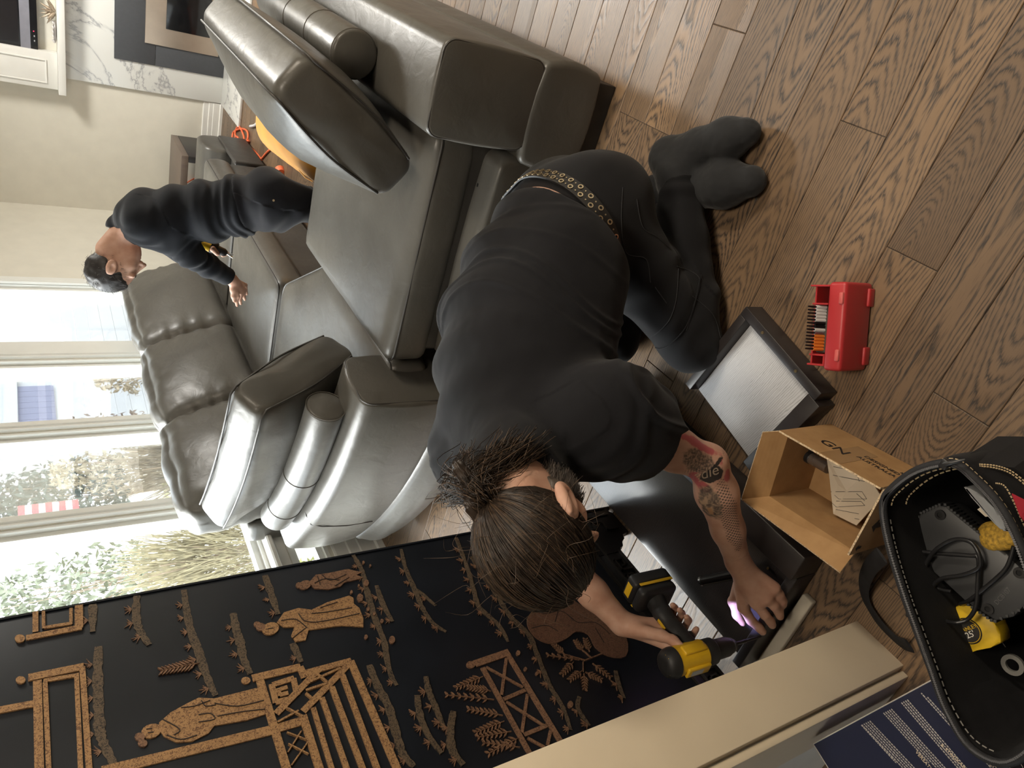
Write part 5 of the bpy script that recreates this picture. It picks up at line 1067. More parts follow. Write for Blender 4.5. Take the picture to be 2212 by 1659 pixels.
# ================================================================== people: bodies grown from signed-distance fields
import openvdb
class Field:
    def __init__(s, lo, hi, h):
        s.lo = np.array(lo, float); s.h = h; s.n = np.ceil((np.array(hi, float) - s.lo) / h).astype(int) + 1
        s.a = np.full(s.n, 0.08, np.float32)
    def sub(s, lo, hi):
        i0 = np.maximum(0, np.floor((np.array(lo) - s.lo) / s.h).astype(int)); i1 = np.minimum(s.n, np.ceil((np.array(hi) - s.lo) / s.h).astype(int) + 1)
        if np.any(i1 <= i0): return None
        ax = [(s.lo[k] + s.h * np.arange(i0[k], i1[k])).astype(np.float32) for k in range(3)]
        return tuple(slice(i0[k], i1[k]) for k in range(3)), np.meshgrid(*ax, indexing='ij', sparse=True)
    def put(s, sl, d, k, op='add'):
        a = s.a[sl]
        if op == 'sub': d = -d
        if op == 'add':
            h = np.maximum(k - np.abs(a - d), 0) / k if k > 0 else 0; s.a[sl] = np.minimum(a, d) - (h * h * k * 0.25 if k > 0 else 0)
        else:
            h = np.maximum(k - np.abs(a - d), 0) / k if k > 0 else 0; s.a[sl] = np.maximum(a, d) + (h * h * k * 0.25 if k > 0 else 0)
    def cone(s, a, b, ra, rb, k=0.02, op='add'):
        a = np.array(a, float); b = np.array(b, float); m = max(ra, rb) + k + 3 * s.h + 0.012
        r = s.sub(np.minimum(a, b) - m, np.maximum(a, b) + m)
        if r is None: return s
        sl, (X, Y, Z) = r; ba = b - a; L2 = max(ba @ ba, 1e-9)
        t = np.clip(((X - a[0]) * ba[0] + (Y - a[1]) * ba[1] + (Z - a[2]) * ba[2]) / L2, 0, 1)
        d = np.sqrt((X - a[0] - t * ba[0]) ** 2 + (Y - a[1] - t * ba[1]) ** 2 + (Z - a[2] - t * ba[2]) ** 2) - (ra + (rb - ra) * t)
        s.put(sl, d.astype(np.float32), k, op); return s
    def chain(s, pts, rs, k=0.02):
        for i in range(len(pts) - 1): s.cone(pts[i], pts[i + 1], rs[i], rs[i + 1], k)
        return s
    def ell(s, c, ax, rad, k=0.02, op='add'):
        """ellipsoid at c; ax = three unit axes (rows), rad = radii"""
        c = np.array(c, float); ax = np.array(ax, float); rad = np.array(rad, float)
        m = np.sqrt(((ax * rad[:, None]) ** 2).sum(0)) + k + 3 * s.h + 0.012
        r = s.sub(c - m, c + m)
        if r is None: return s
        sl, (X, Y, Z) = r; X = X - c[0]; Y = Y - c[1]; Z = Z - c[2]
        u = [(X * a[0] + Y * a[1] + Z * a[2]) for a in ax]
        k0 = np.sqrt(sum((q / r_) ** 2 for q, r_ in zip(u, rad))); k1 = np.sqrt(sum((q / r_ ** 2) ** 2 for q, r_ in zip(u, rad))) + 1e-6
        s.put(sl, (k0 * (k0 - 1) / k1).astype(np.float32), k, op); return s
    def plane(s, p, n, k=0.004, lo=None, hi=None):
        """cut away everything on the side n points to"""
        p = np.array(p, float); n = np.array(n, float); n = n / np.linalg.norm(n)
        r = s.sub(lo if lo is not None else s.lo, hi if hi is not None else s.lo + s.h * s.n); sl, (X, Y, Z) = r
        s.put(sl, ((X - p[0]) * n[0] + (Y - p[1]) * n[1] + (Z - p[2]) * n[2]).astype(np.float32), k, 'int'); return s
    def mesh(s, name, mat, parent=None, fn=None, smooth=2):
        g = openvdb.FloatGrid(0.08); g.copyFromArray(s.a); pts, quads = g.convertToQuads(0.0)
        P = pts.astype(np.float64) * s.h + s.lo
        me = bpy.data.meshes.new(name); nq = len(quads)
        me.vertices.add(len(P)); me.loops.add(nq * 4); me.polygons.add(nq)
        me.vertices.foreach_set('co', P.astype(np.float32).ravel()); me.loops.foreach_set('vertex_index', quads.astype(np.int32).ravel())
        me.polygons.foreach_set('loop_start', np.arange(0, nq * 4, 4, dtype=np.int32)); me.polygons.foreach_set('loop_total', np.full(nq, 4, np.int32)); me.update(calc_edges=True)
        # light relaxation of the voxel steps
        ne = len(me.edges); e = np.empty(ne * 2, np.int32); me.edges.foreach_get('vertices', e); e = e.reshape(-1, 2)
        for it in range(smooth):
            acc = np.zeros_like(P); cnt = np.zeros(len(P)); 
            for c in range(3): acc[:, c] = np.bincount(e[:, 0], P[e[:, 1], c], len(P)) + np.bincount(e[:, 1], P[e[:, 0], c], len(P))
            cnt = np.bincount(e[:, 0], minlength=len(P)) + np.bincount(e[:, 1], minlength=len(P)); P = P * 0.5 + 0.5 * acc / np.maximum(cnt, 1)[:, None]
        me.vertices.foreach_set('co', P.astype(np.float32).ravel()); me.update()
        if fn is not None:
            nr = np.empty(len(P) * 3, np.float32); me.vertices.foreach_get('normal', nr); nr = nr.reshape(-1, 3)
            P = P + nr * fn(P)[:, None]; me.vertices.foreach_set('co', P.astype(np.float32).ravel()); me.update()
        me.polygons.foreach_set('use_smooth', np.ones(nq, bool))
        if mat is not None: me.materials.append(mat)
        o = bpy.data.objects.new(name, me); link(o, None)
        return parented(o, parent) if parent is not None else o
def vnoise(P, f, seed=0):
    """cheap smooth 3-D value noise for arrays"""
    Q = P * f + seed * 17.13; I = np.floor(Q).astype(np.int64); F_ = Q - I; F_ = F_ * F_ * (3 - 2 * F_); out = 0
    for dx in (0, 1):
        for dy in (0, 1):
            for dz in (0, 1):
                hsh = ((I[:, 0] + dx) * 73856093 ^ (I[:, 1] + dy) * 19349663 ^ (I[:, 2] + dz) * 83492791) & 0xffff
                hsh = (hsh * 40503 + 12345) & 0xffff
                w = (F_[:, 0] if dx else 1 - F_[:, 0]) * (F_[:, 1] if dy else 1 - F_[:, 1]) * (F_[:, 2] if dz else 1 - F_[:, 2]); out = out + w * hsh / 65535.0
    return out * 2 - 1
V3 = lambda *a: np.array(a, float)
def unit(v): return v / np.linalg.norm(v)
def pt(x, y, t): 
    d = _ray(x, y); return np.array([d[0] * t, d[1] * t, CAMH + d[2] * t])
skin = bpy.data.materials.new('skin'); N = NT(skin); co = N.add('TexCoord').outputs['Object']
n1 = N.add('TexNoise', i_Vector=co, i_Scale=26.0, i_Detail=4.0).outputs['Fac']; n2 = N.add('TexNoise', i_Vector=co, i_Scale=420.0, i_Detail=2.0).outputs['Fac']
base = N.ramp(n1, [(0.30, (0.47, 0.255, 0.180)), (0.55, (0.55, 0.325, 0.235)), (0.75, (0.60, 0.37, 0.28))])
# inked forearm: attribute 'arm' = (metres from the elbow, angle round the arm in metres, 1 on the inked arm)
at = N.add('Attribute', attribute_name='arm'); sp = N.add('SeparateXYZ', i_0=at.outputs['Vector']); su, sv, sm = sp.outputs
wob = N.add('TexNoise', i_Vector=co, i_Scale=70.0, i_Detail=3.0).outputs['Fac']; wo = N.math('MULTIPLY', N.math('SUBTRACT', wob, 0.5), 0.9)
def oval(cu, cv, ru, rv, soft=0.25):
    a = N.math('DIVIDE', N.math('SUBTRACT', su, cu), ru); b = N.math('DIVIDE', N.math('SUBTRACT', sv, cv), rv)
    r = N.math('ADD', N.math('SQRT', N.math('ADD', N.math('MULTIPLY', a, a), N.math('MULTIPLY', b, b))), wo)
    f = N.n.new('ShaderNodeMapRange'); N.l.new(r, f.inputs[0]); f.inputs[1].default_value = 1.0 + soft / 2; f.inputs[2].default_value = 1.0 - soft / 2; f.inputs[3].default_value = 0; f.inputs[4].default_value = 1
    return N.math('MULTIPLY', f.outputs[0], sm)
def paint(b, m, c, k=1.0): return N.mix(N.math('MULTIPLY', m, k), b, c)
mot = N.add('TexNoise', i_Vector=co, i_Scale=190.0, i_Detail=4.0).outputs['Fac']; motk = N.ramp(mot, [(0.42, (0.05, 0.045, 0.04)), (0.62, (0.34, 0.23, 0.17))])
fig = N.add('TexNoise', i_Vector=co, i_Scale=60.0, i_Detail=3.0, i_Distortion=1.5).outputs['Fac']; figk = N.ramp(fig, [(0.35, (0.035, 0.032, 0.03)), (0.5, (0.14, 0.11, 0.085)), (0.66, (0.38, 0.26, 0.17))])
dots = N.math('MULTIPLY', N.math('SINE', N.math('MULTIPLY', su, 2 * PI / 0.0082)), N.math('SINE', N.math('MULTIPLY', sv, 2 * PI / 0.0094))); dk = N.math('GREATER_THAN', dots, 0.15)
c = base
c = paint(c, oval(-0.055, 0.012, 0.055, 0.020), motk, 0.85) if False else N.mix(N.math('MULTIPLY', oval(-0.060, 0.004, 0.050, 0.022), 0.85), c, motk)
c = N.mix(N.math('MULTIPLY', N.math('MULTIPLY', oval(0.13, -0.012, 0.11, 0.020), dk), 0.85), c, (0.05, 0.042, 0.036))
c = N.mix(N.math('MULTIPLY', N.math('MULTIPLY', oval(-0.03, 0.030, 0.05, 0.016), dk), 0.75), c, (0.06, 0.05, 0.045))
for q in [(-0.075, -0.028, 0.060, 0.010), (-0.012, 0.036, 0.050, 0.011), (0.022, -0.034, 0.016, 0.010), (0.028, 0.022, 0.018, 0.010)]: c = N.mix(N.math('MULTIPLY', oval(*q), 0.92), c, (0.42, 0.085, 0.10))
c = N.mix(N.math('MULTIPLY', oval(0.075, 0.020, 0.050, 0.022), 0.9), c, figk)
c = N.mix(N.math('MULTIPLY', oval(0.095, 0.022, 0.012, 0.005), 0.8), c, (0.40, 0.22, 0.11))
c = N.mix(N.math('MULTIPLY', oval(-0.002, 0.000, 0.022, 0.024, 0.12), 0.97), c, (0.022, 0.022, 0.022))
N.out('Base Color', c); N.out('Roughness', 0.52); N.out('Specular IOR Level', 0.35); N.out('Normal', N.bump(n2, 0.12, 0.0006))
N.out('Subsurface Weight', 0.08); N.out('Subsurface Radius', (0.012, 0.005, 0.003)); N.out('Subsurface Scale', 0.6)
def cloth(name, col, sheen=0.06, rough=0.85, bs=900): return pmat(name, col, rough, var=0.10, vs=25, bump=0.25, bs=bs, bd=0.0006, sheen=sheen, spec=0.12)
shirt_m = cloth('black_cotton', (0.0085, 0.0085, 0.0100)); jean_m = cloth('black_denim', (0.0100, 0.0100, 0.0112), 0.08, bs=1400); sock_m = cloth('charcoal_sock', (0.024, 0.025, 0.027), 0.12)
hair_m = pmat('brown_hair', (0.026, 0.0175, 0.0125), 0.42, var=0.5, vs=60, spec=0.4); hair_l = pmat('light_brown_hair', (0.085, 0.052, 0.030), 0.42, var=0.4, vs=60); hair_g = pmat('greying_hair', (0.060, 0.046, 0.036), 0.5, var=0.5, vs=90); hair_k = pmat('dark_short_hair', (0.020, 0.016, 0.015), 0.5, var=0.4, vs=60)
def head_field(F_, c, R_, sc=1.0, hair=False):
    """R_ columns: right, forward, up. Skull, face, jaw, nose, ears"""
    L = lambda x, y, z: c + R_ @ (V3(x, y, z) * sc); ax = R_.T
    F_.ell(L(0, -0.014, 0.032), ax, V3(0.075, 0.096, 0.088) * sc, 0.01)
    F_.ell(L(0, 0.028, -0.030), ax, V3(0.062, 0.064, 0.082) * sc, 0.03)
    F_.ell(L(0, 0.052, -0.078), ax, V3(0.042, 0.036, 0.034) * sc, 0.03)           # chin
    for sx in (-1, 1):
        F_.ell(L(sx * 0.038, 0.058, -0.022), ax, V3(0.024, 0.022, 0.022) * sc, 0.02)  # cheekbones
        F_.ell(L(sx * 0.034, 0.074, 0.022), ax, V3(0.030, 0.015, 0.009) * sc, 0.014)  # brows
        F_.ell(L(sx * 0.032, 0.088, 0.004), ax, V3(0.016, 0.014, 0.009) * sc, 0.010, 'sub')  # eye hollows
        F_.ell(L(sx * 0.032, 0.072, 0.004), ax, V3(0.013, 0.013, 0.012) * sc, 0.002)  # eyeballs under the lids
        e = L(sx * 0.083, -0.012, -0.002)
        F_.ell(e, ax, V3(0.010, 0.022, 0.036) * sc, 0.006)
        F_.ell(L(sx * 0.095, -0.007, -0.002), ax, V3(0.009, 0.012, 0.019) * sc, 0.003, 'sub')
        F_.ell(L(sx * 0.089, -0.022, 0.004), ax, V3(0.006, 0.008, 0.029) * sc, 0.004)
        F_.ell(L(sx * 0.080, -0.004, -0.028), ax, V3(0.005, 0.007, 0.009) * sc, 0.005)
    F_.cone(L(0, 0.086, 0.012), L(0, 0.112, -0.030), 0.007 * sc, 0.011 * sc, 0.012)
    for sx in (-1, 1): F_.ell(L(sx * 0.013, 0.098, -0.036), ax, V3(0.009, 0.010, 0.008) * sc, 0.008)
    F_.ell(L(0, 0.087, -0.058), ax, V3(0.023, 0.008, 0.006) * sc, 0.006); F_.ell(L(0, 0.085, -0.070), ax, V3(0.020, 0.008, 0.006) * sc, 0.006); F_.ell(L(0, 0.097, -0.0642), ax, V3(0.022, 0.007, 0.0016) * sc, 0.003, 'sub')
def finger(F_, pts, r0, r1): 
    n = len(pts); F_.chain([np.array(p) for p in pts], [r0 + (r1 - r0) * i / (n - 1) for i in range(n)], 0.004)

# ------------------------------------------------------------------ the man kneeling with the drill
pel, neck, hc = V3(-.462, 1.425, .375), V3(-.852, .985, .672), pt(1157, 1148, 1.245)
HR = np.array([[-0.955, -0.285, -0.081], [0.244, -0.604, -0.759], [0.168, -0.745, 0.646]])
_p = math.radians(29); HR = np.stack([HR[:, 0], HR[:, 1] * math.cos(_p) - HR[:, 2] * math.sin(_p), HR[:, 2] * math.cos(_p) + HR[:, 1] * math.sin(_p)], 1)
_y = math.radians(11); HR = np.stack([HR[:, 0] * math.cos(_y) - HR[:, 1] * math.sin(_y), HR[:, 1] * math.cos(_y) + HR[:, 0] * math.sin(_y), HR[:, 2]], 1)
spine = [pel, V3(-.530, 1.395, .440), V3(-.610, 1.345, .515), V3(-.690, 1.275, .570), V3(-.762, 1.190, .605), V3(-.812, 1.105, .630), V3(-.838, 1.02, .645)]
shL, elL, wrL = V3(-.695, .848, .590), V3(-.772, .765, .335), V3(-1.013, .668, .182)
shR, elR, wrR = V3(-1.005, 1.155, .645), V3(-1.165, .985, .505), V3(-1.268, .755, .362)
latS = unit(shL - shR); latP = unit(V3(.40, -.915, 0))
def torso(F_, g, kind):
    ws = [.176, .196, .210, .224, .230, .224, .20]; ap = [.130, .146, .154, .160, .160, .150, .122]; al = [.12, .10, .10, .10, .10, .10, .07]
    for i, p in enumerate(spine):
        t = i / (len(spine) - 1); a = unit(spine[min(i + 1, len(spine) - 1)] - spine[max(i - 1, 0)]); lat = latP * (1 - t) + latS * t; lat = unit(lat - a * (lat @ a)); dor = np.cross(a, lat)
        if kind == 'shirt' and i < 1: continue
        if kind == 'trousers' and i > 1: continue
        F_.ell(p, [lat, dor, a], [ws[i] + g, ap[i] + g, al[i]], 0.07)
HS = 1.09
lo1, hi1 = (-1.40, .46, -.01), (-.10, 1.72, 1.0)
person1 = tag(empty('person', (-.6, 1.25, 0)), 'kneeling person with brown ponytail and tattooed arm drilling the dark table', 'person')
B1 = Field((-1.38, .48, -.005), (-.11, 1.70, .97), 0.0036)
torso(B1, -0.018, 'body')
B1.cone(V3(-.835, 1.02, .645), hc + HR @ V3(0, -.035, -.05), .070, .060, .04); head_field(B1, hc, HR, HS)
for sh, el, wr in ((shL, elL, wrL), (shR, elR, wrR)):
    d1, d2 = el - sh, wr - el
    B1.ell(sh, np.eye(3), (.066, .066, .066), 0.04); B1.cone(sh, el, .052, .041, 0.025); B1.cone(sh + d1 * .3, sh + d1 * .65, .047, .046, .02)
    B1.chain([el, el + d2 * .28, el + d2 * .65, wr], [.041, .0455, .036, .0285], 0.02)
# hands. left: flat fist pressing on the end rail; right: wrapped round the drill handle
def hand(F_, wr, knk, fingers, thumb, rk=0.0125, fr=.0108):
    kn = [np.array(k) for k in knk]; pc = sum(kn) / 4
    for k in kn: F_.cone(wr + (k - wr) * 0.12, k, 0.0165, rk, 0.014)
    F_.cone(wr, pc, 0.026, 0.018, 0.016)
    for f in fingers: finger(F_, f, fr, fr - .0028)
    F_.chain([np.array(p) for p in thumb], [0.0175, 0.0135, 0.0112, 0.0085], 0.010)
g_ = lambda x, y, z: np.array(pz(x, y, z))
kL = [g_(1606, 1312, .128), g_(1634, 1304, .133), g_(1657, 1291, .126), g_(1672, 1270, .116)]
fL = [[kL[0], g_(1622, 1340, .108), g_(1640, 1356, .086), g_(1647, 1364, .074)], [kL[1], g_(1652, 1328, .112), g_(1664, 1342, .088), g_(1668, 1350, .074)],
      [kL[2], g_(1672, 1308, .106), g_(1682, 1322, .084), g_(1685, 1331, .072)], [kL[3], g_(1683, 1284, .098), g_(1690, 1298, .082), g_(1691, 1306, .071)]]
tL = [wrL + (kL[0] - wrL) * .3 + V3(0, 0, -.012), g_(1585, 1300, .105), g_(1592, 1328, .085), g_(1604, 1346, .074)]
hand(B1, wrL, kL, fL, tL, .0155, .0130)
DR = np.array([[0.08, 0.9967, 0.008], [-0.094, 0.0156, -0.9955], [-0.992, 0.079, 0.0945]]); DO = V3(-1.209, .586, .284)
dl = lambda x, y, z: DO + DR @ V3(x, y, z)
# drill axes: x down to the bit, z away from the battery, y towards the room
kR = [dl(-.034, -.026, -.052), dl(-.038, -.024, -.076), dl(-.038, -.022, -.100), dl(-.034, -.020, -.122)]
fR = [[kR[0], dl(.004, -.034, -.056), dl(.030, -.014, -.058), dl(.034, .010, -.058)], [kR[1], dl(.000, -.034, -.080), dl(.026, -.016, -.084), dl(.028, .014, -.084), dl(.016, .028, -.084)],
      [kR[2], dl(-.002, -.032, -.103), dl(.022, -.016, -.106), dl(.024, .014, -.106), dl(.012, .028, -.107)], [kR[3], dl(-.002, -.030, -.124), dl(.018, -.014, -.126), dl(.018, .012, -.127), dl(.006, .025, -.127)]]
tR = [wrR + (kR[0] - wrR) * .35 + V3(.012, 0, .012), dl(-.062, .004, -.070), dl(-.052, .018, -.042), dl(-.044, .020, -.020)]
hand(B1, wrR, kR, fR, tR)
hipL, knL, anL = V3(-.458, 1.358, .330), V3(-.688, 1.138, .082), V3(-.322, 1.405, .092)
hipR, knR, anR = V3(-.525, 1.555, .345), V3(-.835, 1.41, .085), V3(-.405, 1.485, .065)
for a, b, c in ((hipL, knL, anL), (hipR, knR, anR)): B1.cone(a, b, .080, .055, .03); B1.chain([b, b + (c - b) * .3, c], [.052, .054, .036], .02)
def arm_attr(o):
    me = o.data; P = np.empty(len(me.vertices) * 3, np.float32); me.vertices.foreach_get('co', P); P = P.reshape(-1, 3).astype(float) + np.array(o.matrix_parent_inverse.translation) * 0
    out = np.zeros_like(P)
    for (a, b, s0) in ((shL, elL, -1), (elL, wrL, 1)):
        d = b - a; L_ = np.linalg.norm(d); u = d / L_; q = P - a; t = q @ u; r = q - t[:, None] * u
        up = unit(V3(0, 0, CAMH) - (a + b) / 2); up = unit(up - u * (up @ u)); sd = np.cross(u, up)
        ang = np.arctan2(r @ sd, r @ up); dist = np.linalg.norm(r, axis=1); m = (dist < .062) & (t > (-.02 if s0 > 0 else .05)) & (t < (L_ if s0 < 0 else L_ - .035))
        m &= (P[:, 0] > -1.05)
        S_ = t if s0 > 0 else t - L_
        out[m, 0] = S_[m]; out[m, 1] = ang[m] * 0.042; out[m, 2] = 1
    at_ = me.attributes.new('arm', 'FLOAT_VECTOR', 'POINT'); at_.data.foreach_set('vector', out.astype(np.float32).ravel())
body1 = B1.mesh('body', skin, person1); arm_attr(body1); del B1
# t-shirt
S1 = Field((-1.33, .62, .20), (-.30, 1.72, .90), 0.0042)
torso(S1, 0.004, 'shirt')
nb0 = V3(-.838, 1.02, .645); nb1 = hc + HR @ V3(0, -.035, -.05)
for _i, _o in ((2, .092), (3, .088), (4, .062)): S1.ell(spine[_i] + latP * _o + V3(.02, -.03, -.03), np.eye(3), (.145, .145, .135), .06)
S1.cone(nb0, nb0 + (nb1 - nb0) * .85, .125, .088, .05)
for sh in (shL, shR): S1.cone(V3(-.842, 1.02, .640), sh, .112, .092, .06)
for sh, el, kf in ((shL, elL, .40), (shR, elR, .50)):
    d = el - sh; S1.ell(sh, np.eye(3), (.088, .088, .088), 0.08); S1.cone(sh, sh + d * (kf + .30), .090, .080, 0.07)
    u = unit(d); e = sh + d * kf; S1.plane(e, u, 0.003, e - V3(.14, .14, .14) + u * .04, e + V3(.14, .14, .14) + u * .04)
aw = unit(spine[2] - spine[0]); hA, hB, hC = np.array(pz(1088, 460, .48)), np.array(pz(1200, 414, .512)), np.array(pz(1350, 548, .418))
hn = unit(np.cross(hB - hA, hC - hA)); hn = hn if hn @ aw > 0 else -hn; S1.plane(hB, -hn, 0.004)
nk = unit(hc - neck); nkn = unit(nb1 - nb0); nlen = np.linalg.norm(nb1 - nb0); S1.plane(nb0 + (nb1 - nb0) * .80, nkn, 0.004, nb0 + (nb1 - nb0) * .8 - .13 + nkn * .07, nb0 + (nb1 - nb0) * .8 + .13 + nkn * .07)
def folds1(P):
    a = unit(spine[5] - spine[1]); t = (P - spine[1]) @ a; q = P - spine[1] - t[:, None] * a; s = q @ latP
    w = vnoise(P, 7, 1) * 1.6
    f = np.zeros(len(P))
    for c0, wd, am, sk in ((.150, .008, .0085, .55), (.185, .007, .0095, .50), (.250, .008, .0080, .40), (.100, .009, .004, .3), (.33, .016, .003, .1), (.03, .010, .004, .1)):
        z = t - c0 - sk * s * s / .12 * .6 - .012 * w - .05 * s * sk; f += am * np.exp(-(z / wd) ** 2) * (0.6 + 0.4 * vnoise(P, 4, 3))
    # creases fanning from the far shoulder and round both sleeves
    for sh, el in ((shR, elR), (shL, elL)):
        d = unit(el - sh); r = P - sh; dist = np.linalg.norm(r, axis=1); ph = r @ d
        f += 0.0050 * np.sin(ph * 95 + 3.5 * vnoise(P, 11, 5)) * np.exp(-(dist / .13) ** 2) * (vnoise(P, 6, 6) > -0.3)
    return f + 0.0022 * vnoise(P, 10, 7) + 0.0007 * vnoise(P, 40, 8)
shirt1 = S1.mesh('t_shirt', shirt_m, person1, folds1); del S1
# trousers
J1 = Field((-.97, 1.00, -.01), (-.24, 1.72, .56), 0.0042)
torso(J1, 0.006, 'trousers'); J1.ell(V3(-.405, 1.385, .325), np.eye(3), (.115, .115, .125), .05); J1.ell(V3(-.47, 1.54, .325), np.eye(3), (.115, .115, .12), .05)
for a, b, c, f in ((hipL, knL, anL, 1.0), (hipR, knR, anR, .95)):
    J1.cone(a, b, .118, .078, .05); J1.chain([b, b + (c - b) * .25, b + (c - b) * .6, b + (c - b) * .98], [.073, .078, .066, .058], .03)
gA, gB, gC = np.array(pz(1064, 430, .475)), np.array(pz(1182, 400, .505)), np.array(pz(1345, 545, .42)); gn = unit(np.cross(gB - gA, gC - gA)); gn = gn if gn @ aw > 0 else -gn
cut = gB; J1.plane(cut, gn, 0.004, V3(-.80, 1.10, .33), V3(-.24, 1.72, .60))
for b, c in ((knL, anL), (knR, anR)): u = unit(c - b); J1.plane(b + (c - b) * .955, u, .003, c - V3(.10, .10, .09) + u * .03, c + V3(.10, .10, .12) + u * .03)
J1.plane(V3(0, 0, .004), V3(0, 0, -1), 0.002)
def folds2(P):
    f = np.zeros(len(P))
    for kn, an, hp in ((knL, anL, hipL), (knR, anR, hipR)):
        d = unit(an - kn); t = (P - kn) @ d; r = np.linalg.norm(P - kn - t[:, None] * d, axis=1)
        f += 0.0042 * np.sin(t * 120 + 3 * vnoise(P, 12, 2)) * np.exp(-((t - .44) / .07) ** 2) * (r < .1) + 0.003 * np.sin(t * 70 + 4 * vnoise(P, 9, 4)) * np.exp(-((t - .18) / .10) ** 2) * (r < .1)
        h = unit(hp - kn); th = (P - kn) @ h; rr = np.linalg.norm(P - kn - th[:, None] * h, axis=1)
        f += 0.0045 * np.sin(th * 62 + 5 * vnoise(P, 8, 9)) * np.exp(-((th - .14) / .10) ** 2) * (rr < .12)
    return f + 0.0022 * vnoise(P, 16, 11)
jeans1 = J1.mesh('trousers', jean_m, person1, folds2); del J1
def bvh_of(o):
    me = o.data; return BVHTree.FromPolygons([tuple(v.co) for v in me.vertices], [tuple(p.vertices) for p in me.polygons])
bj = bvh_of(jeans1); bsh = bvh_of(shirt1); bbd = bvh_of(body1)
def cam_hit(x, y, bv, lift=0.0):
    d_ = Vector(_ray(x, y)).normalized(); h = bv.ray_cast(Vector((0, 0, CAMH)), d_)
    return None if h[0] is None else (h[0] + h[1] * lift, h[1])
# socks and feet
K1 = Field((-.46, 1.12, -.005), (-.10, 1.58, .18), 0.0034)
K1.chain([knL + (anL - knL) * .86, anL, V3(-.296, 1.462, .082), V3(-.245, 1.390, .066), V3(-.198, 1.322, .052), V3(-.168, 1.282, .042)], [.048, .050, .050, .046, .049, .036], .03)
K1.chain([knR + (anR - knR) * .88, anR, V3(-.352, 1.375, .046), V3(-.300, 1.275, .044), V3(-.268, 1.215, .034)], [.042, .046, .050, .056, .040], .025); K1.plane(V3(0, 0, .003), V3(0, 0, -1), .002)
socks1 = K1.mesh('socks', sock_m, person1, lambda P: 0.0016 * vnoise(P, 22, 3) + 0.0008 * vnoise(P, 90, 4)); del K1
# seams, pocket flap and cuff hem on the trousers, drawn on the cloth surface
def on_cloth(name, px_pts, bv, r, mt, parent, n=6, lift=0.0008, flat=None, closed=False):
    P = smooth_path([(x, y, 0) for x, y in px_pts], n, closed); Q = []
    for p in P:
        h = cam_hit(p.x, p.y, bv, lift)
        if h is not None and (not Q or (h[0] - Q[-1]).length < 0.06): Q.append(h[0])
    if len(Q) < 2: return None
    return parented(tube(name, Q, r, mt, None, 6, closed=closed, flat=flat), parent)
thread = cloth('grey_thread', (0.034, 0.034, 0.036), 0.05)
for pts in ([(1345, 405), (1342, 480), (1352, 545), (1395, 560), (1405, 610)], [(1375, 430), (1388, 490), (1420, 512), (1450, 540)], [(1462, 575), (1510, 600), (1500, 660), (1482, 715)], [(1465, 580), (1460, 650), (1440, 700), (1392, 738)], [(1496, 640), (1540, 680), (1556, 730)], [(1405, 372), (1470, 357), (1545, 345)], [(1415, 620), (1440, 655)]):
    on_cloth('seam', pts, bj, 0.0010, thread, person1)
on_cloth('pocket_flap_edge', [(1392, 738), (1432, 752), (1478, 712), (1500, 655), (1512, 600)], bj, 0.0022, jean_m, person1)
on_cloth('hem', [(1408, 378), (1470, 365), (1546, 352)], bj, 0.0026, jean_m, person1)
# studded belt round the waist opening
ba_ = gn; bc = spine[0] + gn * ((gB - spine[0]) @ gn); bu = unit(latP - ba_ * (latP @ ba_)); bw = np.cross(ba_, bu); bp = []
for k in range(72):
    a = 2 * PI * k / 72; d_ = Vector(bu * math.cos(a) + bw * math.sin(a)); cc = Vector(bc - ba_ * 0.016); h = bj.ray_cast(cc + d_ * 0.5, -d_)
    bp.append((h[0] if h[0] is not None and (h[0] - cc).length < .26 else cc + d_ * .17) + d_ * 0.002)
bp = [(bp[i - 1] + bp[i] * 2 + bp[(i + 1) % 72]) / 4 for i in range(72)]
bm = bmesh.new(); rows = []
for k in range(72):
    t = (bp[(k + 1) % 72] - bp[k - 1]).normalized(); ax_ = Vector(ba_); out_ = t.cross(ax_); out_ = out_ if out_.dot(bp[k] - Vector(bc)) > 0 else -out_
    rows.append([bm.verts.new(bp[k] + ax_ * s * .019 + out_ * o_) for s, o_ in ((-1, 0), (-1, .004), (1, .004), (1, 0))])
for k in range(72):
    for j in range(4): bm.faces.new((rows[k][j], rows[(k + 1) % 72][j], rows[(k + 1) % 72][(j + 1) % 4], rows[k][(j + 1) % 4]))
belt = parented(from_bm('belt', bm, pmat('black_belt_leather', (0.012, 0.011, 0.011), 0.4), None, smooth=True, auto=0.8), person1)
bras = pmat('pale_brass', (0.62, 0.50, 0.33), 0.3, metal=0.9)
for k in range(0, 72):
    t = (bp[(k + 1) % 72] - bp[k - 1]).normalized(); ax_ = Vector(ba_); out_ = t.cross(ax_).normalized(); out_ = out_ if out_.dot(bp[k] - Vector(bc)) > 0 else -out_
    for row in (-1, 1):
        c_ = bp[k] + ax_ * row * .0085 + out_ * .0045
        if (k + (row > 0)) % 2 == 0: o = ring_disc('eyelet', c_, out_, .0040, .0066, .0016, bras, None)
        else: o = ring_disc('stud', c_, out_, .0002, .0018, .0014, bras, None)
        o.parent = belt; o.matrix_parent_inverse = Matrix.Translation(-person1.location) if False else belt.matrix_basis.inverted(); o.matrix_parent_inverse = Matrix()
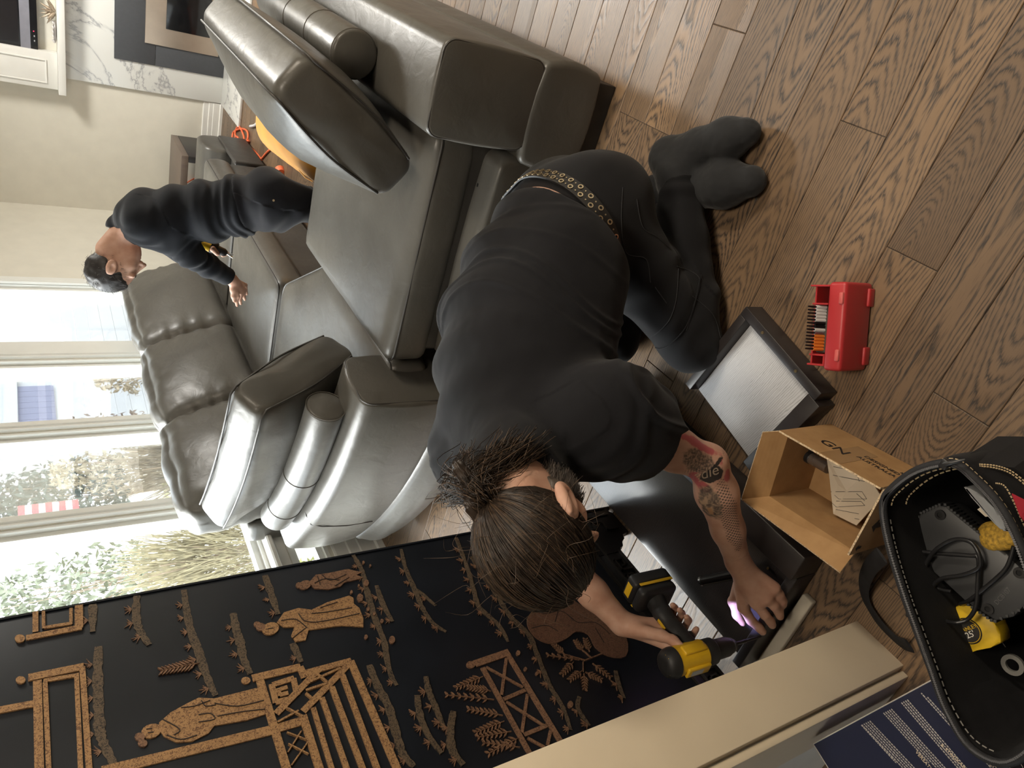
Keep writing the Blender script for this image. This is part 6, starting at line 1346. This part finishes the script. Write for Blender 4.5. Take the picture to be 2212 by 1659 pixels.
# hair: cap, strands swept back to the tie, folded tail, beard
LH = lambda x, y, z: hc + HR @ (V3(x, y, z) * HS)
H1 = Field(hc - .20, hc + .20, 0.0032); axh = HR.T
H1.ell(LH(0, -0.015, 0.034), axh, V3(.0815, .1035, .0955) * HS, .004)
H1.plane(LH(0, .072, .072), HR @ unit(V3(0, .86, -.50)), .006)
for sx in (-1, 1): H1.ell(LH(sx * .080, -.006, -.018), axh, V3(.030, .034, .046) * HS, .010, 'sub')
hair1 = H1.mesh('hair', hair_m, person1, lambda P: 0.0022 * vnoise(P, 34, 5)); del H1
rh = random.Random(11); _bh = bvh_of(hair1); _h = next((q for q in (cam_hit(1046 + 6 * k, 1084 + k, _bh) for k in range(12)) if q is not None), None); KN = _h[0] if _h is not None else Vector(LH(0, -.12, .05)); _kl = (HR.T @ (np.array(KN) - hc)) / HS; kdir = Vector(HR @ unit(_kl - V3(0, -.015, .034)))
def strands(name, paths, r, mt, parent):
    c = bpy.data.curves.new(name, 'CURVE'); c.dimensions = '3D'; c.bevel_depth = r; c.bevel_resolution = 0; c.resolution_u = 1
    for P in paths:
        s = c.splines.new('POLY'); s.points.add(len(P) - 1)
        for i, p in enumerate(P): s.points[i].co = (*p, 1); s.points[i].radius = 1.0 if i < len(P) - 2 else 0.5
    o = bpy.data.objects.new(name, c); c.materials.append(mt); link(o, None); o['kind'] = 'stuff'; return parented(o, parent)
A1, A2 = [], []
er = V3(.0825, .1045, .0965); ec = V3(0, -.015, .034)
def on_skull(d, lift): return Vector(LH(*(ec + d * er * (1 + lift))))
kd = unit(V3(0, -.128, .060) - ec) ; kd = unit((_kl - ec) / er)
for i in range(1500):
    a = rh.uniform(0, 2 * PI)
    # start on the hairline: forehead, temples, nape
    y, z = rh.uniform(-.9, .80), rh.uniform(-.75, 1.0); d0 = unit(V3(math.cos(a), math.sin(a), 0) * math.sqrt(max(0, 1 - min(1, z * z))) + V3(0, 0, z))
    lp_ = ec + d0 * er
    if .86 * (lp_[1] - .072) - .50 * (lp_[2] - .072) > 0.004 or (abs(lp_[0]) > .05 and ((lp_[1] + .006) / .034) ** 2 + ((lp_[2] + .018) / .046) ** 2 < 1.0): continue
    P = []; lift = rh.uniform(-.004, .022); om = math.acos(max(-1, min(1, d0 @ kd))); n = 11; js = rh.uniform(-1, 1)
    if om < .15: continue
    for k in range(n):
        t = k / (n - 1); d = (math.sin((1 - t) * om) * d0 + math.sin(t * om) * kd) / math.sin(om); d = d + 0.04 * math.sin(t * PI) * js * np.cross(d0, kd)
        P.append(on_skull(unit(d), lift + 0.03 * t * t))
    P.append(KN + Vector((rh.uniform(-1, 1), rh.uniform(-1, 1), rh.uniform(-1, 1))) * .007)
    (A2 if rh.random() < .16 else A1).append(P)
strands('hair_strands', A1, .00075, hair_m, person1); strands('hair_strands_light', A2, .0006, hair_l, person1)
tl = []
ends = [(1000, 1000), (1015, 985), (985, 1030), (1040, 985), (1085, 962), (1110, 956), (1135, 958), (1158, 968), (1120, 975), (978, 1055)]
for i in range(460):
    ex, ey = ends[min(len(ends) - 1, int(rh.uniform(0, len(ends))))]; ex += rh.gauss(0, 11); ey += rh.gauss(0, 8)
    h = cam_hit(ex, ey, bsh); E_ = (h[0] + h[1] * rh.uniform(.004, .022)) if h is not None else Vector(pt(ex, ey, 1.36))
    o_ = Vector((rh.gauss(0, .006), rh.gauss(0, .006), rh.gauss(0, .006))); c1 = KN + kdir * rh.uniform(.02, .05) + o_ * 2; c2 = KN.lerp(E_, .55) + Vector((0, 0, rh.uniform(.01, .05))) + o_ * 2.5
    tl.append(smooth_path([KN + o_, c1, c2, E_, E_ + (E_ - c2) * rh.uniform(.03, .16) + o_ * .6], 3))
strands('ponytail', tl[:330], .0007, hair_m, person1); strands('ponytail_light', tl[330:], .00065, hair_l, person1)
fly = []
for i in range(110):
    a = KN if rh.random() < .35 else Vector(on_skull(unit(V3(rh.gauss(0, 1), rh.uniform(-1, .3), rh.uniform(-.2, 1))), .01)); d = Vector((rh.gauss(0, 1), rh.gauss(0, 1), rh.gauss(0.3, 1))).normalized()
    if a != KN and rh.random() < .8: d = (a - Vector(hc)).normalized() * .5 + d * .8
    fly.append(smooth_path([a, a + d * .02, a + d * .04 + Vector((rh.gauss(0, .012), rh.gauss(0, .012), rh.gauss(0, .012))), a + d * rh.uniform(.045, .075) + Vector((rh.gauss(0, .02), rh.gauss(0, .02), rh.gauss(0, .02)))], 4))
strands('flyaway_hair', fly, .00032, hair_l, person1)
tb_ = pmat('black_elastic', (0.008, 0.007, 0.007), 0.6)
u_ = kdir.orthogonal().normalized(); w_ = kdir.cross(u_)
for j in range(4): parented(tube('hair_tie', [KN + kdir * (.004 + j * .0042) + (u_ * math.cos(a) + w_ * math.sin(a)) * (.0125 + .0012 * math.sin(a * 2 + j)) for a in np.linspace(0, 2 * PI, 20)[:-1]], .0026, tb_, None, 7, closed=True), person1)
bl = Field(np.array(KN) - .06, np.array(KN) + .06, .0022); kb = np.array(KN)
bl.chain([kb + np.array(kdir) * .006, kb + np.array(kdir) * .026 + np.array(pt(1020, 1105, 1.36) - pt(1035, 1075, 1.36)) * .8, kb + np.array(kdir) * .012 + np.array(pt(1022, 1118, 1.36) - pt(1035, 1075, 1.36)) * .9], [.012, .013, .010], .01); bl.chain([kb, kb + np.array(kdir) * .03, kb + np.array(kdir) * .034 + np.array(pt(1000, 1030, 1.36) - pt(1035, 1075, 1.36)) * .9], [.012, .015, .012], .01)
bl.mesh('hair_bun', hair_m, person1, lambda P: 0.0014 * np.sin((P @ np.array(w_)) * 900 + 4 * vnoise(P, 60, 1))); del bl
G1 = Field(hc - .17, hc + .17, .0032); G1.ell(LH(0, .046, -.066), HR.T, V3(.0585, .047, .054) * HS, .01); G1.ell(LH(0, .012, -.055), HR.T, V3(.066, .040, .036) * HS, .02)
for sx in (-1, 1): G1.cone(LH(sx * .066, .022, .012), LH(sx * .060, .026, -.045), .010, .016, .012)
G1.plane(LH(0, .06, -.045), HR @ unit(V3(0, .55, .6)), .008); G1.plane(LH(0, -.004, 0), HR @ V3(0, -1, 0), .006)
G1.mesh('beard', hair_g, person1, lambda P: .0022 * vnoise(P, 55, 2)); del G1
bd = []
for i in range(2600):
    x = rh.uniform(-1, 1); d0 = unit(V3(x * 1.0, rh.uniform(-.2, 1.0), rh.uniform(-1.0, -.05)))
    o_ = Vector(LH(0, .02, -.035)); h = bbd.ray_cast(o_ + Vector(HR @ d0) * .2, Vector(HR @ -d0))
    if h[0] is None: continue
    q = HR.T @ (np.array(h[0]) - hc) / HS
    if q[2] > -.012 and not (abs(q[0]) > .058 and q[1] < .035 and q[2] < .03): continue
    if q[1] > .085 or (q[1] > .07 and abs(q[0]) < .03 and -.05 < q[2]): continue
    if q[1] < .004: continue
    dn_ = Vector(HR @ unit(V3(0, .35, -1) + V3(rh.gauss(0, .25), rh.gauss(0, .25), 0))); bd.append([h[0], h[0] + h[1] * .007 + dn_ * .006, h[0] + h[1] * .012 + dn_ * .018])
strands('beard_hairs', bd, .0007, hair_g, person1)
tt = text_mesh('tattoo_text', 'die', .017, pmat('tattoo_cream', (0.62, 0.50, 0.38), 0.6), None)
ua = unit(wrL - elL); upa = unit(V3(0, 0, CAMH) - elL); xa_ = Vector(pt(1540, 985, 1.0) - pt(1500, 1000, 1.0)).normalized(); ya_ = Vector(pt(1505, 975, 1.0) - pt(1518, 1000, 1.0)).normalized()
tcx, tcy = 1533, 1019
for v in tt.data.vertices:
    sx_, sy_ = v.co.x * 2000, v.co.y * 2000; xx_ = tcx + sx_ * .94 + sy_ * -.1; yy_ = tcy - sx_ * .30 - sy_ * .95
    h = cam_hit(xx_, yy_, bbd, 0.0016); v.co = h[0] if h is not None else Vector(elL)
parented(tt, person1)

# ------------------------------------------------------------------ the drill (held, so a thing of its own)
dr = tag(empty('cordless_drill', Vector(DO)), 'yellow and black cordless drill held upright over the dark table frame', 'drill')
DM = Matrix([[*DR[0], DO[0]], [*DR[1], DO[1]], [*DR[2], DO[2]], [0, 0, 0, 1]])
def dpart(o, par=None):
    if par is None: o.parent = dr; o.matrix_parent_inverse = Matrix(); o.matrix_basis = Matrix.Translation(-dr.location) @ DM
    else: o.parent = par; o.matrix_parent_inverse = Matrix()
    return o
ydr = pmat('drill_yellow', (0.66, 0.40, 0.015), 0.38, var=0.06, bump=0.04, bs=300); bdr = pmat('drill_black', (0.014, 0.014, 0.015), 0.5, var=0.1, bump=0.1, bs=500)
def lathe(name, prof, mt, n=28, sq=0.0):
    bm = bmesh.new(); R_ = []
    for x, r in prof: R_.append([bm.verts.new((x, r * math.cos(2 * PI * k / n), r * math.sin(2 * PI * k / n))) for k in range(n)])
    for A, B in zip(R_, R_[1:]):
        for k in range(n): bm.faces.new((A[k], A[(k + 1) % n], B[(k + 1) % n], B[k]))
    bm.faces.new(R_[0][::-1]); bm.faces.new(R_[-1]); return from_bm(name, bm, mt, None, smooth=True, auto=0.6)
dpart(lathe('motor_housing', [(-.078, .031), (-.074, .034), (-.03, .0345), (.008, .034), (.012, .031)], ydr))
dpart(lathe('rear_cap', [(-.104, .012), (-.103, .022), (-.098, .029), (-.090, .0335), (-.078, .0355), (-.074, .0355), (-.072, .033)], bdr))
bm = bmesh.new()
for k in range(3):
    a = k * 2.1 + .4; M_ = Matrix.Rotation(a, 4, 'X'); bbox(bm, (-.1005, -.007, .012), (-.0985, .007, .026), .001, 1, M=M_ @ Matrix.Rotation(0, 4, 'Y'))
o = dpart(from_bm('vent_outline', bm, ydr)); o['kind'] = 'stuff'
bm = bmesh.new()
for k in range(3):
    M_ = Matrix.Rotation(k * 2.1 + .4, 4, 'X'); bbox(bm, (-.1012, -.0048, .0145), (-.1002, .0048, .0235), .0005, 1, M=M_)
for k in range(8):
    bbox(bm, (-.066 + k * .005, -.036, .004), (-.0635 + k * .005, -.0335, .012), 0.0004, 1)
o = dpart(from_bm('vent_slots', bm, pmat('hole_black', (0.002, 0.002, 0.002), 0.8))); o['kind'] = 'stuff'
dpart(box('top_rib', (-.060, -.014, .031), (.006, .014, .0395), ydr, None, bev=.003)); dpart(box('rating_plate', (-.050, -.008, .0396), (-.016, .008, .0402), pmat('plate_silver', (0.4, 0.4, 0.4), 0.35, metal=.6), None))
dpart(box('side_rib', (-.060, .030, -.012), (.004, .0385, .012), ydr, None, bev=.003)); dpart(box('side_rib', (-.060, -.0385, -.012), (.004, -.030, .012), ydr, None, bev=.003))
dpart(lathe('clutch_collar', [(.0122, .030), (.016, .0315), (.040, .031), (.044, .028)], bdr)); dpart(lathe('chuck', [(.0442, .021), (.048, .024), (.085, .023), (.098, .018), (.110, .013)], bdr)); dpart(lathe('chuck_ring', [(.0985, .0183), (.0995, .0188), (.1015, .0180), (.1025, .0172)], pmat('dark_steel', (0.12, 0.12, 0.12), 0.3, metal=.8)))
dpart(lathe('bit', [(.1102, .0045), (.150, .0045), (.152, .0032), (.196, .0030), (.201, .0012)], blkm, 10))
hb = Field((-.07, -.05, -.19), (.05, .05, .01), .003); hb.chain([V3(-.012, 0, -.018), V3(-.014, 0, -.07), V3(-.016, 0, -.125), V3(-.010, 0, -.165)], [.026, .0215, .0215, .026], .012)
dpart(hb.mesh('handle', bdr, None)); del hb
dpart(box('trigger', (.006, -.007, -.062), (.022, .007, -.040), bdr, None, bev=.004, seg=3)); dpart(box('handle_inlay', (-.040, -.004, -.115), (-.0365, .004, -.085), ydr, None, bev=.001))
bf = dpart(puff('battery_foot', (.054, .036, .016), .012, (.002, .002, .002), bdr, None, n=10, loc=(-.004, 0, -.182))); bf.matrix_basis = Matrix.Translation(-dr.location) @ DM @ Matrix.Translation((-.004, 0, -.182))
def dloc(o, l): o.parent = dr; o.matrix_parent_inverse = Matrix(); o.matrix_basis = Matrix.Translation(-dr.location) @ DM @ Matrix.Translation(l); return o
bt_ = dloc(puff('battery', (.058, .037, .021), .011, (.002, .002, .002), bdr, None, n=10), (-.002, 0, -.217))
for s in (-1, 1): dloc(box('battery_stripe', (-.05, -.001, -.004), (.05, .001, .004), ydr, None, bev=.0006), (-.002, s * .0385, -.196))
dloc(box('battery_label', (-.045, -.012, -.0008), (.028, .012, .0008), ydr, None, bev=.0004), (-.002, -.016, -.2402)); dloc(box('gauge', (.030, -.010, -.0008), (.046, .010, .0008), pmat('gauge_black', (0.01, 0.01, 0.01), 0.3), None, bev=.0004), (-.002, -.016, -.2402))
dloc(box('battery_end_label', (-.0008, -.020, -.010), (.0008, .020, .010), ydr, None, bev=.0004), (-.0612, 0, -.217))
M_ = Matrix.Translation(-dr.location) @ DM @ Matrix.Translation((-.010, -.016, -.2412)) @ Matrix.Rotation(PI, 4, 'X')
o = text_mesh('battery_text', 'XR LITHIUM ION', .0072, bdr, dr); o.matrix_parent_inverse = Matrix(); o.matrix_basis = M_
lamp_d = lamp('drill_light', 'SPOT', tuple(dl(.020, .0, -.034)), (0, 0, 0), 6.0, (0.40, 0.40, 1.0), spot_size=math.radians(36), spot_blend=.7, shadow_soft_size=.003)
lamp_d.rotation_euler = Vector(DR @ unit(V3(1, .06, -.16))).to_track_quat('-Z', 'Y').to_euler()

# ------------------------------------------------------------------ the man leaning over the sofa at the back
person2 = tag(empty('person', (-1.18, 3.32, 0)), 'bowed person with short dark hair in dark long-sleeved top behind the sofa', 'person')
H2R = np.array([[-0.237, -0.16, -0.958], [0.963, -0.172, -0.209], [-0.132, -0.972, 0.194]]); h2 = V3(-1.576, 3.361, 1.22)
p2 = dict(pel=pt(585, 432, 3.27), wa=pt(515, 445, 3.27), ch=pt(385, 470, 3.24), ch2=pt(320, 470, 3.22), nk=pt(262, 492, 3.22))
sL2, eL2, wL2 = pt(318, 487, 3.10), pt(412, 553, 3.28), pt(500, 603, 3.55); sR2, eR2, wR2 = pt(290, 480, 3.40), pt(395, 545, 3.50), pt(450, 530, 3.52)
lat2 = unit(sR2 - sL2)
def torso2(F_, g, lo_, hi_):
    pts = [p2['pel'], p2['wa'], (p2['wa'] + p2['ch']) / 2, p2['ch'], p2['ch2'], (p2['ch2'] + p2['nk']) / 2]; W_ = [.165, .160, .170, .180, .178, .13]; D_ = [.142, .136, .140, .142, .128, .092]; A_l = [.11, .09, .09, .09, .09, .06]
    for i in range(lo_, hi_):
        a = unit(pts[min(i + 1, 5)] - pts[max(i - 1, 0)]); l = unit(lat2 - a * (lat2 @ a)); F_.ell(pts[i], [l, np.cross(a, l), a], [W_[i] + g, D_[i] + g, A_l[i]], .06)
mid_hip = p2['pel']; hL, hR = mid_hip - lat2 * .085, mid_hip + lat2 * .085
fl_, fr_ = V3(hL[0] + .02, 3.16, .0), V3(hR[0] + .0, 3.36, .0)
kn2 = [V3(hL[0] - .02, 3.17, .40), V3(hR[0] - .02, 3.33, .40)]; an2 = [V3(hL[0] + .05, 3.17, .07), V3(hR[0] + .05, 3.33, .07)]
B2 = Field((-2.05, 2.98, -.005), (-.85, 3.98, 1.42), .0042)
torso2(B2, -.016, 0, 6); B2.cone((p2['ch2'] + p2['nk']) / 2, h2 + H2R @ V3(0, -.035, -.06), .062, .054, .035); head_field(B2, h2, H2R)
for s_, e_, w__ in ((sL2, eL2, wL2), (sR2, eR2, wR2)): B2.ell(s_, np.eye(3), (.058,) * 3, .04); B2.cone(s_, e_, .046, .038, .02); B2.chain([e_, e_ + (w__ - e_) * .3, w__], [.038, .040, .026], .02)
kk = [pt(514, 640, 3.60), pt(522, 634, 3.63), pt(528, 626, 3.66), pt(530, 616, 3.68)]
ff = [[kk[0], pt(511, 652, 3.62), pt(512, 660, 3.64)], [kk[1], pt(519, 648, 3.65), pt(520, 656, 3.67)], [kk[2], pt(527, 640, 3.68), pt(529, 647, 3.70)], [kk[3], pt(531, 628, 3.70), pt(533, 635, 3.72)]]
hand(B2, wL2, kk, ff, [wL2 + V3(0, 0, -.005), pt(503, 626, 3.57), pt(504, 640, 3.585), pt(506, 650, 3.60)], .011)
kr = [pt(462, 533, 3.50), pt(466, 537, 3.52), pt(470, 540, 3.54), pt(473, 543, 3.56)]
hand(B2, wR2, kr, [[k_, k_ + V3(-.02, 0, -.02), k_ + V3(-.01, .0, -.045)] for k_ in kr], [wR2, kr[0] + V3(0, -.03, .01), kr[0] + V3(-.02, -.03, -.01), kr[0] + V3(-.03, -.02, -.02)], .011)
for a, b, c in ((hL, kn2[0], an2[0]), (hR, kn2[1], an2[1])): B2.cone(a, b, .075, .052, .03); B2.chain([b, c], [.050, .036], .02)
B2.mesh('body', skin, person2); del B2
S2 = Field((-1.98, 2.98, .55), (-.90, 3.95, 1.36), .0044); torso2(S2, .006, 1, 6)
S2.cone((p2['ch2'] + p2['nk']) / 2, p2['nk'], .078, .064, .03)
for s_, e_, w__ in ((sL2, eL2, wL2), (sR2, eR2, wR2)):
    S2.ell(s_, np.eye(3), (.078,) * 3, .06); S2.cone(s_, e_, .068, .054, .04); S2.chain([e_, e_ + (w__ - e_) * .4, w__ + unit(w__ - e_) * .03], [.054, .052, .042], .03)
    u = unit(w__ - e_); S2.plane(e_ + (w__ - e_) * .90, u, .003, w__ - .09 + u * .03, w__ + .09 + u * .03)
ax2 = unit(p2['ch'] - p2['wa']); S2.plane(p2['wa'] - ax2 * .075, -ax2, .004)
S2.plane(p2['nk'] + unit(h2 - p2['nk']) * .012, unit(h2 - p2['nk']), .004, p2['nk'] - .12 + unit(h2 - p2['nk']) * .06, p2['nk'] + .12 + unit(h2 - p2['nk']) * .06)
def folds3(P):
    t = (P - p2['wa']) @ ax2; f = .0042 * np.sin(t * 105 + 7 * vnoise(P, 6, 3)) * np.exp(-((t - .02) / .10) ** 2)
    for s_, e_, w__ in ((sL2, eL2, wL2),):
        u = unit(w__ - e_); q = (P - e_) @ u; r = np.linalg.norm(P - e_ - q[:, None] * u, axis=1); f += .0035 * np.sin(q * 100 + 5 * vnoise(P, 10, 4)) * np.exp(-((q - .02) / .12) ** 2) * (r < .09)
        u = unit(e_ - s_); q = (P - s_) @ u; r = np.linalg.norm(P - s_ - q[:, None] * u, axis=1); f += .0035 * np.sin(q * 80 + 6 * vnoise(P, 9, 6)) * np.exp(-((q - .05) / .12) ** 2) * (r < .11)
    return f + .003 * vnoise(P, 13, 8)
S2.mesh('long_sleeved_top', cloth('navy_black_jersey', (0.009, 0.0102, 0.0135), .08), person2, folds3); del S2
J2 = Field((-1.65, 2.95, -.01), (-.85, 3.65, .95), .0046); torso2(J2, .008, 0, 2)
for a, b, c in ((hL, kn2[0], an2[0]), (hR, kn2[1], an2[1])): J2.cone(a, b, .105, .075, .05); J2.chain([b, c], [.074, .058], .03)
J2.plane(p2['wa'] - ax2 * .02, ax2, .004); J2.plane(V3(0, 0, .045), V3(0, 0, -1), .003)
J2.mesh('trousers', cloth('black_twill', (0.0085, 0.009, 0.0120), .10), person2, lambda P: .005 * np.sin(P[:, 2] * 60 + 5 * vnoise(P, 7, 1)) * (P[:, 2] > .45) * (vnoise(P, 5, 2) > -.2) + .003 * vnoise(P, 14, 5)); del J2
for c, d in ((an2[0], 0), (an2[1], 0)):
    K2 = Field(c - V3(.24, .07, .08), c + V3(.08, .07, .06), .004); K2.chain([c, c + V3(.02, 0, -.03), c + V3(-.10, 0, -.035), c + V3(-.165, 0, -.042)], [.040, .036, .034, .024], .02); K2.plane(V3(0, 0, .002), V3(0, 0, -1), .002); K2.mesh('sock', sock_m, person2); del K2
L2 = lambda x, y, z: h2 + H2R @ V3(x, y, z)
H2 = Field(h2 - .17, h2 + .17, .0034); H2.ell(L2(0, -.016, .036), H2R.T, (.0795, .1005, .0945), .004); H2.plane(L2(0, .070, .082), H2R @ unit(V3(0, .90, -.42)), .006)
for sx in (-1, 1): H2.ell(L2(sx * .082, -.004, -.020), H2R.T, (.026, .032, .046), .010, 'sub'); H2.ell(L2(sx * .07, .085, .02), H2R.T, (.03, .05, .06), .008, 'sub')
H2.plane(L2(0, -.07, -.055), H2R @ V3(0, 0, -1), .006)
hair2 = H2.mesh('hair', hair_k, person2, lambda P: .003 * vnoise(P, 45, 5)); del H2
sp_ = []; bh2 = bvh_of(hair2); rg2 = random.Random(8)
for i in range(700):
    d = Vector(unit(RNG.normal(size=3))); h = bh2.ray_cast(Vector(h2) + d * .25, -d)
    if h[0] is None: continue
    q = H2R.T @ (np.array(h[0]) - h2)
    if q[2] < -.05: continue
    g = (h[1] + Vector(H2R @ V3(rg2.gauss(0, .5), .9 + rg2.gauss(0, .4), rg2.gauss(0, .4)))).normalized(); sp_.append([h[0] - h[1] * .002, h[0] + g * .010, h[0] + g * .010 + (g + Vector(H2R @ V3(0, .5, 0))).normalized() * .010])
strands('hair_tufts', sp_, .0008, pmat('dark_grey_hair', (0.055, 0.050, 0.048), 0.45), person2)
for sx in (-1, 1): parented(tube('eyebrow', [Vector(L2(sx * .018, .089, .022)), Vector(L2(sx * .034, .087, .027)), Vector(L2(sx * .050, .074, .022))], [.003, .004, .002], hair_k, None, 6), person2)
parented(tube('rivet', [Vector(pt(591, 433, 3.10)), Vector(pt(591, 433, 3.095))], .005, bras, None, 8), person2)
d2 = tag(empty('cordless_drill', Vector(pt(455, 528, 3.5))), 'second cordless drill hanging from the hand of the bowed person', 'drill')
a_, b_2, c_2 = Vector(pt(428, 522, 3.48)), Vector(pt(462, 536, 3.5)), Vector(pt(490, 548, 3.52)); dd = (c_2 - a_).normalized()
parented(tube('drill_body', [a_, a_ + dd * .02, a_.lerp(c_2, .62), a_.lerp(c_2, .66)], [.028, .034, .034, .028], bdr, None, 16), d2); parented(tube('yellow_band', [a_ + Vector((0, -.012, .012)), a_.lerp(c_2, .5) + Vector((0, -.012, .012))], [.026, .028], ydr, None, 14), d2)
parented(tube('chuck', [a_.lerp(c_2, .66), a_.lerp(c_2, .92), c_2], [.022, .020, .012], bdr, None, 14), d2)
for s in (-.008, .008): parented(tube('bit', [c_2, c_2 + dd * .03 + Vector((s, 0, 0))], .0035, chrome, None, 8), d2)
